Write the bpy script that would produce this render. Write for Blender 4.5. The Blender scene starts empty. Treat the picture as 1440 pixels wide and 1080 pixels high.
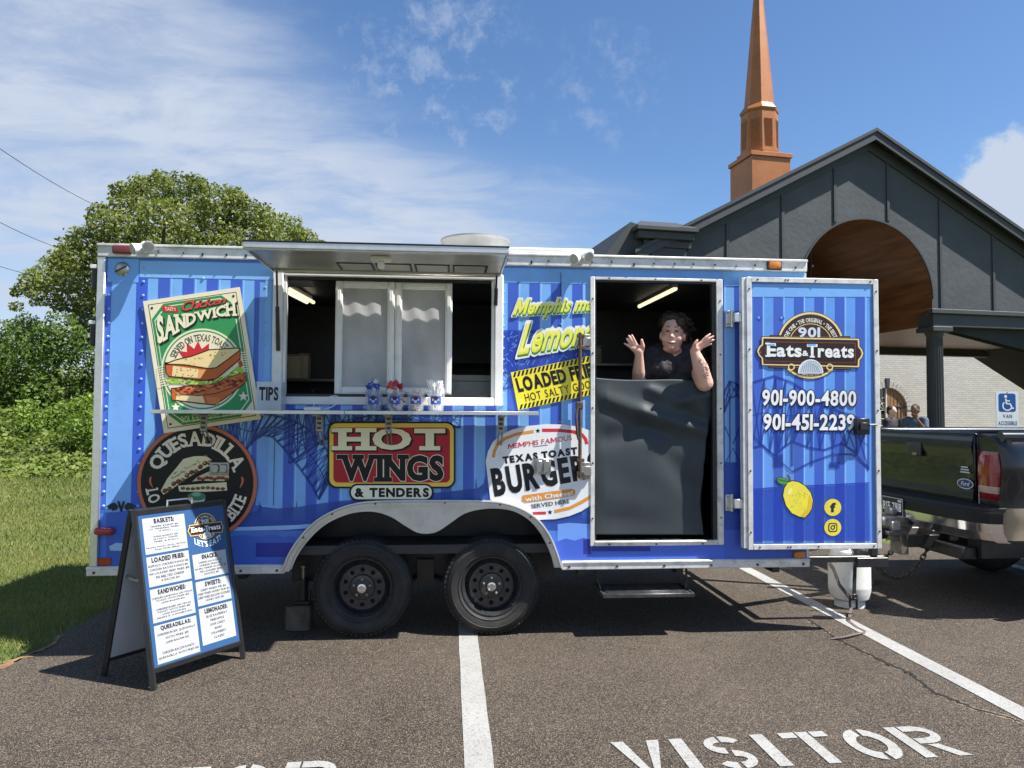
import bpy, bmesh, math, random
import numpy as np
from mathutils import Vector, Matrix
from mathutils.geometry import tessellate_polygon

scene = bpy.context.scene
COL = scene.collection
PI = math.pi
rnd = random.Random(7)

# ------------------------------------------------------------------ camera
CAM = Vector((0.0, -5.07, 1.516))
YAW, PITCH, ROLL, FOC = math.radians(4.84), math.radians(2.31), math.radians(0.3), 1040.0
fwd = Vector((math.sin(YAW) * math.cos(PITCH), math.cos(YAW) * math.cos(PITCH), math.sin(PITCH)))
rt0 = Vector((math.cos(YAW), -math.sin(YAW), 0)); up0 = rt0.cross(fwd)
rgt = rt0 * math.cos(ROLL) + up0 * math.sin(ROLL)
upv = up0 * math.cos(ROLL) - rt0 * math.sin(ROLL)
camd = bpy.data.cameras.new('camera'); cam = bpy.data.objects.new('camera', camd); COL.objects.link(cam)
camd.sensor_fit = 'HORIZONTAL'; camd.sensor_width = 36; camd.lens = 36 * FOC / 1440
camd.clip_start = 0.05; camd.clip_end = 2000
R = Matrix((rgt, upv, -fwd)).transposed()
cam.matrix_world = Matrix.Translation(CAM) @ R.to_4x4()
scene.camera = cam

# ------------------------------------------------------------------ light
SUN = Vector((0.60, -0.235, 1.0)).normalized()
world = bpy.data.worlds.new('World'); scene.world = world; world.use_nodes = True
wn, wl = world.node_tree.nodes, world.node_tree.links
bg = wn['Background']; bg.inputs['Strength'].default_value = 0.078
sky = wn.new('ShaderNodeTexSky'); sky.sky_type = 'NISHITA'; sky.sun_disc = False
sky.sun_elevation = math.asin(SUN.z); sky.sun_rotation = math.atan2(SUN.x, SUN.y)
sky.air_density = 1.0; sky.dust_density = 0.35; sky.ozone_density = 2.2
sund = bpy.data.lights.new('sun', 'SUN'); sund.energy = 5.0; sund.angle = math.radians(0.53); sund.color = (1, 0.955, 0.88)
sun = bpy.data.objects.new('sun', sund); COL.objects.link(sun)
sun.rotation_euler = (-SUN).to_track_quat('-Z', 'Y').to_euler(); sun.location = SUN * 40
scene.view_settings.view_transform = 'Standard'; scene.view_settings.look = 'None'
scene.view_settings.exposure = 1.02; scene.view_settings.gamma = 1

def build_sky():
    N = lambda t: wn.new(t)
    def math_(op, a, b=None, c=None, clamp=False):
        n = N('ShaderNodeMath'); n.operation = op; n.use_clamp = clamp
        for i, v in enumerate((a, b, c)):
            if v is None: continue
            if isinstance(v, (int, float)): n.inputs[i].default_value = v
            else: wl.new(v, n.inputs[i])
        return n.outputs[0]
    tc = N('ShaderNodeTexCoord'); sep = N('ShaderNodeSeparateXYZ'); wl.new(tc.outputs['Generated'], sep.inputs[0])
    x, y, z = sep.outputs
    zz = math_('ADD', math_('MAXIMUM', z, 0.0), 0.16)
    u, v = math_('DIVIDE', x, zz), math_('DIVIDE', y, zz)
    cmb = N('ShaderNodeCombineXYZ'); wl.new(u, cmb.inputs[0]); wl.new(v, cmb.inputs[1])
    mp = N('ShaderNodeMapping'); wl.new(cmb.outputs[0], mp.inputs[0])
    mp.inputs['Rotation'].default_value = (0, 0, math.radians(24)); mp.inputs['Scale'].default_value = (0.75, 1.35, 1)
    mp.inputs['Location'].default_value = (1.3, 0.4, 0)
    def noise(src, scale, detail, rough, dist=0.0):
        n = N('ShaderNodeTexNoise'); wl.new(src, n.inputs['Vector'])
        n.inputs['Scale'].default_value = scale; n.inputs['Detail'].default_value = detail
        n.inputs['Roughness'].default_value = rough; n.inputs['Distortion'].default_value = dist
        return n.outputs[0]
    def ramp(v, lo, hi):
        n = N('ShaderNodeMapRange'); n.interpolation_type = 'SMOOTHSTEP'; wl.new(v, n.inputs[0])
        n.inputs[1].default_value = lo; n.inputs[2].default_value = hi
        return n.outputs[0]
    big = noise(mp.outputs[0], 0.9, 3, 0.5, 0.3)
    fine = noise(mp.outputs[0], 2.8, 10, 0.66, 0.7)
    streak = noise(mp.outputs[0], 9.0, 6, 0.6, 0.4)
    # veil: thicker low and towards the left (-x)
    dirx = math_('MULTIPLY', x, -1.05)
    low = math_('MULTIPLY', math_('SUBTRACT', 0.45, z), 1.9)
    veil = math_('ADD', math_('ADD', dirx, low), math_('MULTIPLY', math_('SUBTRACT', big, 0.5), 0.9))
    veil = ramp(veil, -0.10, 0.50)
    tex = math_('ADD', math_('MULTIPLY', fine, 0.8), math_('MULTIPLY', streak, 0.25))
    wisp = ramp(math_('ADD', tex, math_('MULTIPLY', veil, 0.22)), 0.58, 0.84)
    cl = math_('MULTIPLY', math_('ADD', math_('MULTIPLY', veil, 0.53), math_('MULTIPLY', wisp, 0.46)), veil, clamp=True)
    # small fleecy patch high in the middle
    puff = noise(tc.outputs['Generated'], 26, 10, 0.66, 0.15)
    def spot(px, py, c0, c1):
        d = N('ShaderNodeVectorMath'); d.operation = 'DOT_PRODUCT'; wl.new(tc.outputs['Generated'], d.inputs[0])
        d.inputs[1].default_value = (fwd * FOC + rgt * (px - 720) + upv * (540 - py)).normalized()
        return ramp(math_('ADD', d.outputs['Value'], math_('MULTIPLY', math_('SUBTRACT', puff, 0.5), (1 - c0) * 1.6)), c0, c1)
    for px, py, c0, c1, k in ((620, 100, 0.9915, 0.9998, 0.40), (520, 118, 0.9955, 0.9999, 0.30), (850, 128, 0.9962, 0.9999, 0.26), (685, 100, 0.9990, 0.99995, 0.42)):
        cl = math_('MAXIMUM', cl, math_('MULTIPLY', math_('MULTIPLY', spot(px, py, c0, c1), ramp(puff, 0.44, 0.70)), k))
    # one bright cumulus above the right of the church
    for px, py, c0, c1 in ((1440, 275, 0.9972, 0.9985), (1405, 283, 0.9986, 0.9994), (1500, 300, 0.994, 0.997)):
        cl = math_('MAXIMUM', cl, math_('MULTIPLY', spot(px, py, c0, c1), 0.95))
    hs = N('ShaderNodeHueSaturation'); hs.inputs['Saturation'].default_value = 1.10; hs.inputs['Value'].default_value = 1.0
    wl.new(sky.outputs[0], hs.inputs['Color'])
    tint = N('ShaderNodeMix'); tint.data_type = 'RGBA'; tint.blend_type = 'MULTIPLY'; tint.inputs[0].default_value = 1
    wl.new(hs.outputs[0], tint.inputs[6]); tint.inputs[7].default_value = (0.86, 0.93, 1.02, 1)
    mx = N('ShaderNodeMix'); mx.data_type = 'RGBA'; wl.new(cl, mx.inputs[0]); wl.new(tint.outputs[2], mx.inputs[6])
    mx.inputs[7].default_value = (3.8, 4.3, 5.2, 1)
    wl.new(mx.outputs[2], bg.inputs['Color'])
build_sky()

# ------------------------------------------------------------------ helpers
def ray(px, py): return fwd * FOC + rgt * (px - 720) + upv * (540 - py)
def on_y(px, py, Y=0.0):
    d = ray(px, py); return CAM + d * ((Y - CAM.y) / d.y)
def on_x(px, py, X):
    d = ray(px, py); return CAM + d * ((X - CAM.x) / d.x)
def on_g(px, py, Z=0.0):
    d = ray(px, py); return CAM + d * ((Z - CAM.z) / d.z)

def lin(c):
    c = c / 255.0
    return c / 12.92 if c <= 0.04045 else ((c + 0.055) / 1.055) ** 2.4
def S(r, g, b, k=1.0): return (lin(r) * k, lin(g) * k, lin(b) * k, 1.0)

def tag(o, label=None, cat=None, group=None, kind=None):
    if label: o['label'] = label
    if cat: o['category'] = cat
    if group: o['group'] = group
    if kind: o['kind'] = kind
    return o
def empty(name, loc=(0, 0, 0), label=None, cat=None, group=None, rz=0.0):
    o = bpy.data.objects.new(name, None); COL.objects.link(o); o.location = loc; o.rotation_euler = (0, 0, rz)
    o.empty_display_size = 0.1
    return tag(o, label, cat, group)
def kids(o): return [c for c in bpy.data.objects if c.parent == o]
def copy_tree(o, parent=None):
    c = o.copy(); COL.objects.link(c)
    if parent is not None: c.parent = parent
    for ch in kids(o): copy_tree(ch, c)
    return c

# ------------------------------------------------------------------ materials
def mat(name, col, rough=0.5, metal=0.0, var=0.12, vscale=8.0, bump=0.0, bscale=60.0, spec=0.5, attr=False, alpha=False,
        dirt=None, dirt_amt=0.5, dscale=2.5, coat=0.0, emit=None, trans=0.0, rvar=0.0):
    m = bpy.data.materials.new(name); m.use_nodes = True
    n, l = m.node_tree.nodes, m.node_tree.links
    b = n['Principled BSDF']
    b.inputs['Roughness'].default_value = rough; b.inputs['Metallic'].default_value = metal
    b.inputs['Specular IOR Level'].default_value = spec; b.inputs['Coat Weight'].default_value = coat
    tc = n.new('ShaderNodeTexCoord'); g = n.new('ShaderNodeNewGeometry')
    pos = g.outputs['Position']
    if attr:
        a = n.new('ShaderNodeVertexColor'); a.layer_name = 'Col'; src = a.outputs['Color']
        if alpha: l.new(a.outputs['Alpha'], b.inputs['Alpha'])
    else:
        r = n.new('ShaderNodeRGB'); r.outputs[0].default_value = (col[0], col[1], col[2], 1); src = r.outputs[0]
    if var > 0:
        t = n.new('ShaderNodeTexNoise'); l.new(pos, t.inputs['Vector']); t.inputs['Scale'].default_value = vscale
        t.inputs['Detail'].default_value = 6; t.inputs['Roughness'].default_value = 0.62
        mr = n.new('ShaderNodeMapRange'); l.new(t.outputs[0], mr.inputs[0]); mr.inputs[1].default_value = 0.3; mr.inputs[2].default_value = 0.7
        mr.inputs[3].default_value = 1 - var; mr.inputs[4].default_value = 1 + var
        mu = n.new('ShaderNodeVectorMath'); mu.operation = 'SCALE'; l.new(src, mu.inputs[0]); l.new(mr.outputs[0], mu.inputs['Scale'])
        src = mu.outputs[0]
    if dirt:
        t = n.new('ShaderNodeTexNoise'); l.new(pos, t.inputs['Vector']); t.inputs['Scale'].default_value = dscale
        t.inputs['Detail'].default_value = 8; t.inputs['Roughness'].default_value = 0.7
        mr = n.new('ShaderNodeMapRange'); l.new(t.outputs[0], mr.inputs[0]); mr.inputs[1].default_value = 0.5; mr.inputs[2].default_value = 0.72
        mr.inputs[3].default_value = 0; mr.inputs[4].default_value = dirt_amt
        mx = n.new('ShaderNodeMix'); mx.data_type = 'RGBA'; l.new(mr.outputs[0], mx.inputs[0]); l.new(src, mx.inputs[6])
        mx.inputs[7].default_value = (dirt[0], dirt[1], dirt[2], 1); src = mx.outputs[2]
    l.new(src, b.inputs['Base Color'])
    if rvar:
        t = n.new('ShaderNodeTexNoise'); l.new(pos, t.inputs['Vector']); t.inputs['Scale'].default_value = 5; t.inputs['Detail'].default_value = 5
        mr = n.new('ShaderNodeMapRange'); l.new(t.outputs[0], mr.inputs[0]); mr.inputs[1].default_value = 0.3; mr.inputs[2].default_value = 0.7
        mr.inputs[3].default_value = rough - rvar; mr.inputs[4].default_value = rough + rvar; l.new(mr.outputs[0], b.inputs['Roughness'])
    if bump:
        t = n.new('ShaderNodeTexNoise'); l.new(pos, t.inputs['Vector']); t.inputs['Scale'].default_value = bscale; t.inputs['Detail'].default_value = 5
        bp = n.new('ShaderNodeBump'); bp.inputs['Strength'].default_value = bump; bp.inputs['Distance'].default_value = 0.01
        l.new(t.outputs[0], bp.inputs['Height']); l.new(bp.outputs[0], b.inputs['Normal'])
    if emit:
        b.inputs['Emission Color'].default_value = (emit[0], emit[1], emit[2], 1); b.inputs['Emission Strength'].default_value = emit[3]
    if trans:
        b.inputs['Transmission Weight'].default_value = trans
    return m

MT = {}
MT['print'] = mat('vinyl_print', None, 0.36, var=0.06, vscale=1.6, dirt=(0.10, 0.115, 0.15), dirt_amt=0.22, dscale=3.5, bump=0.04, bscale=2.2, attr=True, alpha=True, spec=0.4, rvar=0.06)
MT['dibond'] = mat('printed_board', None, 0.45, var=0.04, vscale=3, attr=True, alpha=True, spec=0.35)
MT['alu'] = mat('aluminium', (0.72, 0.71, 0.68), 0.45, 0.2, 0.12, 14, dirt=(0.22, 0.2, 0.17), dirt_amt=0.55, dscale=9)
MT['alu_clean'] = mat('brushed_aluminium', (0.66, 0.66, 0.65), 0.36, 0.75, 0.08, 12, dirt=(0.3, 0.29, 0.27), dirt_amt=0.35, dscale=5)
MT['fender'] = mat('fender_aluminium', (0.60, 0.60, 0.58), 0.40, 0.65, 0.10, 6, dirt=(0.3, 0.28, 0.25), dirt_amt=0.5, dscale=4)
MT['white'] = mat('white_paint', (0.76, 0.76, 0.74), 0.4, 0, 0.05, 5, dirt=(0.42, 0.4, 0.35), dirt_amt=0.35, dscale=7)
MT['black'] = mat('black_plastic', (0.018, 0.018, 0.02), 0.45, 0, 0.25, 9)
MT['blacksteel'] = mat('black_painted_steel', (0.016, 0.017, 0.019), 0.38, 0.0, 0.3, 14, rvar=0.1, dirt=(0.06, 0.055, 0.05), dirt_amt=0.4, dscale=12)
MT['rubber'] = mat('tyre_rubber', (0.017, 0.0165, 0.016), 0.7, 0, 0.25, 10, bump=0.25, bscale=90, dirt=(0.05, 0.044, 0.038), dirt_amt=0.6, dscale=5)
MT['chrome'] = mat('chrome', (0.8, 0.8, 0.8), 0.12, 1.0, 0.04, 5)
MT['steel'] = mat('weathered_steel', (0.33, 0.32, 0.30), 0.45, 0.7, 0.25, 20, dirt=(0.16, 0.11, 0.07), dirt_amt=0.6, dscale=14)
MT['rust'] = mat('rusty_steel', (0.10, 0.07, 0.05), 0.7, 0.3, 0.4, 30)
MT['inside'] = mat('kitchen_panel', (0.10, 0.105, 0.13), 0.45, 0.1, 0.2, 4)
MT['inside_floor'] = mat('kitchen_floor', (0.03, 0.03, 0.03), 0.6, 0, 0.2, 10)
MT['stainless'] = mat('stainless_steel', (0.38, 0.38, 0.38), 0.35, 0.9, 0.15, 6)
MT['red_lens'] = mat('red_lens', (0.38, 0.012, 0.012), 0.18, 0, 0.12, 40, coat=0.6)
MT['dull_red_lens'] = mat('faded_red_lens', (0.16, 0.03, 0.035), 0.4, 0, 0.2, 60)
MT['amber'] = mat('amber_lens', (0.6, 0.2, 0.02), 0.2, 0, 0.2, 60, coat=0.5)
MT['screen'] = mat('insect_screen', (0.40, 0.40, 0.41), 0.8, 0, 0.25, 2.2, bump=0.2, bscale=300)
MT['rivet'] = mat('rivet_blue', (0.25, 0.43, 0.75), 0.35, 0.2, 0.1, 8)

# ------------------------------------------------------------------ mesh builder
class MB:
    def __init__(self):
        self.v = []; self.f = []; self.mi = []; self.cl = []; self.cur = 0; self.col = (1, 1, 1, 1)
    def add(self, verts, faces):
        o = len(self.v); self.v += [tuple(p) for p in verts]
        for f in faces:
            self.f.append([i + o for i in f]); self.mi.append(self.cur); self.cl.append(self.col)
        return self
    def m(self, i): self.cur = i; return self
    def bm_add(self, bm):
        bm.verts.index_update(); self.add([v.co for v in bm.verts], [[v.index for v in f.verts] for f in bm.faces]); bm.free(); return self
    def box(self, a, b, bev=0.0, rot=None, seg=1):
        a, b = Vector(a), Vector(b); bm = bmesh.new(); bmesh.ops.create_cube(bm, size=1)
        c, s = (a + b) / 2, b - a
        for v in bm.verts: v.co = Vector((v.co.x * s.x, v.co.y * s.y, v.co.z * s.z))
        if bev: bmesh.ops.bevel(bm, geom=bm.edges[:], offset=min(bev, 0.45 * min(abs(s.x), abs(s.y), abs(s.z))), segments=seg, affect='EDGES', profile=0.5)
        for v in bm.verts:
            if rot is not None: v.co = rot @ v.co
            v.co += c
        return self.bm_add(bm)
    def cyl(self, p0, p1, r0, r1=None, n=16, cap=True):
        r1 = r0 if r1 is None else r1; p0, p1 = Vector(p0), Vector(p1); d = (p1 - p0).normalized()
        a = d.orthogonal().normalized(); b = d.cross(a); vs = []; fs = []
        for p, r in ((p0, r0), (p1, r1)):
            for i in range(n):
                t = 2 * PI * i / n; vs.append(p + a * (r * math.cos(t)) + b * (r * math.sin(t)))
        for i in range(n): fs.append([i, (i + 1) % n, n + (i + 1) % n, n + i])
        if cap: fs += [list(range(n))[::-1], list(range(n, 2 * n))]
        return self.add(vs, fs)
    def tube(self, pts, r, n=8, cap=True, rr=None):
        pts = [Vector(p) for p in pts]; vs = []; fs = []; k = len(pts); prev = None
        for i, p in enumerate(pts):
            d = (pts[min(i + 1, k - 1)] - pts[max(i - 1, 0)]).normalized()
            if prev is None: a = d.orthogonal().normalized()
            else:
                a = prev - d * prev.dot(d)
                a = a.normalized() if a.length > 1e-6 else d.orthogonal().normalized()
            prev = a; b = d.cross(a); q = rr[i] if rr else r
            for j in range(n):
                t = 2 * PI * j / n; vs.append(p + a * (q * math.cos(t)) + b * (q * math.sin(t)))
        for i in range(k - 1):
            for j in range(n): fs.append([i * n + j, i * n + (j + 1) % n, (i + 1) * n + (j + 1) % n, (i + 1) * n + j])
        if cap: fs += [list(range(n))[::-1], list(range((k - 1) * n, k * n))]
        return self.add(vs, fs)
    def lathe(self, prof, o, axis='z', n=24, closed=False, cap=True):
        # prof: (radius, height along axis)
        o = Vector(o); vs = []; fs = []; k = len(prof)
        for r, h in prof:
            for j in range(n):
                t = 2 * PI * j / n; c, s = r * math.cos(t), r * math.sin(t)
                vs.append(o + (Vector((c, s, h)) if axis == 'z' else Vector((c, h, s)) if axis == 'y' else Vector((h, c, s))))
        for i in range(k - 1 + (1 if closed else 0)):
            for j in range(n):
                i2 = (i + 1) % k
                fs.append([i * n + j, i * n + (j + 1) % n, i2 * n + (j + 1) % n, i2 * n + j])
        if not closed and cap:
            if prof[0][0] > 1e-5: fs.append(list(range(n))[::-1])
            if prof[-1][0] > 1e-5: fs.append(list(range((k - 1) * n, k * n)))
        return self.add(vs, fs)
    def prism(self, loops, fn, d0, d1):
        # loops: outer + holes of 2-D points; fn(u, v, d) -> 3-D point
        L = [[Vector((p[0], p[1], 0)) for p in lp] for lp in loops]
        tri = tessellate_polygon(L); flat = [p for lp in L for p in lp]; n = len(flat)
        vs = [fn(p.x, p.y, d0) for p in flat] + [fn(p.x, p.y, d1) for p in flat]
        fs = [list(t) for t in tri] + [[i + n for i in t[::-1]] for t in tri]
        o = 0
        for lp in L:
            k = len(lp)
            for i in range(k): fs.append([o + i, o + (i + 1) % k, n + o + (i + 1) % k, n + o + i])
            o += k
        return self.add(vs, fs)
    def ball(self, c, r, s=(1, 1, 1), sub=2, rot=None):
        bm = bmesh.new(); bmesh.ops.create_icosphere(bm, subdivisions=sub, radius=r)
        for v in bm.verts:
            p = Vector((v.co.x * s[0], v.co.y * s[1], v.co.z * s[2])); v.co = (rot @ p if rot is not None else p) + Vector(c)
        return self.bm_add(bm)
    def build(self, name, mats, parent=None, smooth=38, col=False, recalc=True):
        me = bpy.data.meshes.new(name); me.from_pydata(self.v, [], self.f)
        if not isinstance(mats, (list, tuple)): mats = [mats]
        for q in mats: me.materials.append(MT[q] if isinstance(q, str) else q)
        me.polygons.foreach_set('material_index', self.mi)
        if col:
            at = me.color_attributes.new('Col', 'FLOAT_COLOR', 'CORNER')
            arr = np.repeat(np.array(self.cl, dtype=np.float32), [len(f) for f in self.f], axis=0)
            at.data.foreach_set('color', arr.ravel())
        if recalc:
            bm = bmesh.new(); bm.from_mesh(me); bmesh.ops.recalc_face_normals(bm, faces=bm.faces[:]); bm.to_mesh(me); bm.free()
        if smooth:
            me.polygons.foreach_set('use_smooth', [True] * len(me.polygons)); me.set_sharp_from_angle(angle=math.radians(smooth))
        me.update()
        o = bpy.data.objects.new(name, me); COL.objects.link(o)
        if parent is not None: o.parent = parent
        return o

def XYZ(x, z, y): return Vector((x, y, z))      # 2-D outlines drawn in the X-Z plane

# ------------------------------------------------------------------ lettering
_gc = {}
def glyph(ch, off=0.0):
    key = (ch, round(off, 4))
    if key in _gc: return _gc[key]
    if ch == 'M':                                               # a wide capital with a deep notch, so that it stays legible when bold
        cu = bpy.data.curves.new('t', 'CURVE'); cu.dimensions = '2D'; cu.fill_mode = 'FRONT'; cu.offset = off; sp = cu.splines.new('POLY')
        P = [(0, 0), (.03, .7), (.17, .7), (.40, .26), (.63, .7), (.77, .7), (.80, 0), (.66, 0), (.64, .42), (.43, .06), (.37, .06), (.16, .42), (.14, 0)]
        sp.points.add(len(P) - 1); sp.use_cyclic_u = True
        for q, (x, y) in zip(sp.points, P): q.co = (x, y, 0, 1)
        o = bpy.data.objects.new('t', cu); me = bpy.data.meshes.new_from_object(o); vs = [(v.co.x, v.co.y) for v in me.vertices]; fs = [list(p.vertices) for p in me.polygons]
        bpy.data.objects.remove(o); bpy.data.curves.remove(cu); bpy.data.meshes.remove(me); _gc[key] = (vs, fs); return _gc[key]
    cu = bpy.data.curves.new('t', 'FONT'); cu.body = ch; cu.size = 1.0; cu.offset = off; cu.resolution_u = 3; cu.fill_mode = 'FRONT'
    o = bpy.data.objects.new('t', cu); me = bpy.data.meshes.new_from_object(o)
    vs = [(v.co.x, v.co.y) for v in me.vertices]; fs = [list(p.vertices) for p in me.polygons]
    bpy.data.objects.remove(o); bpy.data.curves.remove(cu); bpy.data.meshes.remove(me)
    _gc[key] = (vs, fs); return _gc[key]
SERIF = {'H': 'lb lt rb rt', 'I': 'cb ct', 'T': 'cb', 'N': 'lb lt rt', 'W': 'lt ct rt', 'A': 'lb rb', 'D': 'lb lt', 'L': 'lb lt', 'E': 'lb lt',
         'U': 'lt rt', 'B': 'lb lt', 'M': 'lb rb lt rt', 'R': 'lb lt rb', 'F': 'lb lt', 'P': 'lb lt', 'X': 'lb rb lt rt', 'K': 'lb lt rb rt', 'Y': 'lt rt cb', 'V': 'lt rt'}
def layout(s, off=0.0, track=0.06, slab=0.0, shear=0.0, base_off=None):
    """glyph polygons in units where cap height is ~0.7; returns list of (verts, faces, odd) and the extent of the un-bolded line"""
    x = 0.0; out = []; sn = 0; lo = 9; hi = -9
    for k, ch in enumerate(s):
        if ch == ' ': x += 0.26 + track; continue
        vb, _ = glyph(ch, base_off if base_off is not None else off)
        vs, fs = glyph(ch, off)
        if not vb: continue
        x0 = min(v[0] for v in vb); x1 = max(v[0] for v in vb); y0 = min(v[1] for v in vb); y1 = max(v[1] for v in vb)
        dx = x - x0
        out.append(([(v[0] + dx + shear * v[1], v[1]) for v in vs], fs, k % 2))
        if slab and ch in SERIF:
            sw = slab; xa, xb = x, x + (x1 - x0); stem = 0.075
            ctr = {'l': xa + stem, 'r': xb - stem, 'c': (xa + xb) / 2}
            if ch == 'A' or ch in 'WVXKY': ctr['l'] = xa + 0.05; ctr['r'] = xb - 0.05
            for w in SERIF[ch].split():
                c = ctr[w[0]]; yy = y0 if w[1] == 'b' else y1 - sw * 0.55
                hw = stem + sw * 0.62
                if ch in 'DBELFPR' and w[0] == 'l': a, b = c - hw, c + stem
                else: a, b = c - hw, c + hw
                e = off * 0.5 if base_off is not None else 0
                sn += 1; out.append(([(a - e, yy - e), (b + e, yy - e), (b + e, yy + sw * 0.55 + e), (a - e, yy + sw * 0.55 + e)], [[0, 1, 2, 3]], 1.4 + 0.2 * (sn % 7)))
        lo = min(lo, y0); hi = max(hi, y1); x += x1 - x0 + track
    return out, (0.0, lo, x - track, hi)

class Art:
    """flat printed artwork: polygons in picture units mapped onto a real plane, each layer a hair proud of the one below"""
    def __init__(self, plane, gap=0.0009):
        self.plane = plane; self.gap = gap; self.mb = MB(); self.fr = lambda x, y: (x, y)
    def P(self, x, y, lay): return self.plane(*self.fr(x, y), lay * self.gap)
    def poly(self, pts, col, lay=1, holes=()):
        L = [[Vector((p[0], p[1], 0)) for p in lp] for lp in [pts] + list(holes)]
        flat = [p for lp in L for p in lp]; self.mb.col = col
        self.mb.add([self.P(p.x, p.y, lay) for p in flat], [list(t) for t in tessellate_polygon(L)])
    def rect(self, x0, y0, x1, y1, col, lay=1): self.poly([(x0, y0), (x1, y0), (x1, y1), (x0, y1)], col, lay)
    def rrect(self, x0, y0, x1, y1, r, col, lay=1, n=5):
        p = []
        for cx, cy, a in ((x1 - r, y1 - r, 0), (x0 + r, y1 - r, 90), (x0 + r, y0 + r, 180), (x1 - r, y0 + r, 270)):
            for i in range(n + 1):
                t = math.radians(a + 90 * i / n); p.append((cx + r * math.cos(t), cy + r * math.sin(t)))
        self.poly(p, col, lay)
    def ell(self, cx, cy, rx, ry, col, lay=1, n=40, a0=0, a1=360, rot=0.0):
        p = []; c, s = math.cos(rot), math.sin(rot)
        for i in range(n):
            t = math.radians(a0 + (a1 - a0) * i / (n if a1 - a0 >= 360 else n - 1)); x, y = rx * math.cos(t), ry * math.sin(t)
            p.append((cx + x * c - y * s, cy + x * s + y * c))
        self.poly(p, col, lay)
    def ring(self, cx, cy, rx, ry, w, col, lay=1, n=48, a0=0, a1=360):
        self.mb.col = col; vs = []; fs = []
        for i in range(n + 1):
            t = math.radians(a0 + (a1 - a0) * i / n)
            vs.append(self.P(cx + rx * math.cos(t), cy + ry * math.sin(t), lay)); vs.append(self.P(cx + (rx - w) * math.cos(t), cy + (ry - w) * math.sin(t), lay))
        for i in range(n): fs.append([2 * i, 2 * i + 1, 2 * i + 3, 2 * i + 2])
        self.mb.add(vs, fs)
    def line(self, pts, w, col, lay=1):
        self.mb.col = col; n = len(pts); vs = []
        for i, p in enumerate(pts):
            a = pts[max(i - 1, 0)]; b = pts[min(i + 1, n - 1)]; dx, dy = b[0] - a[0], b[1] - a[1]; L = math.hypot(dx, dy) or 1
            ww = w[i] if isinstance(w, (list, tuple)) else w
            nx, ny = -dy / L * ww / 2, dx / L * ww / 2; vs += [self.P(p[0] + nx, p[1] + ny, lay), self.P(p[0] - nx, p[1] - ny, lay)]
        self.mb.add(vs, [[2 * i, 2 * i + 1, 2 * i + 3, 2 * i + 2] for i in range(n - 1)])
    def star(self, cx, cy, r, col, lay=1, n=5, q=0.42, a=-90, rj=0.0):
        p = []
        for i in range(2 * n):
            t = math.radians(a + 180 * i / n); rr = r * (q if i % 2 else 1) * (1 + rj * rnd.uniform(-1, 1)); p.append((cx + rr * math.cos(t), cy + rr * math.sin(t)))
        self.poly(p, col, lay)
    def text(self, s, where, col, lay=1, off=0.0, track=0.06, slab=0.0, shear=0.0, base=None, d=(0, 0)):
        """where: quad [bottom-left, bottom-right, top-right, top-left] or a function (u, v) -> point"""
        g, (x0, y0, x1, y1) = layout(s, off, track, slab, shear, base if base is not None else off)
        if not callable(where):
            q = where
            def fn(u, v): 
                return (q[0][0] * (1 - u) * (1 - v) + q[1][0] * u * (1 - v) + q[2][0] * u * v + q[3][0] * (1 - u) * v,
                        q[0][1] * (1 - u) * (1 - v) + q[1][1] * u * (1 - v) + q[2][1] * u * v + q[3][1] * (1 - u) * v)
        else: fn = where
        self.mb.col = col
        for vs, fs, odd in g:
            pts = []
            for x, y in vs:
                p = fn((x - x0) / (x1 - x0), (y - y0) / (y1 - y0)); pts.append((p[0] + d[0], p[1] + d[1]))
            for i, f in enumerate(fs): self.mb.add([self.P(*pts[j], lay + 0.25 * odd + 0.03 * (i % 5)) for j in f], [list(range(len(f)))])
    def arc(self, cx, cy, r0, r1, a0, a1, sx=1.0):
        """text mapping along an arc: angle a0 (start) to a1 (end) in picture degrees, r0 baseline, r1 top"""
        def fn(u, v):
            t = math.radians(a0 + (a1 - a0) * u); r = r0 + (r1 - r0) * v
            return (cx + sx * r * math.cos(t), cy + r * math.sin(t))
        return fn
    def box(self, x0, y0, x1, y1): return [(x0, y1), (x1, y1), (x1, y0), (x0, y0)]
    def cut(self, poly):
        """remove what falls inside a convex polygon given in plane coordinates (x, z)"""
        bm = bmesh.new(); vs = [bm.verts.new(v) for v in self.mb.v]; cl = bm.faces.layers.int.new('c')
        for i, f in enumerate(self.mb.f):
            try: nf = bm.faces.new([vs[j] for j in f]); nf[cl] = i
            except ValueError: pass
        k = len(poly); ar = sum(poly[i][0] * poly[(i + 1) % k][1] - poly[(i + 1) % k][0] * poly[i][1] for i in range(k))
        if ar < 0: poly = poly[::-1]
        bx0, bx1 = min(p[0] for p in poly), max(p[0] for p in poly); bz0, bz1 = min(p[1] for p in poly), max(p[1] for p in poly)
        for i in range(k):
            a, b = poly[i], poly[(i + 1) % k]; nx, nz = (b[1] - a[1]), -(b[0] - a[0])
            fs = [f for f in bm.faces if max(v.co.x for v in f.verts) > bx0 and min(v.co.x for v in f.verts) < bx1 and max(v.co.z for v in f.verts) > bz0 and min(v.co.z for v in f.verts) < bz1]
            if not fs: break
            es = list({e for f in fs for e in f.edges}); vv = list({v for f in fs for v in f.verts})
            bmesh.ops.bisect_plane(bm, geom=fs + es + vv, plane_co=(a[0], 0, a[1]), plane_no=(nx, 0, nz), dist=1e-6)
        dead = []
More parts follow.
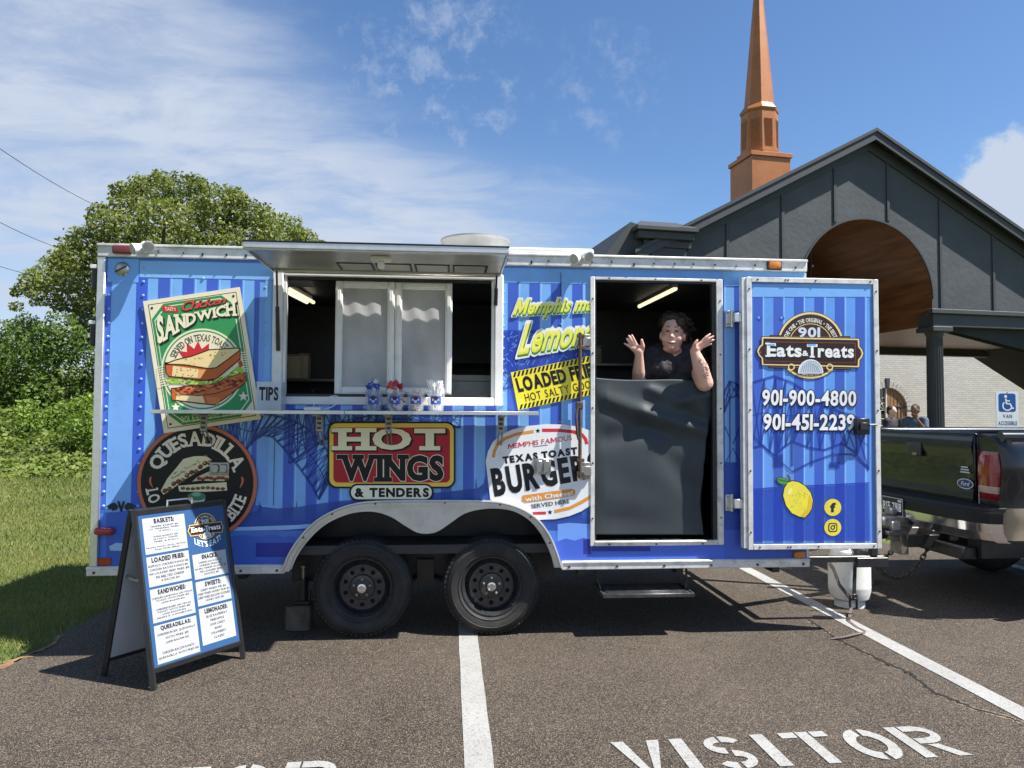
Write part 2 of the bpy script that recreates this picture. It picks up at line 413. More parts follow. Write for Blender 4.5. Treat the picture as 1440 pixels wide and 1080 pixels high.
        for f in bm.faces:
            c = f.calc_center_median()
            if all((c.x - poly[i][0]) * (poly[(i + 1) % k][1] - poly[i][1]) - (c.z - poly[i][1]) * (poly[(i + 1) % k][0] - poly[i][0]) < 1e-7 for i in range(k)): dead.append(f)
        bmesh.ops.delete(bm, geom=dead, context='FACES')
        bm.verts.index_update(); old = self.mb; self.mb = MB(); self.mb.v = [tuple(v.co) for v in bm.verts]
        for f in bm.faces:
            self.mb.f.append([v.index for v in f.verts]); self.mb.mi.append(0); self.mb.cl.append(old.cl[f[cl]])
        bm.free()
    def build(self, name, parent, m='print'):
        return self.mb.build(name, m, parent, smooth=0, col=True, recalc=False)

def crop(ox, oy, s): return lambda x, y: (ox + x / s, oy + y / s)
def wall_plane(Y0=0.0):
    def f(px, py, h):
        p = on_y(px, py, Y0); p.y = Y0 - h; return p
    return f
# ================================================================== GROUND
def nd(m): return m.node_tree.nodes, m.node_tree.links
def asphalt_mat(name, paint=False):
    m = bpy.data.materials.new(name); m.use_nodes = True; n, l = nd(m); b = n['Principled BSDF']
    g = n.new('ShaderNodeNewGeometry'); pos = g.outputs['Position']
    def noise(s, d=2, r=0.5):
        t = n.new('ShaderNodeTexNoise'); l.new(pos, t.inputs['Vector']); t.inputs['Scale'].default_value = s; t.inputs['Detail'].default_value = d; t.inputs['Roughness'].default_value = r; return t.outputs[0]
    def rng(v, a, b_, c, d):
        t = n.new('ShaderNodeMapRange'); l.new(v, t.inputs[0])
        for i, q in enumerate((a, b_, c, d)): t.inputs[i + 1].default_value = q
        return t.outputs[0]
    def mixc(f, a, c, ty='MIX'):
        t = n.new('ShaderNodeMix'); t.data_type = 'RGBA'; t.blend_type = ty
        if isinstance(f, float): t.inputs[0].default_value = f
        else: l.new(f, t.inputs[0])
        for i, q in ((6, a), (7, c)):
            if isinstance(q, tuple): t.inputs[i].default_value = q
            else: l.new(q, t.inputs[i])
        return t.outputs[2]
    v = n.new('ShaderNodeTexVoronoi'); l.new(pos, v.inputs['Vector']); v.inputs['Scale'].default_value = 290
    v2 = n.new('ShaderNodeTexVoronoi'); l.new(pos, v2.inputs['Vector']); v2.inputs['Scale'].default_value = 205
    sp = n.new('ShaderNodeSeparateColor'); l.new(v.outputs['Color'], sp.inputs[0])
    sp2 = n.new('ShaderNodeSeparateColor'); l.new(v2.outputs['Color'], sp2.inputs[0])
    base = mixc(rng(noise(0.9, 6, 0.65), 0.35, 0.66, 0, 1), (0.037, 0.030, 0.0248, 1), (0.082, 0.0665, 0.0545, 1))
    stain = rng(noise(1.7, 3, 0.5), 0.60, 0.72, 0, 0.45); base = mixc(stain, base, (0.024, 0.021, 0.019, 1))
    base = mixc(rng(noise(5.0, 6, 0.7), 0.4, 0.7, 0, 0.5), base, (0.050, 0.040, 0.0325, 1))
    grit = rng(sp.outputs[0], 0.0, 1.0, 0.22, 1.75)
    gm = n.new('ShaderNodeVectorMath'); gm.operation = 'SCALE'; l.new(base, gm.inputs[0]); l.new(grit, gm.inputs['Scale'])
    c = mixc(rng(sp2.outputs[1], 0.83, 0.86, 0, 0.85), gm.outputs[0], (0.165, 0.125, 0.084, 1))
    c = mixc(rng(sp.outputs[2], 0.90, 0.915, 0, 0.9), c, (0.27, 0.22, 0.165, 1))
    c = mixc(rng(sp2.outputs[0], 0.76, 0.80, 0, 0.8), c, (0.011, 0.013, 0.013, 1))
    if paint:
        wear = rng(noise(120, 3, 0.75), 0.54, 0.66, 0, 0.8)
        wear2 = rng(noise(13, 9, 0.85), 0.55, 0.68, 0, 0.8)
        mx = n.new('ShaderNodeMath'); mx.operation = 'MAXIMUM'; l.new(wear, mx.inputs[0]); l.new(wear2, mx.inputs[1])
        pc = mixc(rng(noise(3, 5, 0.6), 0.3, 0.7, 0, 1), (0.30, 0.30, 0.29, 1), (0.36, 0.36, 0.35, 1))
        c = mixc(mx.outputs[0], pc, c)
    l.new(c, b.inputs['Base Color']); b.inputs['Roughness'].default_value = 0.85 if not paint else 0.7; b.inputs['Specular IOR Level'].default_value = 0.3
    bp = n.new('ShaderNodeBump'); bp.inputs['Strength'].default_value = 0.55 if not paint else 0.35; bp.inputs['Distance'].default_value = 0.006
    ad = n.new('ShaderNodeMath'); ad.operation = 'ADD'; l.new(sp.outputs[0], ad.inputs[0]); l.new(v2.outputs['Distance'], ad.inputs[1])
    l.new(ad.outputs[0], bp.inputs['Height']); l.new(bp.outputs[0], b.inputs['Normal'])
    return m
MT['asphalt'] = asphalt_mat('asphalt'); MT['paint'] = asphalt_mat('line_paint', True)
MT['soil'] = mat('grass_soil', (0.075, 0.105, 0.025), 0.95, 0, 0.35, 1.6, bump=0.5, bscale=25, dirt=(0.20, 0.17, 0.07), dirt_amt=0.55, dscale=1.1)
MT['dirt'] = mat('orange_dirt', (0.21, 0.13, 0.062), 0.95, 0, 0.45, 14, bump=0.9, bscale=60, dirt=(0.06, 0.05, 0.03), dirt_amt=0.85, dscale=5)
MT['crack'] = mat('crack_dirt', (0.012, 0.010, 0.009), 0.95, 0, 0.5, 40)
MT['crumb'] = mat('crumbled_edge', (0.16, 0.125, 0.09), 0.95, 0, 0.5, 50)

def land_z(x, y):
    """gentle bank beyond the lawn at the back left"""
    t = min(max((y - 12.5 - 0.10 * x * 0) / 12.0, 0), 1); t = t * t * (3 - 2 * t)
    s = min(max((-1.5 - x) / 5.0, 0), 1); s = s * s * (3 - 2 * s)
    return -0.03 + 1.75 * t * s + 0.25 * s * t * math.sin(x * 0.45) * math.cos(y * 0.3)
g = MB()
xs = [-600, -300, -150, -90, -60] + [-48 + 2 * i for i in range(40)] + [60, 100, 200, 400, 600]
ys = [-600, -200, -60, -20] + [-8 + 1.5 * i for i in range(36)] + [60, 90, 150, 300, 600]
g.add([(x, y, land_z(x, y)) for y in ys for x in xs], [[j * len(xs) + i, j * len(xs) + i + 1, (j + 1) * len(xs) + i + 1, (j + 1) * len(xs) + i] for j in range(len(ys) - 1) for i in range(len(xs) - 1)])
tag(g.build('lawn', 'soil'), kind='structure')
LOT_X, LOT_Y = -2.62, 3.35
def wob(t, k): return 0.045 * math.sin(t * 2.1 + k) + 0.03 * math.sin(t * 5.7 + 2 * k) + 0.018 * math.sin(t * 13.1 + k)
edge = [(LOT_X + wob(y, 1), y) for y in np.arange(-14, LOT_Y + 0.01, 0.15)]
out = edge + [(x, LOT_Y + wob(x, 3)) for x in np.arange(-2.4, 16.01, 0.4)] + [(16, -14)]
a = MB(); a.prism([out], lambda u, v, d: Vector((u, v, d)), -0.05, 0.0); tag(a.build('asphalt_lot', 'asphalt', smooth=0), kind='structure')
d = MB(); yy_ = np.arange(-9, 0.25, 0.03)
wid = lambda y: 0.02 * min(1, max(0, .25 - y)) + 0.34 * math.exp(-((y + 0.80) / 0.48) ** 2) + 0.02 * math.sin(4 * y) ** 2
inn = [(LOT_X + wob(y, 1) + -0.012 + abs(rnd.gauss(0, .016)) + (.05 if rnd.random() < .05 else 0), y) for y in yy_]; outp = [(LOT_X + wob(y, 1) - wid(y) * rnd.uniform(.55, 1.25), y) for y in yy_]
d.add([(p[0], p[1], 0.004) for p in inn] + [(LOT_X + wob(y, 1) - .03, y, 0.004) for y in yy_] + [(p[0], p[1], -0.016) for p in outp], [[k * len(inn) + i, k * len(inn) + i + 1, (k + 1) * len(inn) + i + 1, (k + 1) * len(inn) + i] for i in range(len(inn) - 1) for k in (0, 1)])
tag(d.build('dirt_edge', 'dirt'), kind='structure')

def ground_quads(name, quads, z=0.004, m='paint'):
    mb = MB()
    for q in quads: mb.add([(p[0], p[1], z) for p in q], [list(range(len(q)))])
    o = mb.build(name, m, smooth=0); return tag(o, kind='structure')
def stripe(x, w, y0, y1, n=60, k=0):
    L = []; Rr = []
    for i in range(n + 1):
        y = y0 + (y1 - y0) * i / n; j = 0.0012 * math.sin(7 * y + k) + 0.001 * math.sin(23 * y)
        sl = -0.0 * y
        L.append((x - w / 2 + j, y)); Rr.append((x + w / 2 + 0.0014 * math.sin(11 * y + 2 * k), y))
    return [[L[i], Rr[i], Rr[i + 1], L[i + 1]] for i in range(n)]
ground_quads('parking_line', stripe(0.142, 0.128, -9, 2.6))
ground_quads('parking_line', stripe(2.93, 0.125, -9, 2.7, k=3))
ground_quads('parking_line', stripe(5.72, 0.125, -9, 2.7, k=5))
# stencilled lettering: heights along Y, drawn with stencil bridges
def stencil(word, x0, y0, h, skew=0.0):
    """each letter a set of polygons in a 0..1 x 0..1 cell; stencil gaps left between strokes"""
    def arcpts(cx, cy, rx, ry, a0, a1, n=10): return [(cx + rx * math.cos(math.radians(a0 + (a1 - a0) * i / n)), cy + ry * math.sin(math.radians(a0 + (a1 - a0) * i / n))) for i in range(n + 1)]
    def band(cx, cy, rx, ry, w, a0, a1, n=10):
        o = arcpts(cx, cy, rx, ry, a0, a1, n); i_ = arcpts(cx, cy, rx - w, ry - w * 1.0, a0, a1, n); return [[o[k], o[k + 1], i_[k + 1], i_[k]] for k in range(n)]
    G = {'V': [[(0, 1), (.26, 1), (.50, .05), (.42, 0), (.36, 0)], [(.74, 1), (1, 1), (.62, 0), (.56, 0), (.53, .08)]],
         'I': [[(0, 0), (.3, 0), (.3, 1), (0, 1)]],
         'S': band(.46, .72, .44, .28, .19, 25, 92) + band(.46, .72, .44, .28, .19, 100, 262) + band(.46, .28, .44, .28, .19, -82, 82) + band(.46, .28, .44, .28, .19, 205, 262),
         'T': [[(0, .82), (.34, .82), (.34, 1), (0, 1)], [(.38, 0), (.64, 0), (.64, 1), (.38, 1)], [(.68, .82), (1, .82), (1, 1), (.68, 1)]],
         'O': band(.5, .5, .5, .5, .23, -83, 83) + band(.5, .5, .5, .5, .23, 97, 263),
         'R': [[(0, 0), (.26, 0), (.26, 1), (0, 1)]] + [[(.30, .82), (.55, .82), (.55, 1), (.30, 1)], [(.30, .42), (.55, .42), (.55, .59), (.30, .59)]] + band(.55, .71, .40, .29, .175, -90, 90) + [[(.42, .39), (.66, .39), (1.0, 0), (.72, 0)]]}
    W = {'V': 0.235, 'I': 0.22, 'S': 0.215, 'T': 0.235, 'O': 0.225, 'R': 0.235}; qs = []; x = x0
    for ch in word:
        w = W[ch]; ww = w
        for q in G[ch]: qs.append([(x + p[0] * ww, y0 + p[1] * h) for p in q])
        x += (0.095 if ch == 'I' else w) + 0.048
    return qs, x
q, xe = stencil('VISITOR', 0.0, 0.0, 1.0); xe -= 0.048
gp = lambda px, py: Vector(on_g(px, py)[:2])
VTL, VTR, VBL = gp(858, 1045), gp(1302, 1021), None
ax_ = (VTR - VTL); VDN = Vector((0.010, -0.315))
def fit(q, shift): return [[tuple(VTL + shift + ax_ * (p[0] / xe) + VDN * (1 - p[1])) for p in poly] for poly in q]
ground_quads('visitor_marking', fit(q, Vector((0, 0))))
ground_quads('visitor_marking', fit(q, gp(487, 1069) - VTR + Vector((-.02, 0.0))))
# long crack beside the right-hand line
cp = [(1137, 872), (1160, 888), (1185, 903), (1215, 917), (1250, 935), (1282, 948), (1292, 958), (1310, 972), (1340, 984), (1370, 997), (1420, 1010), (1440, 1018)]
cp = [on_g(*p) for p in cp]; cpts = []
for i in range(len(cp) - 1):
    for k in range(10):
        t = k / 10; p = cp[i].lerp(cp[i + 1], t); cpts.append(Vector((p.x + rnd.uniform(-.008, .008), p.y + rnd.uniform(-.01, .01), 0)))
for zz, wd, mm, nm in ((0.0018, 0.042, 'crumb', 'crack_crumbs'), (0.0042, 0.026, 'crack', 'asphalt_crack')):
    mb = MB(); vs = []
    for i, p in enumerate(cpts):
        fade = 1.0 if i < 70 else max(0.25, 1 - (i - 70) / 45)
        w1 = wd * rnd.uniform(0.25, 0.75) * (fade if mm == 'crack' else 0.9); w2 = wd * rnd.uniform(0.25, 0.75) * (fade if mm == 'crack' else 0.9)
        vs += [(p.x - w1, p.y - w1 * .7, zz), (p.x + w2, p.y + w2 * .7, zz)]
    mb.add(vs, [[2 * i, 2 * i + 1, 2 * i + 3, 2 * i + 2] for i in range(len(cpts) - 1)]); tag(mb.build(nm, mm, smooth=0), kind='structure')

# ================================================================== TRAILER
X0, X1, ZB, ZT, WID = -2.305, 2.525, 0.475, 2.60, 2.13
WIN = (-1.125, 0.315, 1.625, 2.445); DOOR = (1.005, 1.875, 0.645, 2.455)
trailer = empty('food_trailer', (0, 0, 0), 'long blue food trailer printed with menu pictures, its awning up and side door open', 'trailer')
arch = [(-1.045, 0.40), (-1.02, 0.58), (-0.94, 0.74), (-0.80, 0.86), (-0.62, 0.91), (0.31, 0.91), (0.49, 0.86), (0.63, 0.74), (0.71, 0.58), (0.735, 0.40)]
outer = [(X0, ZB), (-1.035, ZB)] + arch[1:-1] + [(0.725, ZB), (X1, ZB), (X1, ZT), (X0, ZT)]
rect = lambda r: [(r[0], r[2]), (r[1], r[2]), (r[1], r[3]), (r[0], r[3])]
MT['blue'] = mat('blue_panel', (0.10, 0.22, 0.55), 0.4, 0, 0.05, 4)
w = MB(); w.prism([outer, rect(WIN), rect(DOOR)], XYZ, 0.0, 0.045)
w.m(1); wx0 = lambda px: on_y(px, 480).x
for xp in (152.5, 200):
    for i in range(18): w.ball((wx0(xp), -.004, 0.90 + i * 0.0925), 0.0105, (1, .55, 1), 1)
for xp in (372, 708):
    for i in range(12): w.ball((wx0(xp), -.004, 1.50 + i * 0.078), 0.009, (1, .55, 1), 1)
for i in range(2): w.ball((wx0(284), -.004, 2.30 + i * .11), 0.011, (1, .55, 1), 1)
for i in range(9): w.ball((wx0(788), -.004, 0.95 + i * .17), 0.009, (1, .55, 1), 1)
wall = w.build('side_wall', ['blue', 'rivet'], trailer, smooth=30)
b = MB()                                                      # far side, ends and roof
b.box((X0, WID - 0.04, ZB), (X1, WID, ZT)); b.box((X0, 0.046, ZB), (X0 + 0.04, WID - 0.041, ZT)); b.box((X1 - 0.04, 0.046, ZB), (X1, WID - 0.041, ZT))
b.build('outer_panels', 'alu_clean', trailer, smooth=0)
rf = MB(); n = 12; prof = [(WID * i / n, 2.62 + 0.055 * math.sin(PI * i / n)) for i in range(n + 1)]
rf.add([(X0 + 0.0, y, z) for y, z in prof] + [(X1, y, z) for y, z in prof] + [(X0, y, 2.56) for y, z in prof] + [(X1, y, 2.56) for y, z in prof],
       [[i, i + 1, n + 2 + i, n + 1 + i] for i in range(n)] + [[2 * n + 2 + i, 3 * n + 3 + i, 3 * n + 4 + i, 2 * n + 3 + i] for i in range(n)] + [[i, 2 * n + 2 + i, 2 * n + 3 + i, i + 1] for i in range(n)] + [[n + 1 + i, n + 2 + i, 3 * n + 4 + i, 3 * n + 3 + i] for i in range(n)])
rf.build('roof', 'alu', trailer)
fl = MB(); fl.box((X0 + 0.04, 0.046, 0.56), (X1 - 0.04, WID - 0.04, 0.62)); fl.build('floor', 'inside_floor', trailer)
ins = MB(); ins.box((X0 + 0.041, WID - 0.06, 0.62), (X1 - 0.041, WID - 0.041, 2.555)); ins.box((X0 + 0.041, 0.06, 0.62), (X0 + 0.055, WID - 0.061, 2.555)); ins.box((X1 - 0.055, 0.06, 0.62), (X1 - 0.041, WID - 0.061, 2.555))
ins.box((X0 + 0.056, 0.06, 2.53), (X1 - 0.056, WID - 0.061, 2.556)); ins.build('kitchen_lining', 'inside', trailer, smooth=0)
# rails and trim
r_ = MB()
r_.box((X0 - 0.012, -0.030, 2.538), (X1 + 0.012, 0.0, 2.622), 0.006); r_.box((X0 - 0.012, -0.042, 2.606), (X1 + 0.012, -0.0305, 2.624), 0.004)
for i in range(34):
    x = X0 + 0.08 + i * 0.146 + rnd.uniform(-.02, .02); r_.m(1).cyl((x, -0.0295, 2.572 + rnd.uniform(-.02, .016)), (x, -0.035, 2.572), 0.006, n=8); r_.m(0)
r_.build('roof_rail', ['alu', 'black'], trailer)
r2 = MB(); r2.box((0.37, -0.01, 2.626), (1.0, 0.10, 2.672), 0.012); r2.build('roof_trim', 'white', trailer)
for nm, xa, xb in (('bottom_rail', X0 - 0.028, -1.075), ('bottom_rail', 0.775, X1 + 0.01)):
    q = MB(); q.box((xa, -0.026, 0.452), (xb, 0.0, 0.512), 0.005); q.box((xa, -0.032, 0.497), (xb, -0.0262, 0.508), 0.002)
    for i in range(6): 
        x = xa + 0.05 + i * (xb - xa - 0.1) / 5; q.m(1).cyl((x, -0.0255, 0.474), (x, -0.033, 0.474), 0.009, n=8); q.m(0)
    q.build(nm, ['alu', 'rust'], trailer)
ct = MB(); ct.box((X0 - 0.012, -0.024, 0.513), (X0 + 0.040, 0.0, 2.537), 0.004); ct.box((X0 - 0.016, -0.010, 0.513), (X0 - 0.0125, 0.1, 2.537), 0.001); ct.build('corner_trim', 'alu_clean', trailer)
ct = MB(); ct.cyl((X1 - 0.005, 0.03, 0.513), (X1 - 0.005, 0.03, 2.537), 0.034, n=20); ct.build('corner_trim', 'alu_clean', trailer)
for z in (2.32, 1.95):
    hb = MB(); hb.box((X0 - 0.055, -0.01, z), (X0 - 0.017, 0.05, z + 0.18), 0.008); hb.m(1).box((X0 - 0.06, -0.02, z + 0.14), (X0 - 0.017, 0.0, z + 0.165), 0.003); hb.build('rear_hinge', ['black', 'alu'], trailer)

# fender: lip band and the peaked plate between the wheels (outline measured on the wall plane)
def px_out(pts, Y=-0.02): return [(lambda p: (p.x, p.z))(on_y(x, y, Y)) for x, y in pts]
up = px_out([(398, 803), (405, 783), (416, 764), (432, 744), (452, 727), (478, 714), (508, 706), (550, 703.5), (600, 703), (650, 703), (690, 704), (715, 708), (738, 717), (757, 731), (771, 750), (781, 772), (789, 797)])
lo = px_out([(409, 802), (417, 784), (428, 767), (444, 749), (462, 735), (484, 725), (505, 720), (528, 720), (550, 727), (570, 739.5), (586, 748.5), (600, 750.5), (615, 747.5), (632, 736.5), (652, 723), (672, 717), (697, 715), (722, 719), (742, 730), (757, 746), (768, 765), (775, 782), (779, 798)])
def smooth_line(P, k=4):
    o = []
    for i in range(len(P) - 1):
        p0, p1, p2, p3 = (Vector(P[max(i - 1, 0)]), Vector(P[i]), Vector(P[i + 1]), Vector(P[min(i + 2, len(P) - 1)]))
        for j in range(k): t = j / k; q = .5 * (2 * p1 + (p2 - p0) * t + (2 * p0 - 5 * p1 + 4 * p2 - p3) * t * t + (3 * p1 - p0 - 3 * p2 + p3) * t ** 3); o.append((q.x, q.y))
    return o + [P[-1]]
up, lo = smooth_line(up), smooth_line(lo)
fd = MB(); fd.prism([up + lo[::-1]], XYZ, -0.022, -0.012); fd.build('fender', 'fender', trailer)
lip = MB()
ctr = (-0.15, 0.35)
inner = px_out([(407, 803), (413, 784), (424, 766), (440, 747), (460, 731), (483, 720), (510, 713), (550, 710.5), (600, 710), (650, 710), (689, 711), (713, 715), (734, 724), (751, 737), (764, 755), (773, 775), (780, 797.5)])
inner = smooth_line(inner)
lip.prism([up + inner[::-1]], XYZ, -0.040, -0.0225)
lip.tube([XYZ(p[0], p[1] - 0.004, -0.046) for p in up], 0.008, 6)
for i in range(10, len(up) - 6, 8):
    p = ((up[i][0] + inner[i][0]) / 2, (up[i][1] + inner[i][1]) / 2); lip.m(1).cyl(XYZ(p[0], p[1], -0.0395), XYZ(p[0], p[1], -0.046), 0.007, n=8); lip.m(0)
lip.build('fender_lip', ['fender', 'rust'], trailer)
# wheel well, chassis
ch = MB()
ch.box((-1.12, 0.42, 0.30), (0.80, 0.46, 0.98)); ch.box((-1.12, 0.047, 0.93), (0.80, 0.42, 0.96)); ch.box((-1.12, 0.047, 0.44), (-1.09, 0.42, 0.93)); ch.box((0.77, 0.047, 0.44), (0.80, 0.42, 0.93))
ch.box((X0 + 0.05, 0.47, 0.36), (X1, 0.55, 0.47)); ch.box((X0 + 0.05, WID - 0.55, 0.36), (X1, WID - 0.47, 0.47))
for x in (-2.1, -1.4, 0.9, 1.6, 2.3): ch.box((x, 0.06, 0.40), (x + 0.05, WID - 0.06, 0.45))
for x in (-0.575, 0.300): ch.cyl((x, 0.2, 0.34), (x, WID - 0.2, 0.34), 0.04, n=12)
ch.box((-0.22, 0.36, 0.28), (-0.10, 0.40, 0.46)); ch.tube([(-0.5, .38, .40), (-0.3, .38, .30), (-0.16, .38, .34), (0.05, .38, .28), (0.25, .38, .38)], 0.02, 6)
ch.build('chassis', 'blacksteel', trailer, smooth=0)
tg = MB()
for y in (0.50, WID - 0.50): tg.cyl((X1 - 0.2, y, 0.43), (3.72, 1.065 + (0.03 if y > 1 else -0.03), 0.50), 0.045, n=4)
tg.box((3.55, 1.0, 0.47), (3.75, 1.13, 0.56), 0.01); tg.cyl((3.42, 1.065, 0.30), (3.42, 1.065, 0.98), 0.035, n=14)
tg.box((2.56, 0.20, 0.435), (3.22, 0.245, 0.48), 0.004); tg.box((2.56, 0.245, 0.435), (2.60, 1.9, 0.48)); tg.box((3.18, 0.246, 0.435), (3.22, 1.2, 0.48)); tg.box((3.12, 0.196, 0.4805), (3.17, 0.246, 0.62), 0.003)
tg.box((3.0, 0.18, 0.4), (3.24, 0.199, 0.47), 0.003)
tg.build('tongue', 'blacksteel', trailer, smooth=30)
cp_ = MB(); cp_.box((3.70, 0.99, 0.55), (3.98, 1.14, 0.66), 0.02); cp_.box((3.78, 1.01, 0.66), (3.90, 1.12, 0.73), 0.015); cp_.ball((3.95, 1.065, 0.60), 0.07, (1, 1, .8), 2); cp_.build('coupler', 'steel', trailer)

# wheels
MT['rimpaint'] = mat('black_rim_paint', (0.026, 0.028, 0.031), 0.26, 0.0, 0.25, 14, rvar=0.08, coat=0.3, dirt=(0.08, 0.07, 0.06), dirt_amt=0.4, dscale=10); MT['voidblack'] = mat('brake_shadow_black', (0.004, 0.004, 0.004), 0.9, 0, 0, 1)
def make_wheel():
    TR = 0.333; cx, cz = 0.0, TR
    wh = MB(); wh.cyl((0, 0.17, cz), (0, 0.26, cz), 0.14, n=20); wh = wh.build('wheel', 'blacksteel', trailer)
    t = MB(); prof = [(0.199, 0.055), (0.204, 0.036), (0.222, 0.024), (0.226, 0.019), (0.232, 0.022), (0.255, 0.015), (0.272, 0.013), (0.275, 0.010), (0.281, 0.014), (0.297, 0.020), (0.301, 0.027), (0.313, 0.034), (0.327, 0.050), (TR, 0.066), (TR, 0.10), (TR - .006, 0.104), (TR - .006, 0.112), (TR, 0.116), (TR, 0.156), (TR - .006, .160), (TR - .006, .168), (TR, .172), (TR, 0.206), (0.318, 0.228), (0.29, 0.246), (0.23, 0.25), (0.199, 0.22)]
    t.lathe(prof, (0, 0, cz), 'y', 72, cap=False)
    for k in range(60):                                         # shoulder lugs
        a_ = 2 * PI * k / 60; c, s = math.cos(a_), math.sin(a_)
        t.box((-0.011, 0.030, -0.006), (0.011, 0.060, 0.006), 0.002, None)
        n8 = 24 if False else 0
        vs = t.v[-24:]; 
        t.v[-24:] = [(c * (0.319) + p[0] * -s + p[2] * c * 1.0, p[1], cz + s * 0.319 + p[0] * c + p[2] * s) for p in vs]
    t.build('tyre', 'rubber', wh)
    r = MB(); hol = []
    ring = lambda R_, n_: [(R_ * math.cos(2 * PI * i / n_), R_ * math.sin(2 * PI * i / n_)) for i in range(n_)]
    holes = []
    for k in range(10):
        a_ = 2 * PI * (k + 0.5) / 10; holes.append([(0.118 * math.cos(a_) + 0.0155 * math.cos(2 * PI * j / 10), 0.118 * math.sin(a_) + 0.0155 * math.sin(2 * PI * j / 10)) for j in range(10)])
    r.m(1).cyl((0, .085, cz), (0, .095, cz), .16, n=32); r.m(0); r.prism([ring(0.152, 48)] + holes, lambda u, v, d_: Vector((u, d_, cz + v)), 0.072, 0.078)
    r.lathe([(0.152, 0.078), (0.156, 0.070), (0.163, 0.078), (0.178, 0.090), (0.182, 0.062), (0.190, 0.050), (0.197, 0.030), (0.203, 0.030), (0.202, 0.060), (0.19, 0.12)], (0, 0, cz), 'y', 48, cap=False)
    r.lathe([(0.088, 0.0715), (0.080, 0.060), (0.055, 0.056), (0.030, 0.056)], (0, 0, cz), 'y', 32)
    r.cyl((0.14, 0.046, cz - 0.12), (0.15, 0.03, cz - 0.128), 0.006, n=8)
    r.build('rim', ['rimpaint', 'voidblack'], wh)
    h = MB(); h.lathe([(0.033, 0.058), (0.033, 0.030), (0.030, 0.022), (0.020, 0.020), (0.018, 0.026), (0.0, 0.026)], (0, 0, cz), 'y', 24)
    h.build('hub_cap', 'chrome', wh)
    for k in range(5):
        a_ = 2 * PI * k / 5 + 0.3; x, z = 0.057 * math.cos(a_), cz + 0.057 * math.sin(a_); q = MB(); q.cyl((x, 0.058, z), (x, 0.040, z), 0.0095, n=6); q.ball((x, 0.040, z), 0.008, sub=1); q.build('lug_nut', 'steel', wh)
    return wh
wh = make_wheel(); wh.location = (-0.578, 0.012, 0.0)
w2 = copy_tree(wh, trailer); w2.location = (0.300, 0.012, 0.0)

# lamps on the rails
q = MB(); q.box((-2.215, -0.055, 2.555), (-2.09, -0.031, 2.612), 0.02, seg=3); q.build('marker_lamp', 'dull_red_lens', trailer)
q = MB(); q.box((2.245, -0.055, 2.555), (2.335, -0.031, 2.605), 0.012, seg=2); q.m(1).box((2.235, -0.04, 2.545), (2.345, -0.0305, 2.612), 0.004); q.build('marker_lamp', ['amber', 'black'], trailer)
q = MB(); q.box((-2.29, -0.045, 0.715), (-2.165, -0.001, 0.765), 0.02, seg=3); q.build('tail_lamp', 'red_lens', trailer)
q = MB(); q.box((-2.29, -0.012, 0.517), (-2.185, -0.0245 + 0.02, 0.565), 0.002); q.build('reflector', 'red_lens', trailer)
q = MB(); q.box((2.42, -0.035, 0.517), (2.50, -0.001, 0.56), 0.006); q.build('marker_lamp', 'amber', trailer)
q = MB(); q.lathe([(0.0, -0.022), (0.03, -0.020), (0.045, -0.010), (0.05, -0.001)], (-2.165, 0, 2.462), 'y', 28); q.m(1).box((-2.21, -0.0235, 2.455), (-2.12, -0.0205, 2.466), 0.001, Matrix.Rotation(-0.5, 3, 'Y')); q.build('round_vent_cap', ['stainless', 'black'], trailer)
def floodlight(x, sw):
    o = MB(); o.cyl((x, -0.031, 2.60), (x, -0.075, 2.60), 0.036, 0.028, 20); o.ball((x, -0.075, 2.604), 0.030, (1, .7, 1), 2); o = o.build('floodlight', 'white', trailer)
    for s in (-1, 1):
        l_ = MB(); d_ = Vector((-0.62, -0.60, -0.34)).normalized() if s < 0 else Vector((0.30, -0.80, -0.10 + (0 if sw else -.25))).normalized(); p0 = Vector((x + s * 0.026, -0.075, 2.596 + (0.012 if s > 0 else -.004)))
        l_.ball(p0, .026, sub=2); l_.cyl(p0, p0 + d_ * 0.034, 0.026, 0.036, 20); l_.cyl(p0 + d_ * 0.034, p0 + d_ * 0.052, 0.036, 0.038, 20); l_.m(1).cyl(p0 + d_ * 0.0525, p0 + d_ * 0.055, 0.031, n=20); l_.build('lamp_head', ['white', MT['lampglass']], o)
MT['lampglass'] = mat('frosted_lamp_glass', (0.42, 0.40, 0.36), 0.25, 0, 0.15, 30, coat=0.5)
MT['vent'] = mat('galvanised_vent', (0.40, 0.41, 0.40), 0.42, 0.45, 0.12, 7)
floodlight(-2.0, 0); floodlight(0.90, 0)
q = MB(); q.lathe([(0.235, 2.60), (0.235, 2.70), (0.258, 2.815), (0.266, 2.822), (0.266, 2.835), (0.252, 2.835), (0.228, 2.70), (0.228, 2.62)], (0.19, 0.55, 0), 'z', 40); q.build('exhaust_vent', 'vent', trailer)

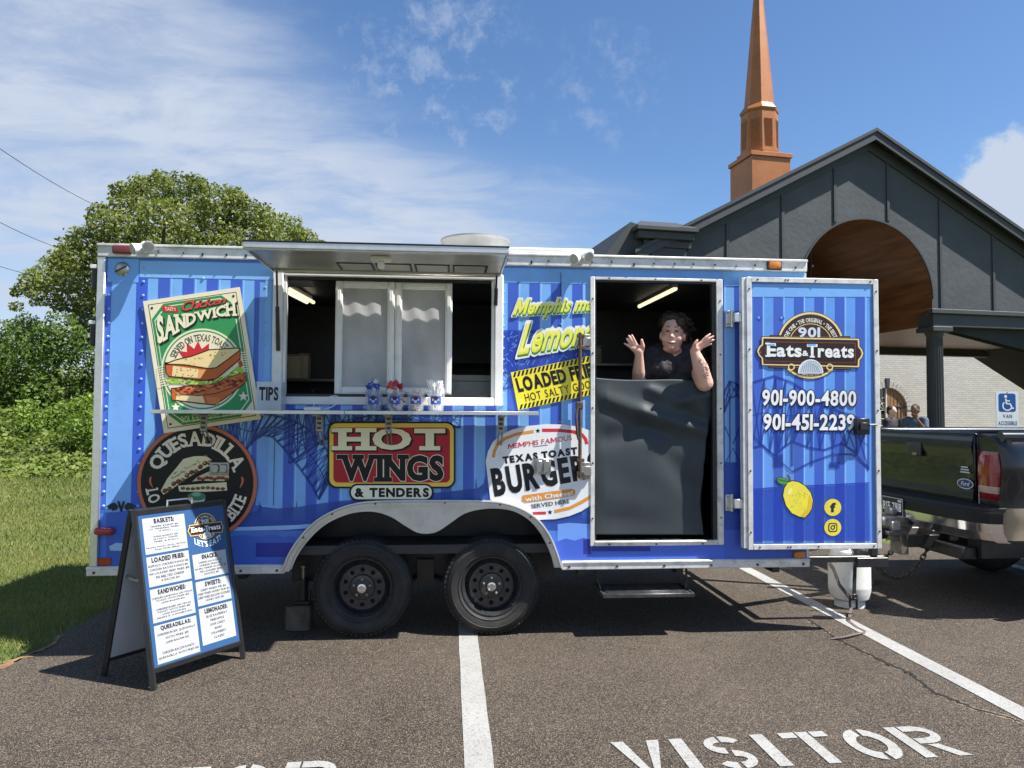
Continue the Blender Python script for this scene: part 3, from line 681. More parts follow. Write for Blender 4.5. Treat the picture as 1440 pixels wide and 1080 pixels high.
# service window
sw = MB()
a0, a1, z0, z1 = WIN
sw.box((a0 - 0.06, -0.022, z0 - 0.055), (a0 + 0.008, 0.05, z1 + 0.03), 0.006); sw.box((a1 - 0.008, -0.022, z0 - 0.055), (a1 + 0.05, 0.05, z1 + 0.03), 0.006)
sw.box((a0 + 0.0085, -0.022, z0 - 0.055), (a1 - 0.0085, 0.05, z0 + 0.0), 0.006); sw.box((a0 + 0.0085, -0.022, z1 - 0.008), (a1 - 0.0085, 0.05, z1 + 0.03), 0.006)
sw.box((a0 + 0.0085, -0.012, z0 + 0.001), (a0 + 0.03, 0.03, z1 - 0.009), 0.003); sw.box((a1 - 0.03, -0.012, z0 + 0.001), (a1 - 0.0085, 0.03, z1 - 0.009), 0.003)
win = sw.build('service_window', 'white', trailer)
for za_, zb_ in ((z0 + 0.001, z0 + 0.018), (z1 - 0.03, z1 - 0.012)): k = MB(); k.box((a0 + 0.031, 0.0, za_), (a1 - 0.031, 0.04, zb_)); k.build('window_track', 'black', win)
for xa, xb, y in ((-0.775, -0.378, 0.005), (-0.376, 0.015, 0.012)):
    f_ = MB(); za, zb = z0 + 0.019, z1 - 0.031; t = 0.048
    for (p, q2) in (((xa, za), (xa + t, zb)), ((xb - t, za), (xb, zb)), ((xa + t + .0005, za), (xb - t - .0005, za + t)), ((xa + t + .0005, zb - t), (xb - t - .0005, zb))):
        f_.box((p[0], y, p[1]), (q2[0], y + 0.03, q2[1]), 0.004); f_.box((p[0] + .012, y - 0.006, p[1] + .012), (q2[0] - .012, y, q2[1] - .012), 0.002)
    f_ = f_.build('sash', 'white', win)
    s_ = MB(); nx, nz = 14, 20; vs = [(xa + t + (xb - xa - 2 * t) * i / nx, y + 0.016 + 0.003 * math.sin(i * 1.1 + j * .4), za + t + (zb - za - 2 * t) * j / nz) for j in range(nz + 1) for i in range(nx + 1)]
    s_.add(vs, [[j * (nx + 1) + i, j * (nx + 1) + i + 1, (j + 1) * (nx + 1) + i + 1, (j + 1) * (nx + 1) + i] for j in range(nz) for i in range(nx)]); s_.build('screen', 'screen', f_)
# awning
MT['awn'] = mat('awning_underside', (0.50, 0.50, 0.47), 0.38, 0.45, 0.10, 4, dirt=(0.28, 0.27, 0.24), dirt_amt=0.5, dscale=3)
aw = MB(); A0, A1, AD, AZ = -1.172, 0.332, 0.765, 2.466
aw.box((A0, -AD, AZ), (A1, -0.052, AZ + 0.022)); aw = aw.build('awning', 'awn', trailer, smooth=0)
e_ = MB()
e_.box((A0 - 0.004, -AD - 0.012, AZ - 0.010), (A1 + 0.004, -AD - 0.0005, AZ + 0.026), 0.003); e_.box((A0 - 0.012, -AD, AZ - 0.014), (A0 - 0.0005, -0.052, AZ + 0.026), 0.003); e_.box((A1 + 0.0005, -AD, AZ - 0.014), (A1 + 0.012, -0.052, AZ + 0.026), 0.003)
e_.box((A0 + 0.001, -0.10, AZ - 0.02), (A1 - 0.001, -0.053, AZ - 0.001), 0.004); e_.box((A0 + .001, -AD + .001, AZ - .018), (A1 - .001, -AD + .04, AZ - .001), .003); e_.build('awning_edge', 'alu_clean', aw)
e_ = MB(); e_.box((A0 - 0.013, -AD - 0.016, AZ + 0.0265), (A1 + 0.013, -0.052, AZ + 0.034), 0.002); e_.build('awning_seal', 'black', aw)
e_ = MB()
for i in range(4):
    xa = -0.72 + 0.245 * i; xb = xa + 0.225
    for u0, v0, u1, v1 in ((xa, -0.36, xb, -0.35), (xa, -0.352 + .0025, xa + 0.012, -0.14), (xb - 0.012, -0.3495, xb, -0.14)): e_.box((u0, v0, AZ - 0.006), (u1, v1, AZ - 0.001))
e_.build('awning_slots', 'black', aw)
e_ = MB(); e_.box((-0.48, -0.60, AZ - 0.03), (-0.36, -0.52, AZ - 0.001), 0.006); e_.box((-0.44, -0.59, AZ - 0.075), (-0.40, -0.54, AZ - 0.03), 0.006); e_.build('awning_latch', 'white', aw)
for x, zl in ((A0 + 0.03, 1.93), (A1 - 0.02, 2.26)):
    e_ = MB(); e_.cyl((x, -0.03, zl), (x - .0, -0.075, zl + (2.455 - zl) * .55), 0.013, n=10); e_.m(1).cyl((x, -0.075, zl + (2.455 - zl) * .55), (x, -0.11, 2.45), 0.007, n=8); e_.build('gas_strut', ['black', 'blacksteel'], trailer)
# counter
cn = MB(); cn.box((-1.832, -0.335, 1.522), (0.572, -0.024, 1.530), 0.002); cn.box((-1.832, -0.338, 1.508), (-0.66, -0.3355, 1.5305), 0.001); cn.box((-0.655, -0.338, 1.508), (0.572, -0.3355, 1.5305), 0.001)
cn.box((-1.834, -0.335, 1.507), (-1.8322, -0.024, 1.5305)); cn.box((0.5722, -0.335, 1.507), (0.574, -0.024, 1.5305)); cn = cn.build('counter', 'alu_clean', trailer)
for px in (288, 450, 547, 704):
    x = on_y(px, 595, -0.12).x; e_ = MB()
    e_.box((x - 0.022, -0.150, 1.395), (x + 0.022, -0.138, 1.506), 0.003); e_.box((x - 0.022, -0.30, 1.494), (x + 0.022, -0.151, 1.506), 0.003)
    for z in (1.41, 1.44, 1.47): e_.m(1).box((x - 0.013, -0.157, z), (x + 0.013, -0.1505, z + 0.016), 0.002)
    e_.m(0).cyl((x - .012, -0.138, 1.40), (x - .012, -0.002, 1.30), 0.006, n=8); e_.cyl((x + .012, -0.138, 1.40), (x + .012, -0.002, 1.30), 0.006, n=8); e_.build('counter_bracket', ['steel', 'rust'], cn)
# outlet covers on the wall
for xa, ya, xb, yb in ((294, 650, 322, 668), (751, 645, 775, 667)):
    p, q2 = on_y(xa, yb, -0.03), on_y(xb, ya, -0.03); e_ = MB()
    e_.box((p.x, -0.028, p.z), (q2.x, -0.008, q2.z), 0.004); xm = (p.x + q2.x) / 2
    e_.box((p.x + .012, -0.042, p.z + .012), (xm - .004, -0.0285, q2.z - .012), 0.006); e_.box((xm + .004, -0.042, p.z + .012), (q2.x - .012, -0.0285, q2.z - .012), 0.006); e_.build('outlet_cover', 'stainless', trailer)

# door frame, flap, step
a0, a1, z0, z1 = DOOR; df = MB()
df.box((a0 - 0.032, -0.016, z0 - 0.035), (a0, 0.045, z1 + 0.022), 0.004); df.box((a1, -0.016, z0 - 0.035), (a1 + 0.045, 0.045, z1 + 0.022), 0.004)
df.box((a0 + .0005, -0.016, z0 - 0.035), (a1 - .0005, 0.05, z0), 0.004); df.box((a0 + .0005, -0.016, z1), (a1 - .0005, 0.045, z1 + 0.022), 0.004); df.box((a0 + .0005, -0.03, z0 - 0.012), (a1 - .0005, -0.0165, z0 - 0.002), 0.002)
for i in range(3): df.m(1).cyl((a0 + .1 + i * .33, -0.0155, z1 + .011), (a0 + .1 + i * .33, -0.02, z1 + .011), 0.006, n=8).cyl((a0 + .1 + i * .33, -0.0155, z0 - .024), (a0 + .1 + i * .33, -0.02, z0 - .024), 0.006, n=8)
for i in range(5): 
    for x in (a0 - .016, a1 + .024): df.cyl((x, -0.0155, 0.8 + i * .38), (x, -0.02, 0.8 + i * .38), 0.006, n=8)
df.build('door_frame', ['alu', 'black'], trailer)
sl = MB(); sl.box((a0 + .001, 0.0, z0 + .001), (a0 + .012, 0.04, z1 - .001)); sl.box((a1 - .028, 0.0, z0 + .001), (a1 - .001, 0.04, z1 - .001)); sl.box((a0 + .013, 0.0, z1 - .014), (a1 - .029, 0.04, z1 - .001)); sl.build('door_seal', 'black', trailer)
MT['tarp'] = mat('dark_vinyl_sheet', (0.034, 0.044, 0.050), 0.58, 0, 0.15, 3, spec=0.4, bump=0.05, bscale=40, rvar=0.08)
tp = MB(); nx, nz = 90, 120; vs = []
def seg_d(p, a, b):
    ax, ay = a; bx, by = b; t = max(0, min(1, ((p[0] - ax) * (bx - ax) + (p[1] - ay) * (by - ay)) / ((bx - ax) ** 2 + (by - ay) ** 2))); return math.hypot(p[0] - ax - t * (bx - ax), p[1] - ay - t * (by - ay)), t
FOLD = [((836, 556), (905, 580), .030, 13), ((905, 580), (988, 606), .040, 9), ((915, 548), (955, 566), .034, 9), ((955, 566), (1000, 552), .032, 9), ((838, 618), (905, 606), -.026, 15), ((900, 598), (965, 622), -.024, 13), ((940, 560), (985, 590), -.030, 8),
        ((965, 622), (985, 668), .014, 12), ((938, 640), (968, 684), -.016, 15), ((890, 655), (985, 700), .006, 20), ((842, 690), (975, 735), .010, 24), ((845, 745), (985, 720), -.010, 22), ((985, 560), (992, 640), .022, 9), ((850, 575), (930, 608), -.016, 9)]
for j in range(nz + 1):
    for i in range(nx + 1):
        u, v = i / nx, j / nz
        ytop = 531 + 2.0 * u + 9 * u ** 3 + 2.5 * math.sin(u * 5.5); xr = 1004 - 17 * min(1, v / 0.55) ** 1.3 + 2 * math.sin(v * 14)
        px = 834 + (xr - 834) * u; py = ytop + (752 - ytop) * v; p = on_y(px, py, 0.045)
        dpt = 0.0
        for A_, B_, h, wd in FOLD:
            dd, t = seg_d((px, py), A_, B_); dpt += h * math.exp(-(dd / wd) ** 2)
        edge_ = min(1, (1 - u) / 0.02); damp = min(1, v * 14 + .3) * min(1, (1 - v) * 9) * min(1, u * 9)
        vs.append((p.x, 0.040 - dpt * damp * 0.62 - 0.004 * math.sin(u * 9 + v * 3) * damp, p.z))
tp.add(vs, [[j * (nx + 1) + i, j * (nx + 1) + i + 1, (j + 1) * (nx + 1) + i + 1, (j + 1) * (nx + 1) + i] for j in range(nz) for i in range(nx)]); 
tpo = tp.build('entry_flap', 'tarp', trailer, smooth=80); sm = tpo.modifiers.new('s', 'SOLIDIFY'); sm.thickness = 0.002
MT['stepsteel'] = mat('worn_black_steel', (0.05, 0.05, 0.052), 0.4, 0.3, 0.4, 22, dirt=(0.14, 0.14, 0.13), dirt_amt=0.6, dscale=18)
st = MB(); S0, S1 = on_y(848, 842, -.1).x, on_y(978, 842, -.1).x
st.box((S0, -0.09, 0.272), (S1, -0.074, 0.300), 0.004); st.box((S0, -0.0735, 0.272), (S0 + .015, 0.24, 0.300), 0.003); st.box((S1 - .015, -0.0735, 0.272), (S1, 0.24, 0.300), 0.003); st.box((S0 + .016, -0.073, 0.280), (S1 - .016, 0.24, 0.293), 0.002)
for i in range(9): st.box((S0 + .04, -0.055 + i * .03, 0.2935), (S1 - .04, -0.043 + i * .03, 0.299), 0.001)
st.tube([(S0 + .02, 0.05, 0.29), (S0 - .01, 0.12, 0.40), (S0 - .01, 0.14, 0.46)], 0.008, 6); st.tube([(S1 - .02, 0.05, 0.29), (S1 + .01, 0.12, 0.40), (S1 + .01, 0.14, 0.46)], 0.008, 6); st.build('step', 'stepsteel', trailer)

# lock rod beside the doorway
lb = MB(); p0, p1 = on_y(816, 468, -0.05), on_y(813, 672, -0.05)
lb.cyl((p0.x, -0.045, p1.z), (p0.x, -0.045, p0.z), 0.013, n=10)
pm = on_y(812, 575, -.05); lb.tube([(p0.x - .015, -0.05, pm.z + .02), (p0.x - .03, -0.06, pm.z - .05), (p0.x - .022, -0.06, pm.z - .17), (p0.x - .01, -.05, pm.z - .21)], 0.009, 8)
lb.box((p0.x - .03, -0.06, pm.z - .0), (p0.x + .02, -0.03, pm.z + .05), 0.005)
for z in (p0.z - .02, p0.z - .10, p1.z + .03, p1.z + .12): lb.box((p0.x - .022, -0.056, z - .012), (p0.x + .03, -0.03, z + .012), 0.003)
lb.build('lock_rod', 'rust', trailer)
for (xa, ya, xb, yb) in ((817, 470, 830, 492), (815, 650, 830, 674)):
    p, q2 = on_y(xa, yb, -.03), on_y(xb, ya, -.03); e_ = MB(); e_.box((p.x, -0.026, p.z), (q2.x, -0.008, q2.z), 0.003); e_.box((p.x + .008, -0.05, p.z + .025), (q2.x + .004, -0.0265, q2.z - .025), 0.004)
    for z in (p.z + .012, q2.z - .012): e_.cyl(((p.x + q2.x) / 2, -0.0255, z), ((p.x + q2.x) / 2, -0.034, z), 0.008, n=8)
    e_.build('lock_bracket', 'steel', trailer)

# the side door, swung fully open
DX0, DX1, DZ0, DZ1, DY = 2.052, 3.012, 0.592, 2.478, -0.105
dr = MB(); dr.box((DX0 + .02, DY, DZ0 + .02), (DX1 - .02, DY + .045, DZ1 - .02)); door = dr.build('side_door', 'blue', trailer, smooth=0)
e_ = MB(); t = 0.036
e_.box((DX0, DY - .012, DZ0), (DX0 + t, DY + .05, DZ1), 0.003); e_.box((DX1 - t, DY - .012, DZ0), (DX1, DY + .05, DZ1), 0.003); e_.box((DX0 + t + .0005, DY - .012, DZ0), (DX1 - t - .0005, DY + .05, DZ0 + t), 0.003); e_.box((DX0 + t + .0005, DY - .012, DZ1 - t), (DX1 - t - .0005, DY + .05, DZ1), 0.003)
e_.box((DX0 - .03, DY - .004, DZ0 + .01), (DX0 - .001, DY + .05, DZ1 - .005), 0.002)
for i in range(5):
    z = DZ0 + .12 + i * .42
    for x in (DX0 + t / 2, DX1 - t / 2): e_.m(1).cyl((x, DY - .0115, z), (x, DY - .017, z), .006, n=8)
for x in (DX0 + .08, DX0 + .28, DX0 + .30, DX0 + .5, DX1 - .06): e_.cyl((x, DY - .0115, DZ1 - t / 2), (x, DY - .017, DZ1 - t / 2), .006, n=8); e_.cyl((x, DY - .0115, DZ0 + t / 2), (x, DY - .017, DZ0 + t / 2), .006, n=8)
e_.build('door_edge', ['alu', 'black'], door)
for py in (448, 707):
    z = on_y(1030, py, -.03).z; e_ = MB(); x = on_y(1030, py, -.03).x
    e_.box((x - .045, -0.024, z - .058), (x - .008, -0.001, z + .058), 0.005); e_.box((x - .012, -0.10, z - .032), (DX0 - .028, -0.076, z + .032), 0.004); e_.box((x - .008, -.082, z - .03), (x + .004, -.002, z + .03), .003); e_.cyl((x - .004, -0.03, z - .06), (x - .004, -0.03, z + .06), 0.011, n=10)
    for s in (-1, 1): e_.m(1).cyl((x - .03, -0.0235, z + s * .04), (x - .03, -0.03, z + s * .04), .008, n=8); e_.m(0)
    e_.build('hinge', ['alu_clean', 'steel'], door)
p, q2 = on_y(1203, 611, DY - .03), on_y(1222, 588, DY - .03); e_ = MB(); e_.box((p.x, DY - .045, p.z), (q2.x, DY - .001, q2.z), 0.006); e_.box((p.x + .02, DY - .06, p.z + .03), (q2.x - .02, DY - .0455, q2.z - .03), 0.004); e_.m(1).cyl((q2.x - .01, DY - .052, (p.z + q2.z) / 2 + .01), (q2.x + .045, DY - .052, (p.z + q2.z) / 2 + .012), .008, n=8); e_.build('door_latch', ['black', 'steel'], door)

# kitchen light fittings
MT['tube'] = mat('lamp_tube', (0.9, 0.9, 0.85), 0.4, 0, 0, 1, emit=(1.0, 0.88, 0.58, 0.62))
def tube_lamp(a_, b_, both=False):
    a_, b_ = Vector(a_), Vector(b_); m_ = MB(); m_.tube([a_ + Vector((0, 0, .03)), b_ + Vector((0, 0, .03))], 0.028, 4); o = m_.build('ceiling_lamp', 'white', trailer, smooth=0)
    sd = (b_ - a_).normalized().cross(Vector((0, 0, 1))) * .028
    for s in ((-1, 1) if both else (0,)): t_ = MB(); t_.cyl(a_ + sd * s, b_ + sd * s, 0.016, n=12); t_.build('lamp_tube', 'tube', o)
pa, pb = on_y(899, 431, 1.48), on_y(950, 406, 0.52); tube_lamp(pa, pb, False)
pa = on_y(402, 407, 0.62); pb = on_y(436, 425, 1.40); tube_lamp(pa, (pb.x, pb.y, pb.z), True)
# ================================================================== PRINTED ARTWORK ON THE TRAILER
KP = 1.06
def C(r, g, b, a=1.0): return (min(lin(r) * KP, 0.86), min(lin(g) * KP, 0.86), min(lin(b) * KP, 0.86), a)
CREAM, BLK, WHT = C(232, 222, 190), C(16, 16, 20), C(250, 250, 248)
LIGHT, DARK, PALE = C(118, 170, 230), C(62, 96, 190), C(122, 176, 240)
front = lambda X, Z, h: Vector((X, -0.0006 - h, Z))
wx = lambda px, py=480: on_y(px, py).x
wz = lambda px, py: on_y(px, py).z
ARCHC = arch
A = Art(front, 0.0009)
def stripes(art, xa, xb, za, zb, dark0, per, fx=lambda x: x):
    art.rect(xa, za, xb, zb, LIGHT, 1); k = math.floor((xa - dark0) / per)
    while dark0 + k * per < xb:
        a, b = max(xa, dark0 + k * per), min(xb, dark0 + k * per + per * 0.5); k += 1
        if b > a + .002:
            art.rect(a, za, b, zb, DARK, 2)
            e = min(0.010, (b - a) * .3); art.rect(b - e, za, b, zb, C(74, 116, 214), 3); art.rect(min(b, b + 0.0), za, min(xb, b + .012), zb, C(138, 188, 242), 2)
# base below the stripes and border strips
A.rect(X0 + .04, 0.512, X1, 2.537, C(78, 122, 214), 0.4)
xl = wx(190)
stripes(A, wx(206), wx(386), 0.83, wz(300, 393), wx(221), 0.156)
stripes(A, wx(386), wx(831), 0.80, wz(760, 397), wx(714), 0.150)
stripes(A, wx(1018), X1 - .01, 0.80, wz(1030, 402), wx(1033), 0.150)
A.rect(wx(155), 0.86, xl, 2.5, C(118, 168, 232), 2); A.rect(X0 + .04, 0.86, wx(155) - .003, 2.537, C(66, 104, 206), 2); A.rect(xl + .002, 0.86, wx(206), 2.46, C(58, 92, 200), 2)
A.rect(wx(194), wz(300, 392), wx(388), wz(300, 369), C(128, 180, 242), 3); A.rect(X0 + .04, wz(300, 369), wx(388), 2.537, C(70, 118, 214), 3)
A.rect(X0 + .045, wz(170, 397), wx(193), wz(170, 364), C(112, 166, 234), 4)
A.rect(wx(788) - .002, 0.8, wx(788) + .002, 2.5, C(30, 46, 96), 9); A.rect(wx(389) - .002, 0.9, wx(389) + .002, 2.5, C(36, 56, 110), 9)
A.rect(wx(372), 1.62, wx(381), wz(300, 393), C(122, 172, 232), 4); A.rect(wx(364), 0.9, wx(380), 2.39, C(108, 156, 224), 3.4)
A.rect(wx(706), wz(760, 398), wx(831), wz(760, 378), C(118, 172, 238), 3); A.rect(wx(706), wz(760, 378), X1, 2.537, C(84, 138, 222), 3)
A.rect(wx(831), wz(900, 392), X1, wz(900, 374), C(112, 166, 234), 4)
A.rect(wx(1018), wz(1030, 402), wx(1130), wz(1030, 378), C(124, 178, 242), 4.4)
# bridge silhouette: lattice between two chords
NAVY = C(30, 58, 142, 0.56)
def poly_at(pts, t):
    t = t * (len(pts) - 1); i = min(int(t), len(pts) - 2); f = t - i
    return (pts[i][0] + (pts[i + 1][0] - pts[i][0]) * f, pts[i][1] + (pts[i + 1][1] - pts[i][1]) * f)
def truss(art, lowc, upc, n, w, col, lay):
    art.line(lowc, w * 1.6, col, lay); art.line(upc, w * 1.5, col, lay + .15)
    for i in range(n + 1):
        a, b = poly_at(lowc, i / n), poly_at(upc, i / n); art.line([a, b], w, col, lay + .3)
        if i < n:
            c, d_ = poly_at(lowc, (i + 1) / n), poly_at(upc, (i + 1) / n); art.line([a, d_], w * .75, col, lay + .45); art.line([b, c], w * .75, col, lay + .6)
            m1, m2 = ((a[0] + b[0]) / 2, (a[1] + b[1]) / 2), ((c[0] + d_[0]) / 2, (c[1] + d_[1]) / 2); art.line([m1, m2], w * .6, col, lay + .75)
B = Art(wall_plane(), 0.0009); B.fr = crop(130, 560, 4)
truss(B, [(560, 215), (700, 215), (790, 225), (860, 300), (905, 240), (960, 207), (1015, 218), (1085, 290), (1165, 390), (1235, 490), (1275, 570)], [(560, 95), (680, 80), (790, 78), (900, 82), (1000, 92), (1080, 110), (1160, 140), (1240, 190), (1300, 260), (1345, 340), (1360, 420)], 22, 9, NAVY, 5)
truss(B, [(1275, 560), (1330, 400), (1420, 300), (1560, 240), (1700, 225)], [(1360, 420), (1400, 190), (1480, 120), (1580, 90), (1700, 80)], 10, 9, NAVY, 5.9)
B.fr = crop(440, 560, 3.6)
truss(B, [(-120, 330), (-20, 260), (90, 190), (250, 130), (420, 105), (600, 110), (745, 150)], [(-120, 60), (-20, 60), (90, 70), (250, 60), (420, 55), (600, 60), (750, 75)], 14, 8, C(36, 70, 160, 0.7), 5)
B.fr = crop(690, 340, 4)
B.rect(66, 497, 566, 735, C(38, 66, 176, 0.72), 5)
for i in range(90):
    x, y = rnd.uniform(70, 560), rnd.uniform(515, 725); L = rnd.uniform(12, 34); t = rnd.choice((0.5, -0.5, 1.1, -1.1)); B.line([(x, y), (x + L * math.cos(t), y + L * math.sin(t))], 5, C(120, 166, 236, 0.55), 5.3 + .01 * (i % 9))
truss(B, [(66, 830), (200, 790), (330, 770), (450, 790), (570, 850)], [(66, 740), (200, 732), (330, 730), (450, 732), (570, 736)], 9, 7, C(34, 66, 156, 0.7), 5.6)
B.fr = lambda x, y: (x, y)
# river bank and town along the bottom
bank = [(206, 727), (250, 724), (300, 722), (350, 721), (356, 719), (362, 719), (364, 712), (365, 704), (367, 712), (390, 715), (416, 713), (417, 703), (418, 713), (450, 708), (480, 704), (520, 702), (640, 690), (668, 687), (669, 671), (671, 687), (680, 680), (682, 668), (684, 686), (700, 686), (740, 690), (800, 702), (831, 708), (831, 746), (206, 746)]
B.poly(bank, C(50, 84, 170, 0.66), 6.4)
B.poly([(206, 742), (340, 741), (420, 738), (480, 733), (480, 739), (400, 745), (206, 748)], C(146, 186, 240), 6.9)
trees_ = [(206, 764)] + [(206 + i * 8, 757 - 5 * abs(math.sin(i * 1.3)) - (4 if i % 5 == 2 else 0)) for i in range(27)] + [(420, 764)]
B.rect(150, 746, 831, 798, C(84, 130, 216, .8), 6.6); B.poly(trees_ + [(420, 798), (206, 798)], C(62, 98, 190), 7.0); B.rect(360, 763, 412, 783, C(34, 52, 150), 7.3)
B.poly([(784, 737), (800, 735), (831, 737), (831, 764), (784, 764)], C(112, 156, 236), 7.0); B.poly([(781, 762), (795, 757), (808, 760), (820, 756), (831, 759), (831, 797), (781, 797)], C(70, 102, 204), 7.3); B.rect(820, 758, 831, 779, C(44, 56, 150), 7.6)
B.rect(831, 766, 1022, 797, C(72, 106, 206), 6.6); B.rect(832, 768, 914, 775, C(40, 54, 146), 7.3); B.rect(1018, 745, 1134, 797, C(66, 98, 196), 7.0)
B.poly([(150, 722), (190, 716), (206, 716), (206, 798), (150, 798)], C(66, 102, 194, 0.9), 7.0)
B.poly([(154, 768), (164, 763), (182, 765), (188, 770), (190, 775), (156, 774)], C(160, 196, 240), 7.4); B.ell(182, 780, 9, 9, C(126, 140, 160), 7.7); B.ell(182, 780, 6, 6, C(60, 90, 170), 8)
truss(B, [(1018, 580), (1026, 560), (1036, 556), (1046, 565)], [(1018, 552), (1026, 536), (1036, 540), (1046, 552)], 3, 2.0, NAVY, 5); B.rect(1018, 650, 1044, 760, C(52, 84, 184, .8), 6.4); B.line([(1019, 600), (1030, 625), (1044, 590)], 2.4, NAVY, 6.2); B.line([(1026, 560), (1026, 650)], 2.2, NAVY, 5.8)
B.line([(1018, 655), (1030, 630), (1045, 660)], 2.2, NAVY, 6)
# maker's badge: a V between two wings
for s in (-1, 1):
    B.poly([(171 + s * 4, 712), (171 + s * 9, 706.5), (171 + s * 15, 708), (171 + s * 22, 713), (171 + s * 17, 713), (171 + s * 19, 716.5), (171 + s * 13, 715.5), (171 + s * 13, 718.5), (171 + s * 6, 716.5)], C(18, 22, 44), 8.6)
B.text('V', B.box(165.5, 704.5, 176.5, 720), C(14, 16, 34), 8.9, off=0.05)
B.mb.add(A.mb.v, A.mb.f) if False else None
for art in (A, B):
    art.cut(rect((WIN[0] - .03, WIN[1] + .02, WIN[2] - .03, WIN[3] + .01))); art.cut(rect((DOOR[0] - .02, DOOR[1] + .02, DOOR[2] - .02, DOOR[3] + .01)))
    art.cut([(-1.06, 0.3), (-1.045, 0.5), (-0.96, 0.72), (-0.84, 0.835), (-0.62, 0.90), (0.31, 0.90), (0.53, 0.835), (0.66, 0.72), (0.735, 0.5), (0.75, 0.3)])
A.build('stripe_print', wall); B.build('bridge_print', wall)

# ---- chicken sandwich board
def board(name, thick, outline, fr, col):
    mb = MB(); pts = [(lambda p: (p.x, p.z))(on_y(*fr(x, y), -0.012)) for x, y in outline]; mb.col = col; mb.prism([pts], XYZ, -0.012, -0.012 - thick + 0.0005); return mb
fr = crop(130, 320, 4)
sand = Art(wall_plane(-0.018), 0.0006); sand.fr = fr
TLc, ux, vx = (285, 415), (545, -80), (118, 742)
uv = lambda u, v: (TLc[0] + ux[0] * u + vx[0] * v, TLc[1] + ux[1] * u + vx[1] * v)
quad = [uv(0, 0), uv(1, 0), uv(1, 1), uv(0, 1)]
GRN, RED = C(52, 142, 82), C(196, 44, 48)
sand.poly(quad, CREAM, 1)
ch = lambda a, b, c, d_, k: [uv(a + k, b), uv(c - k, b), uv(c, b + k * .73), uv(c, d_ - k * .73), uv(c - k, d_), uv(a + k, d_), uv(a, d_ - k * .73), uv(a, b + k * .73)]
sand.poly([uv(.045, .03), uv(.955, .03), uv(.955, .97), uv(.045, .97)], C(60, 66, 50), 2); sand.poly([uv(.052, .036), uv(.948, .036), uv(.948, .964), uv(.052, .964)], CREAM, 2.5)
sand.poly(ch(.06, .04, .94, .96, .14), GRN, 3)
sand.poly(ch(.085, .06, .915, .94, .13), C(220, 226, 200), 4); sand.poly(ch(.095, .067, .905, .933, .127), GRN, 5)
for u, v in ((.08, .06), (.92, .06), (.08, .94), (.92, .94)): p = uv(u, v); sand.ell(p[0], p[1], 7, 7, BLK, 5, 12)
cc = (620, 800)
sand.ell(cc[0], cc[1], 232, 232, CREAM, 6, 64); sand.ell(cc[0], cc[1], 222, 222, GRN, 6.6, 64); sand.ell(cc[0], cc[1], 214, 214, CREAM, 7.2, 64)
for k in range(9):
    for s in (0, 1):
        a_ = (832, 704 + k * 13.5) if s else (366, 786 + k * 13.5); sand.line([a_, (a_[0] + (52 if s else 58), a_[1] - (6 if s else 8))], 5, CREAM, 7.8)
sand.star(595, 770, 135, RED, 8.4, 13, .66, rj=.05)
sand.text('SERVED ON TEXAS TOAST', sand.arc(cc[0], cc[1], 162, 200, 203, 318), C(60, 60, 48), 8.4, off=.012, track=.07, slab=.09)
sand.poly([(398, 438), (478, 446), (486, 478), (404, 474), (392, 462)], RED, 7); sand.text('TASTY', [(410, 468), (474, 470), (470, 452), (408, 446)], CREAM, 7.6, off=.03)
for d_, col, o, ly in (((3, 4), C(30, 40, 26), .05, 7), ((0, 0), C(214, 70, 66), .012, 8.4)): sand.text('Chicken', [(497, 474), (746, 424), (740, 392), (492, 418)], col, ly, off=o, track=.0, shear=.35, base=.012, d=d_)
top = lambda u: 494 - 80 * u + 22 * math.sin(PI * u); bot = lambda u: 662 - 150 * u - 95 * math.sin(PI * u * .9) * .55
def swarp(u, v): return (362 + 440 * u + 6 * (1 - v), bot(u) + (top(u) - bot(u)) * v)
for d_, col, o, ly in (((9, 10), C(26, 34, 22), .055, 7), ((5, 6), C(26, 34, 22), .055, 7.6), ((0, 0), C(238, 226, 192), .045, 9)): sand.text('SANDWICH', swarp, col, ly, off=o, track=.03, slab=.13, base=.045, d=d_)
# the sandwich
ink = C(38, 22, 16)
def shape(art, pts, col, lay, w=5, ik=ink): art.poly(pts, col, lay); art.line(pts + [pts[0]], w, ik, lay + .5)
BRD, CRU = C(238, 208, 150), C(196, 96, 46)
shape(sand, [(445, 905), (500, 900), (860, 815), (866, 862), (840, 890), (740, 965), (690, 998), (600, 990), (450, 970)], CRU, 10)
sand.poly([(484, 918), (620, 945), (636, 988), (470, 968)], BRD, 11); sand.poly([(640, 950), (720, 958), (712, 994), (650, 990)], C(210, 120, 60), 11)
wav = [(425, 845), (470, 850), (560, 862), (640, 868), (700, 862), (760, 830), (830, 770), (850, 800), (846, 826)] 
sand.poly(wav + [(800, 835), (740, 850), (690, 880), (600, 885), (520, 880), (450, 878)], C(150, 190, 70), 11.6)
for i in range(46): x = rnd.uniform(430, 840); y = 868 - max(0, x - 690) * .38 + rnd.uniform(-14, 12); sand.ell(x, y, rnd.uniform(5, 13), rnd.uniform(4, 8), rnd.choice((C(196, 216, 90), C(110, 160, 60), C(226, 226, 150), C(96, 140, 56), C(150, 110, 170) if x < 520 else C(180, 206, 84))), 12 + .01 * (i % 12), 9)
sand.poly([(820, 756), (840, 750), (850, 775), (830, 790)], C(190, 50, 44), 12.2)
chk = [(470, 905), (520, 892), (600, 890), (690, 880), (760, 846), (836, 820), (858, 840), (850, 862), (790, 900), (700, 932), (600, 946), (500, 938)]
shape(sand, chk, C(196, 104, 56), 12.6, 4)
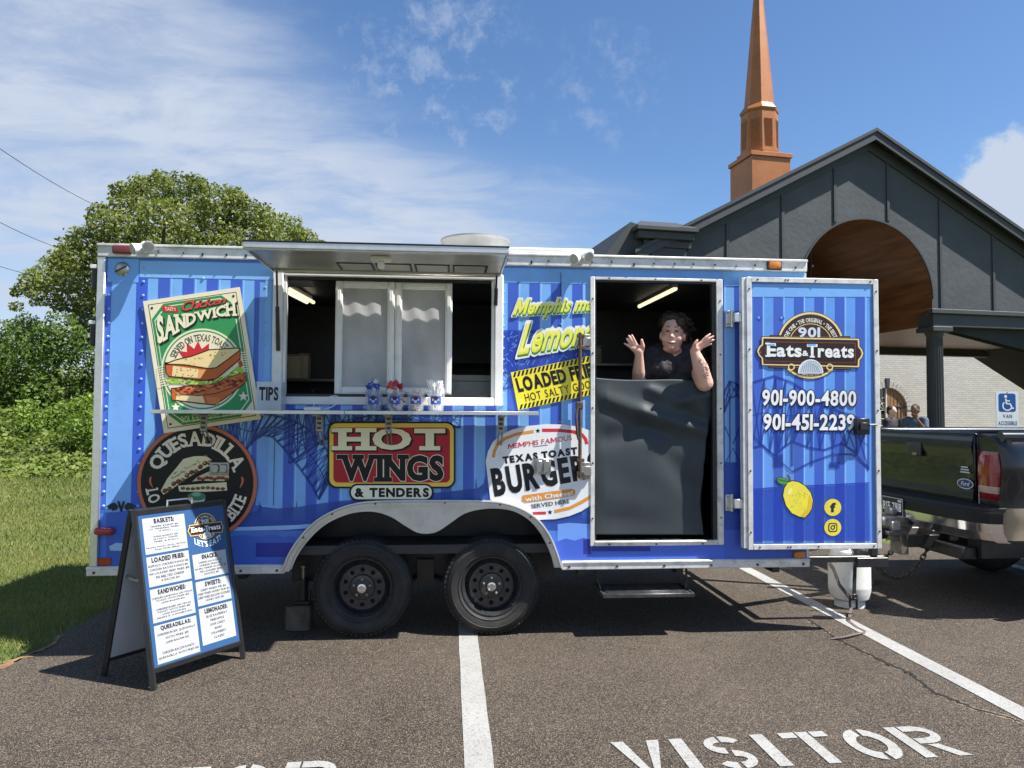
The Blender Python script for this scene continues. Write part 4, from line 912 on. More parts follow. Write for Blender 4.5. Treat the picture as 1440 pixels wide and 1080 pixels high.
for i in range(60): u = rnd.random(); x = 480 + 370 * u; y = 915 - 62 * u * u + rnd.uniform(-20, 22); sand.ell(x, y, rnd.uniform(8, 22), rnd.uniform(4, 8), rnd.choice((C(120, 34, 30), C(150, 54, 36), C(214, 130, 74), C(104, 28, 30), C(176, 84, 46))), 13.4 + .012 * (i % 14), 9, rot=rnd.uniform(-.6, .6))
shape(sand, [(412, 760), (690, 790), (835, 680), (832, 740), (790, 775), (700, 850), (640, 860), (432, 838), (416, 815)], CRU, 14.4, 6)
sand.poly([(456, 778), (600, 798), (596, 846), (450, 836)], BRD, 15.2); sand.poly([(600, 800), (640, 800), (610, 848), (598, 846)], C(224, 160, 96), 15.2)
shape(sand, [(412, 768), (470, 745), (560, 725), (660, 688), (820, 678), (832, 690), (760, 745), (700, 788), (660, 794), (520, 772)], BRD, 15.6, 6)
for i in range(34): 
    x, y = rnd.uniform(520, 770), rnd.uniform(700, 775)
    if abs(y - 740 + (x - 640) * .22) < 30: sand.ell(x, y, rnd.uniform(2, 6), rnd.uniform(2, 5), rnd.choice((C(196, 160, 100), C(170, 124, 70), C(214, 180, 120))), 16.4, 8)
for i in range(14): sand.ell(rnd.uniform(470, 590), rnd.uniform(790, 838), 4, 3, C(150, 100, 56), 16, 8); sand.ell(rnd.uniform(720, 820), rnd.uniform(700, 760), 0.1, .1, ink, 16, 4)
for x, y, r_ in ((850, 950, 30), (470, 1010, 26)): sand.star(x, y, r_, CREAM, 8)
sand.text('901 Eats and Treats', [(500, 1102), (846, 1050), (842, 1010), (494, 1064)], C(206, 216, 170), 6, off=.005, slab=.06, track=.07)
bd = board('sb', .006, quad, fr, CREAM); bd.mi = [0] * len(bd.f); o = sand.build('sandwich_sign', trailer, 'dibond')
bd.build('sign_board', 'white', o, smooth=0)

# ---- quesadilla roundel
fr = crop(130, 560, 4); qs = Art(wall_plane(-0.0145), 0.0006); qs.fr = fr; qc = (589, 476)
qs.ell(qc[0], qc[1], 340, 331, C(30, 24, 24), .6, 72); qs.ell(qc[0], qc[1], 338, 329, C(186, 104, 78), 1, 72); qs.ell(qc[0], qc[1], 317, 309, BLK, 2, 72)
QC = C(228, 214, 190)
qs.text('QUESADILLA', qs.arc(qc[0], qc[1], 196, 290, 199, 341, 1.02), QC, 3, off=.035, track=.035, slab=.15)
qs.text('BITE', qs.arc(qc[0], qc[1], 292, 222, 47, 16), QC, 3, off=.03, track=.05, slab=.14); qs.text('LO', qs.arc(qc[0], qc[1], 292, 222, 172, 155), QC, 3, off=.03, track=.05, slab=.14)
qs.text('TY', qs.arc(qc[0], qc[1], 205, 168, 42, 34), C(150, 50, 40), 3, off=.01)
for x, s in ((330, 1), (840, -1)): qs.line([(x, 442), (x - 6 * s, 460), (x - 2 * s, 480), (x + 10 * s, 503)], [9, 13, 11, 3], C(200, 100, 70), 3)
tor = C(222, 210, 168)
shape(qs, [(382, 520), (420, 450), (470, 390), (510, 340), (570, 324), (640, 322), (672, 345), (668, 378), (600, 412), (520, 460), (440, 520), (400, 545)], tor, 3, 5)
for i in range(11): u = i / 10; x = 408 + 250 * u; y = 520 - 165 * u + 8 * math.sin(i * 2); qs.ell(x, y, 15, 13, C(92, 50, 34), 4, 10, rot=-.6); qs.ell(x - 3, y - 3, 8, 6, rnd.choice((C(170, 96, 58), C(150, 70, 44), C(200, 150, 90))), 4.6, 8)
for i in range(26): u = rnd.random(); x = 440 + 200 * u; y = 455 - 120 * u + rnd.uniform(-22, 8); qs.line([(x, y), (x + 14, y - 7)], 3, C(120, 100, 70), 4.2 + .01 * (i % 8), )
shape(qs, [(590, 440), (690, 395), (768, 400), (770, 455), (740, 468), (600, 465), (560, 470)], C(206, 190, 150), 5.2, 4)
for i in range(8): qs.ell(600 + i * 22, 450 + 5 * math.sin(i * 2), 13, 10, C(104, 40, 34), 6, 9); qs.ell(598 + i * 22, 447 + 5 * math.sin(i * 2), 6, 5, C(170, 80, 60), 6.4, 8)
shape(qs, [(480, 490), (600, 480), (756, 470), (760, 520), (640, 528), (490, 526)], tor, 6.8, 4)
for i in range(9): qs.ell(510 + i * 28, 506 + 3 * math.sin(i), 13, 9, C(96, 54, 38), 7.6, 9); qs.ell(508 + i * 28, 503, 6, 4, C(160, 100, 66), 8, 8)
qs.poly([(536, 552), (640, 552), (628, 582), (600, 588), (560, 586), (544, 574)], C(196, 206, 190), 7.6); qs.ell(588, 552, 52, 24, C(70, 120, 90), 8.2, 24); qs.ell(586, 540, 26, 12, C(126, 170, 136), 8.8, 16)
mb = MB(); pts = [(lambda p: (p.x, p.z))(on_y(*fr(qc[0] + 339 * math.cos(2 * PI * i / 72), qc[1] + 330 * math.sin(2 * PI * i / 72)), -0.012)) for i in range(72)]
mb.prism([pts], XYZ, -0.010, -0.0143); o = qs.build('quesadilla_sign', trailer, 'dibond'); mb.build('sign_board', 'black', o, smooth=0)

# ---- hot wings board
fr = crop(440, 560, 3.6); hw = Art(wall_plane(-0.0145), 0.0006); hw.fr = fr
hw.rrect(74, 118, 722, 456, 44, BLK, 1); hw.rrect(84, 127, 713, 447, 38, C(246, 198, 88), 2); hw.rrect(104, 148, 694, 427, 24, C(170, 30, 46), 3)
hw.rrect(184, 432, 611, 520, 42, BLK, 3.6); hw.rrect(193, 441, 602, 511, 34, C(236, 230, 204), 4.4)
hw.text('& TENDERS', hw.box(212, 453, 588, 501), BLK, 5.2, off=.055, track=.09)
q = hw.box(128, 152, 670, 262)
for d_, col, o_, ly in (((6, 7), BLK, .06, 4), ((3, 4), BLK, .06, 4.6), ((0, 0), BLK, .062, 5.2), ((0, 0), C(238, 226, 192), .04, 6.4)): hw.text('HOT', q, col, ly, off=o_, track=.06, slab=.20, base=.04, d=d_)
q = hw.box(142, 288, 662, 420)
for col, o_, ly in ((C(236, 220, 190), .075, 4.4), (BLK, .052, 6)): hw.text('WINGS', q, col, ly, off=o_, track=.045, slab=.16, base=.052)
mb = MB(); PX = lambda x, y: (lambda p: (p.x, p.z))(on_y(*fr(x, y), -0.012))
def rr_pts(x0, y0, x1, y1, r, n=5): return [(cx + r * math.cos(math.radians(a + 90 * i / n)), cy + r * math.sin(math.radians(a + 90 * i / n))) for cx, cy, a in ((x1 - r, y1 - r, 0), (x0 + r, y1 - r, 90), (x0 + r, y0 + r, 180), (x1 - r, y0 + r, 270)) for i in range(n + 1)]
mb.prism([[PX(*p) for p in rr_pts(75, 119, 721, 455, 44)]], XYZ, -0.010, -0.0143); mb.prism([[PX(*p) for p in rr_pts(185, 433, 610, 519, 42)]], XYZ, -0.0102, -0.0141); o = hw.build('hot_wings_sign', trailer, 'dibond'); mb.build('sign_board', 'black', o, smooth=0)

# ---- burgers picture, on the wrap itself
bu = Art(wall_plane(-0.0088), 0.0006); bu.fr = crop(690, 560, 3.6); GW = C(226, 228, 230)
bu.poly([(-25, 320), (-14, 270), (10, 222), (50, 186), (110, 158), (190, 140), (280, 131), (370, 133), (440, 143), (512, 166), (512, 538), (460, 572), (400, 596), (330, 612), (250, 615), (120, 600), (40, 560), (-2, 510)], GW, 1)
OR_, RD_ = C(216, 146, 66), C(200, 50, 56)
bu.line([(14, 300), (18, 270), (34, 236), (70, 205), (130, 182), (218, 168)], 16, OR_, 2); bu.line([(260, 162), (340, 162), (420, 170), (462, 184), (480, 206), (487, 232)], 17, RD_, 2)
bu.star(239, 165, 14, BLK, 2); bu.star(300, 577, 14, BLK, 2); bu.line([(212, 583), (280, 581)], 15, RD_, 2); bu.line([(322, 574), (400, 556), (460, 526), (512, 494)], 17, OR_, 2)
bu.text('MEMPHIS FAMOUS', [(86, 256), (412, 212), (410, 186), (88, 232)], RD_, 2.6, off=.004, slab=.07)
bu.line([(215, 246), (290, 236)], 2.5, BLK, 2.6)
bu.text('TEXAS TOAST', [(64, 333), (440, 284), (436, 246), (58, 296)], BLK, 2.6, off=.06, track=.07)
bu.text('BURGERS', [(20, 502), (556, 398), (538, 272), (-4, 355)], BLK, 3.2, off=.045, track=.10)
bu.poly([(160, 492), (410, 458), (428, 466), (428, 486), (418, 494), (172, 528), (158, 518)], OR_, 4); bu.text('with Cheese!', [(176, 524), (418, 490), (414, 466), (172, 500)], C(250, 244, 226), 4.8, off=.02, track=.04)
bu.text('SERVED HERE', [(206, 558), (400, 530), (398, 510), (203, 538)], C(60, 62, 70), 3, off=.012, slab=.08)
bu.cut(rect((DOOR[0] - .02, DOOR[1] + .2, DOOR[2] - .02, DOOR[3] + .01))); bu.cut([(-1.06, 0.3), (-1.045, 0.5), (-0.96, 0.72), (-0.84, 0.835), (-0.62, 0.90), (0.31, 0.90), (0.53, 0.835), (0.66, 0.72), (0.735, 0.5), (0.75, 0.3)])
bu.build('burger_print', wall)
# ---- lemonade lettering and the fries sign
le = Art(wall_plane(-0.0088), 0.0006); le.fr = crop(690, 340, 4)
for word, q in (('Memphis made', [(118, 440), (655, 405), (662, 306), (138, 322)]), ('Lemonade', [(150, 642), (700, 552), (712, 428), (178, 458)])):
    for d_, col, o_, ly in (((3, 5), WHT, .115, 1), ((0, 0), WHT, .11, 1.6), ((2, 9), C(46, 120, 52), .05, 2.4), ((1, 5), C(70, 150, 50), .045, 3), ((0, 0), C(238, 226, 58), .032, 3.8), ((-1, -3), C(246, 240, 110), .004, 4.6)): le.text(word, q, col, ly, off=o_, track=.03, shear=.28, base=.045, d=d_)
f0, fu, fv = (113, 735), (600, -126), (42, 212)
fq = lambda u, v: (f0[0] + fu[0] * u + fv[0] * v, f0[1] + fu[1] * u + fv[1] * v)
le.poly([fq(0, 0), fq(1, 0), fq(1, 1), fq(0, 1)], C(240, 216, 56), 1)
for k in range(26):
    for v0, v1 in ((0.01, .14), (.87, .99)): le.poly([fq(.012 + k * .038, v1), fq(.012 + k * .038 + .02, v1), fq(.012 + k * .038 + .042, v0), fq(.012 + k * .038 + .022, v0)], BLK, 2)
le.text('LOADED FRIES', [fq(.035, .56), fq(.80, .56), fq(.79, .17), fq(.025, .17)], BLK, 2.6, off=.05, track=.05); le.text('HOT SALTY GOOEY', [fq(.085, .83), fq(.79, .83), fq(.785, .62), fq(.08, .62)], C(40, 38, 20), 2.6, off=.005, track=.14)
le.cut(rect((DOOR[0] - .02, 2.9, DOOR[2] - .02, DOOR[3] + .01))); le.build('lemonade_and_fries_print', wall)

# ---- door artwork
dp = wall_plane(DY - 0.0006); D = Art(dp, 0.0008); D.fr = crop(1000, 340, 4.154)
D.rect(236, 248, 936, 1760, C(98, 150, 226), 1)
for k in range(6): D.rect(246 + k * 119.5, 320, 302 + k * 119.5, 1760, DARK, 2); D.rect(296 + k * 119.5, 320, 302 + k * 119.5, 1760, C(74, 116, 214), 2.5); D.rect(302 + k * 119.5, 320, 310 + k * 119.5, 1760, C(132, 184, 242), 2)
D.rect(236, 248, 936, 322, C(118, 172, 240), 3); 
for x in (280, 412): D.ell(x, 447, 15, 16, C(40, 70, 176), 3, 14); D.ell(x - 2, 443, 9, 9, C(110, 150, 230), 3.6, 12)
D.fr = crop(1000, 590, 3.273)
NV = C(34, 62, 156, .66)
truss(D, [(188, 130), (235, 120), (290, 165), (330, 130), (372, 100), (450, 130), (520, 140), (600, 110), (660, 150), (724, 232)], [(188, -170), (290, -200), (372, -170), (450, -120), (520, -60), (600, -35), (724, 10)], 11, 7, NV, 4)
for x in (300, 372, 462, 560): D.line([(x, -60), (x, 215)], 13, NV, 5)
D.line([(372, 240), (460, 195), (560, 160), (650, 160), (726, 220)], 9, NV, 5.2); D.line([(188, 70), (270, 150), (372, 240)], 8, NV, 5.2); D.rect(286, 160, 330, 218, NV, 5.4); D.rect(542, 196, 590, 224, NV, 5.4)
D.poly([(183, 320), (300, 308), (726, 288), (732, 558), (176, 558)], C(40, 70, 184, .60), 5.8); D.line([(183, 320), (726, 290)], 4, NV, 6.2)
D.fr = crop(1000, 340, 4.154)
BR, GLD = C(58, 34, 26), C(232, 206, 140)
lc = (578, 606)
def logo(D, L, k=1.0):
    D.ell(lc[0], lc[1], 197, 197, C(30, 20, 18), L, 64); D.ell(lc[0], lc[1], 194, 194, GLD, L + .6, 64); D.ell(lc[0], lc[1], 182, 182, BR, L + 1.2, 64); D.ring(lc[0], lc[1], 128, 128, 4, GLD, L + 1.8, 40, 180, 360)
    ba = [(300, 562), (856, 572), (858, 615), (872, 630), (880, 652), (872, 674), (858, 690), (856, 728), (300, 716), (298, 680), (282, 664), (272, 640), (282, 616), (298, 602)]
    gro = lambda s: [(lc[0] + (x - lc[0]) * (1 + s), 645 + (y - 645) * (1 + s * 3.2)) for x, y in ba]
    D.poly([(340, 545), (810, 552), (815, 748), (335, 738)], C(24, 18, 18), L + .9); D.poly([(345, 550), (805, 557), (810, 743), (340, 733)], C(120, 90, 70), L + 1.5); D.poly([(350, 555), (800, 562), (805, 738), (345, 728)], BR, L + 2.1)
    D.poly(gro(.035), C(22, 16, 16), L + 2.7); D.poly(gro(.02), GLD, L + 3.3); D.poly(gro(-.012), C(48, 28, 24), L + 3.9)
    D.poly([(316, 582), (840, 590), (842, 710), (314, 700)], C(120, 60, 46), L + 4.4); D.poly([(321, 587), (835, 595), (837, 705), (319, 695)], C(44, 26, 22), L + 4.9)
    D.text('THE ONE • THE ORIGINAL • THE BEST', D.arc(lc[0], lc[1] + 6, 142, 166, 200, 340), C(236, 230, 216), L + 2.6, off=.02, slab=.08)
    D.text('901', D.box(506, 500, 634, 560), C(206, 214, 226), L + 2.6, off=.03, slab=.1); 
    q = [(322, 672), (830, 680), (830, 600), (322, 592)]
    for d_, col, o_, ly in (((4, 5), BLK, .06, 5.5), ((0, 0), C(240, 234, 230), .035, 6.2)): D.text('Eats', [(322, 672), (525, 675), (525, 598), (322, 592)], col, L + ly, off=o_, track=.02, slab=.1, base=.035, d=d_); D.text('Treats', [(556, 676), (830, 680), (830, 602), (556, 598)], col, L + ly, off=o_, track=.02, slab=.1, base=.035, d=d_); D.text('&', [(528, 668), (566, 668), (566, 636), (528, 636)], col, L + ly, off=o_, base=.035, d=d_)
    for x0, x1 in ((322, 372), (556, 612)): D.rect(x0 + 4, 598, x1 - 4, 608, C(110, 176, 232), L + 7)
    D.ell(577, 765, 74, 78, C(190, 202, 214), L + 5.6, 24, 180, 360); D.rect(503, 765, 651, 770, C(210, 214, 220), L + 5.9)
    for k2 in range(9): D.line([(520 + k2 * 14, 764), (534 + k2 * 10, 700 + abs(k2 - 4) * 6)], 3, C(120, 134, 150), L + 6.3)
    D.ring(577, 766, 74, 78, 7, C(236, 240, 244), L + 6.9, 24, 180, 360)
    for s in (-1, 1): D.ring(577 + s * 112, 732, 20, 20, 7, GLD, L + 6, 18); D.ell(578 + s * 292, 646, 5, 5, C(180, 80, 60), L + 6, 8)
    D.text('MEMPHIS FOOD TRUCK', D.arc(577, 640, 146, 132, 112, 68), C(206, 190, 160), L + 5, off=.01)
logo(D, 6.5)
for s, q in (('901-900-4800', [(294, 958), (844, 962), (846, 870), (298, 862)]), ('901-451-2239', [(300, 1102), (836, 1104), (838, 1008), (304, 1004)])):
    for d_, col, o_, ly in (((5, 6), C(14, 18, 50), .05, 6.6), ((0, 0), C(14, 18, 50), .075, 7.2), ((0, 0), WHT, .03, 8)): D.text(s, q, col, ly, off=o_, track=.055, base=.03, d=d_)
D.fr = crop(1000, 590, 3.273); YEL = C(244, 214, 66)
for y in (404, 496): D.ell(558, y, 39, 39, YEL, 7, 32)
D.text('f', D.box(546, 382, 572, 426), C(26, 40, 70), 7.8, off=.05)
D.rrect(537, 475, 579, 517, 11, C(26, 40, 70), 7.6); D.rrect(542, 480, 574, 512, 8, YEL, 8.2); D.ring(558, 496, 11, 11, 5, C(26, 40, 70), 8.8, 20); D.ell(568, 486, 3, 3, C(26, 40, 70), 8.8, 8)
# a plain lemon with its leaf
lem = [(330, 350), (336, 315), (352, 290), (374, 283), (400, 288), (430, 305), (455, 335), (466, 372), (460, 410), (446, 432), (430, 450), (404, 446), (370, 430), (344, 396)]
grow = lambda P_, s, c: [(c[0] + (x - c[0]) * s, c[1] + (y - c[1]) * s) for x, y in P_]
D.poly(grow(lem, 1.05, (396, 366)), C(24, 24, 26), 7); D.poly(lem, C(246, 220, 70), 7.6); D.poly([(450, 345), (464, 376), (458, 410), (430, 446), (408, 442), (440, 410)], C(224, 184, 50), 8.2); D.ell(360, 330, 9, 18, C(252, 240, 150), 8.2, 14, rot=.4)
for i in range(16): D.ell(rnd.uniform(350, 440), rnd.uniform(320, 425), 2.5, 2.5, C(206, 170, 50), 8.4, 6)
lf = [(298, 272), (315, 266), (340, 270), (356, 284), (344, 298), (322, 298), (306, 288)]; D.poly(grow(lf, 1.12, (328, 283)), C(24, 24, 26), 7.2); D.poly(lf, C(78, 150, 70), 8); D.line([(300, 274), (354, 285)], 3, C(40, 90, 44), 8.6); D.line([(362, 284), (358, 268), (350, 254)], 9, C(96, 70, 50), 8.2)
D.build('door_print', door)
# ================================================================== MENU BOARD
MT['boardpaint'] = mat('board_back_panel', (0.50, 0.52, 0.55), 0.5, 0, 0.06, 3)
FL, FR_, RL = Vector((-1.603, -0.816, 0)), Vector((-1.261, -0.322, 0)), Vector((-1.952, -0.583, 0))
W_ = (FR_ - FL); RR = RL + W_; mid = (RL - FL) * 0.5; TOPZ = 0.958
aboard = empty('menu_board', (-1.6, -0.45, 0), 'black framed folding menu board with blue and white food list in front of the trailer', 'sign board')
inv = Matrix.Translation((1.6, 0.45, 0))
def loc(mb): mb.v = [(p[0] + 1.6, p[1] + 0.45, p[2]) for p in mb.v]; return mb
bar = lambda mb, a, b, r=0.0155: mb.tube([a, b], r * 1.2, 4)
T0, T1 = FL + mid + Vector((0, 0, TOPZ)), FR_ + mid + Vector((0, 0, TOPZ))
wd = W_.normalized(); nF = (T0 - FL).cross(W_).normalized(); nF = nF if nF.y < 0 else -nF; nR = (T0 - RL).cross(W_).normalized(); nR = nR if nR.y > 0 else -nR
fo, ro = nF * 0.012, nR * 0.012
for nm, A0_, B0_, off in (('front_frame', FL, FR_, fo), ('rear_frame', RL, RR, ro)):
    m_ = MB()
    for a_, b_ in ((A0_, T0), (B0_, T1)): bar(m_, a_ + off, b_ + off)
    ls = lambda P0, P1, t: P0.lerp(P1, t) + off
    bar(m_, ls(A0_, T0, .10), ls(B0_, T1, .10)); bar(m_, ls(A0_, T0, .985), ls(B0_, T1, .985)); loc(m_).build(nm, 'black', aboard, smooth=0)
m_ = MB(); ls = lambda t, u: FL.lerp(T0, t) + W_ * u
def slab(mb, A0_, off, t0, t1, th):
    q = [A0_.lerp(A0_ + (T0 - A0_), t) + W_ * u + off for t, u in ((t0, .02), (t0, .98), (t1, .98), (t1, .02))]; n_ = off.normalized() * th
    mb.add(q + [p + n_ for p in q], [[0, 1, 2, 3], [4, 5, 6, 7], [0, 1, 5, 4], [1, 2, 6, 5], [2, 3, 7, 6], [3, 0, 4, 7]])
slab(m_, FL, fo, .11, .975, .004); pan = loc(m_).build('menu_panel', 'boardpaint', aboard, smooth=0)
m_ = MB(); slab(m_, RL, ro * .2, .11, .975, -.003); loc(m_).build('rear_panel', 'boardpaint', aboard, smooth=0)
m_ = MB(); h0, h1 = T0.lerp(T1, .36), T0.lerp(T1, .64); m_.tube([h0, h0 + Vector((0, 0, .035)), h1 + Vector((0, 0, .035)), h1], .006, 8); loc(m_).build('carry_handle', 'chrome', aboard)
m_ = MB(); pf, pr_ = FL.lerp(T0, .60) + wd * .03, RL.lerp(T0, .60) + wd * .03; bar(m_, pf, pr_.lerp(pf, .5) + Vector((0, 0, -.012)), .008); bar(m_, pr_.lerp(pf, .5) + Vector((0, 0, -.012)), pr_, .008); loc(m_).build('folding_stay', 'steel', aboard)
Pl = FL.lerp(T0, .975) + W_ * .02 + fo + nF * .0042; dv = FL.lerp(T0, .11) - FL.lerp(T0, .975); du = W_ * .96
mp_ = Art(lambda u, v, h: Pl + du * u + dv * v + nF * h - Vector((-1.6, -0.45, 0)), 0.0005)
BLUE_, PAPER, INK = (.026, .085, .215, 1), (.40, .415, .425, 1), (.018, .016, .026, 1)
mp_.rect(0, 0, 1, 1, BLUE_, 1)
left = [(.035, .275, 'BASKETS:', ['TENDER BASKET $15', '(4 TENDERS, FRIES,', '& ROLL)', '', 'WING BASKET $18', '(8 PARTY WINGS,', 'FRIES, & ROLL)', '', 'Sauces: Honey Garlic, Buffalo,', 'Thai Chili, BBQ']),
        (.292, .488, 'LOADED FRIES:', ['BUFFALO CHICKEN RANCH $16', 'CHICKEN BACON RANCH $16', '901 LOADED BEEF FRIES $15', '901 MELTED CHEESE', '& BACON $14']),
        (.505, .722, 'SANDWICHES:', ['CHICKEN SANDWICH ON TEXAS', 'TOAST WITH FRIES $15', '(ADD BACON $2)', '', 'CHEESEBURGER ON TEXAS', 'TOAST WITH FRIES $15', '(ADD BACON $2)', '(MAKE IT A DOUBLE $4)']),
        (.740, .985, 'QUESADILLAS:', ['CHEESEBURGER QUESADILLA', 'WITH FRIES $15', '(ADD BACON $2)', '', 'CHICKEN BACON RANCH', 'QUESADILLA WITH FRIES $16'])]
right = [(.332, .505, 'SNACKS:', ['CHEESE NACHOS $7', 'CHEESE FRIES $6', '901 BBQ TENDER NACHOS $12', '901 LOADED BEEF', 'NACHOS $12']),
         (.522, .688, 'SWEETS:', ['DEEP FRIED PIE $6', 'DEEP FRIED HONEY BUN $6', 'DEEP FRIED BACON COOKIES', 'HONEY BUN $8']),
         (.706, .955, 'LEMONADES:', ['BLUE RASPBERRY', 'PINEAPPLE', 'SOUR CANDY', 'MANGO', 'STRAWBERRY', 'CLASSIC'])]
for (u0, u1), colm in (((.045, .515), left), ((.552, .965), right)):
    for v0, v1, head, lines in colm:
        mp_.rect(u0, v0, u1, v1, PAPER, 2); uc = (u0 + u1) / 2; hw_ = .0205 * len(head) * .98
        mp_.text(head, mp_.box(uc - hw_ * .70, v0 + .008, uc + hw_ * .70, v0 + .042), INK, 3, off=.06, track=.05)
        n_ = len(lines); top_ = v0 + .056; st_ = (v1 - .012 - top_) / max(n_, 1)
        for i, s in enumerate(lines):
            if not s: continue
            w2 = min((u1 - u0) / 2 - .012, .0092 * len(s)); y_ = top_ + st_ * i
            mp_.text(s, mp_.box(uc - w2, y_, uc + w2, y_ + min(.0165, st_ * .66)), (.05, .05, .065, 1), 3, off=.045 if '(A' in s or '(M' in s else .022, track=.07)
kk = .44 / 620; asp = (du.length / dv.length)
mp_.fr = lambda x, y: (.755 + (x - 578) * kk, .145 + (y - 606) * kk * asp); logo(mp_, 2)
mp_.fr = lambda x, y: (x, y * asp) ; mp_.text("LET'S EAT!", lambda u, v: (.60 + .32 * u, (.292 - .10 * (u - .5) ** 2 * 1.4 - .042 * v) / asp), C(240, 240, 236), 2, off=.01, slab=.08)
mp_.build('menu_print', pan, 'dibond')

# ================================================================== THINGS ON THE COUNTER
CZ = 1.5306
MT['clear'] = mat('clear_plastic', (0.72, 0.75, 0.78), 0.12, 0, 0, 1, spec=0.6)
MT['clear'].node_tree.nodes['Principled BSDF'].inputs['Alpha'].default_value = 0.17
MT['cash'] = mat('crumpled_notes', (0.28, 0.32, 0.27), 0.8, 0, 0.4, 30)
MT['packblue'] = mat('blue_sachet', (0.035, 0.09, 0.42), 0.35, 0, 0.5, 40); MT['packred'] = mat('red_sachet', (0.42, 0.04, 0.05), 0.35, 0, 0.5, 40); MT['packwhite'] = mat('white_sachet', (0.7, 0.7, 0.7), 0.4, 0, 0.2, 40)
MT['wood'] = mat('bamboo_wood', (0.55, 0.33, 0.16), 0.6, 0, 0.3, 40); MT['cutlery'] = mat('white_plastic_cutlery', (0.78, 0.78, 0.78), 0.3, 0, 0.05, 9)
p, q = on_y(364, 574, -.10), on_y(399, 536, -.10); cxm = (p.x + q.x) / 2; hx = (q.x - p.x) / 2
MT['tipclear'] = MT['clear'].copy(); MT['tipclear'].node_tree.nodes['Principled BSDF'].inputs['Alpha'].default_value = 0.42
tip = empty('tip_box', (cxm, -0.10, CZ), 'clear tip box at the left end of the counter', 'tip box')
m_ = MB(); H_ = .185; t = .003
for a_, b_ in (((-hx + .008, -.065, 0), (hx - .008, .065, t)), ((-hx, -.07, t), (hx, -.067, H_)), ((-hx, .067, t), (hx, .07, H_)), ((-hx, -.0669, t), (-hx + t, .0669, H_)), ((hx - t, -.0669, t), (hx, .0669, H_))): m_.box(a_, b_)
m_.box((-hx - .004, -.074, H_ - .006), (hx + .004, -.0702, H_)); m_.build('box_walls', 'tipclear', tip, smooth=0)
m_ = MB()
for i in range(12): m_.box((-.05, -.012, -.001), (.05, .012, .001), 0, Matrix.Rotation(rnd.uniform(-.5, .5), 3, 'Y') @ Matrix.Rotation(rnd.uniform(-1, 1), 3, 'Z')); k_ = m_.v[-8:]; dz = rnd.uniform(.012, .06); dx = rnd.uniform(-.03, .03); m_.v[-8:] = [(a_[0] + dx, a_[1] + rnd.uniform(-.004, .004), a_[2] + dz) for a_ in k_]
m_.build('banknotes', 'cash', tip, smooth=0)
ta = Art(lambda x, y, h: Vector((x, -.0705 - h, y)), .0006); ta.text('TIPS', [(-hx * .78, .062), (hx * .78, .062), (hx * .78, .152), (-hx * .78, .152)], C(14, 14, 26), 1, off=.035, track=.06); ta.build('tips_lettering', tip, 'dibond')
def tub(px, name, label, fill):
    x = on_y(px, 560, -.14).x; o = empty('snack_tub', (x, -.14, CZ), label, 'tub', 'clear tubs on the counter')
    m_ = MB(); m_.lathe([(.0, .001), (.050, .001), (.062, .135), (.065, .137), (.0655, .141), (.0605, .140), (.048, .004), (0, .004)], (0, 0, 0), 'z', 24); m_.build('cup', 'clear', o)
    ta = Art(lambda u, v, h: Vector(((.0575 + h) * math.sin(u), -(.0575 + h) * math.cos(u), v)), .0006)
    n_ = 8; 
    for i in range(n_): ta.rect(-.62 + 1.24 * i / n_, .045, -.62 + 1.24 * (i + 1) / n_, .102, C(58, 82, 176), 1)
    ta.ell(0, .074, .42, .020, C(36, 26, 30), 4, 24); ta.ell(0, .084, .25, .013, C(60, 40, 36), 5, 16); ta.rect(-.38, .068, .38, .082, C(190, 190, 200), 6); ta.ell(0, .062, .18, .009, C(170, 176, 190), 6, 12); ta.build('blue_label', o, 'dibond')
    f_ = MB()
    if fill in ('blue', 'red'):
        for i in range(46):
            a_ = rnd.uniform(0, 6.28); r_ = rnd.uniform(0, .036); z = rnd.uniform(.02, .135) if i < 30 else rnd.uniform(.135, .185); r_ *= 1 if i < 30 else 1.3; f_.m(rnd.choice((0, 0, 1))); k0 = len(f_.v)
            f_.box((-.019, -.002, -.030), (.019, .002, .030), .001, Matrix.Rotation(rnd.uniform(-.8, .8), 3, 'Y') @ Matrix.Rotation(rnd.uniform(-.7, .7), 3, 'X') @ Matrix.Rotation(rnd.uniform(0, 3), 3, 'Z')); f_.v[k0:] = [(q_[0] + r_ * math.cos(a_), q_[1] + r_ * math.sin(a_), q_[2] + z) for q_ in f_.v[k0:]]
        f_.build('sachets', ['packblue' if fill == 'blue' else 'packred', 'packwhite'], o, smooth=0)
    elif fill == 'sticks':
        for i in range(42):
            a_ = rnd.uniform(0, 6.28); r_ = rnd.uniform(0, .036); z = rnd.uniform(.02, .135); k0 = len(f_.v); f_.box((-.013, -.009, -.006), (.013, .009, .006), .003, Matrix.Rotation(rnd.uniform(0, 3), 3, 'X') @ Matrix.Rotation(rnd.uniform(0, 3), 3, 'Z')); f_.v[k0:] = [(q_[0] + r_ * math.cos(a_), q_[1] + r_ * math.sin(a_), q_[2] + z) for q_ in f_.v[k0:]]
        f_.build('wooden_pieces', 'wood', o, smooth=0)
    else:
        for i in range(22):
            a_ = rnd.uniform(0, 6.28); r_ = rnd.uniform(0, .028); tx, ty = rnd.uniform(-.045, .045), rnd.uniform(-.03, .03); b0 = Vector((r_ * math.cos(a_), r_ * math.sin(a_), .01)); b1 = b0 + Vector((tx, ty, rnd.uniform(.15, .205))); f_.tube([b0, b0.lerp(b1, .75), b1], .004, 5, rr=[.004, .0045, .009])
        f_.build('cutlery', 'cutlery', o)
    return o
tub(526, 't', 'clear tub of blue sachets, leftmost of the four tubs on the counter', 'blue'); tub(556, 't', 'clear tub of red and white sachets on the counter', 'red')
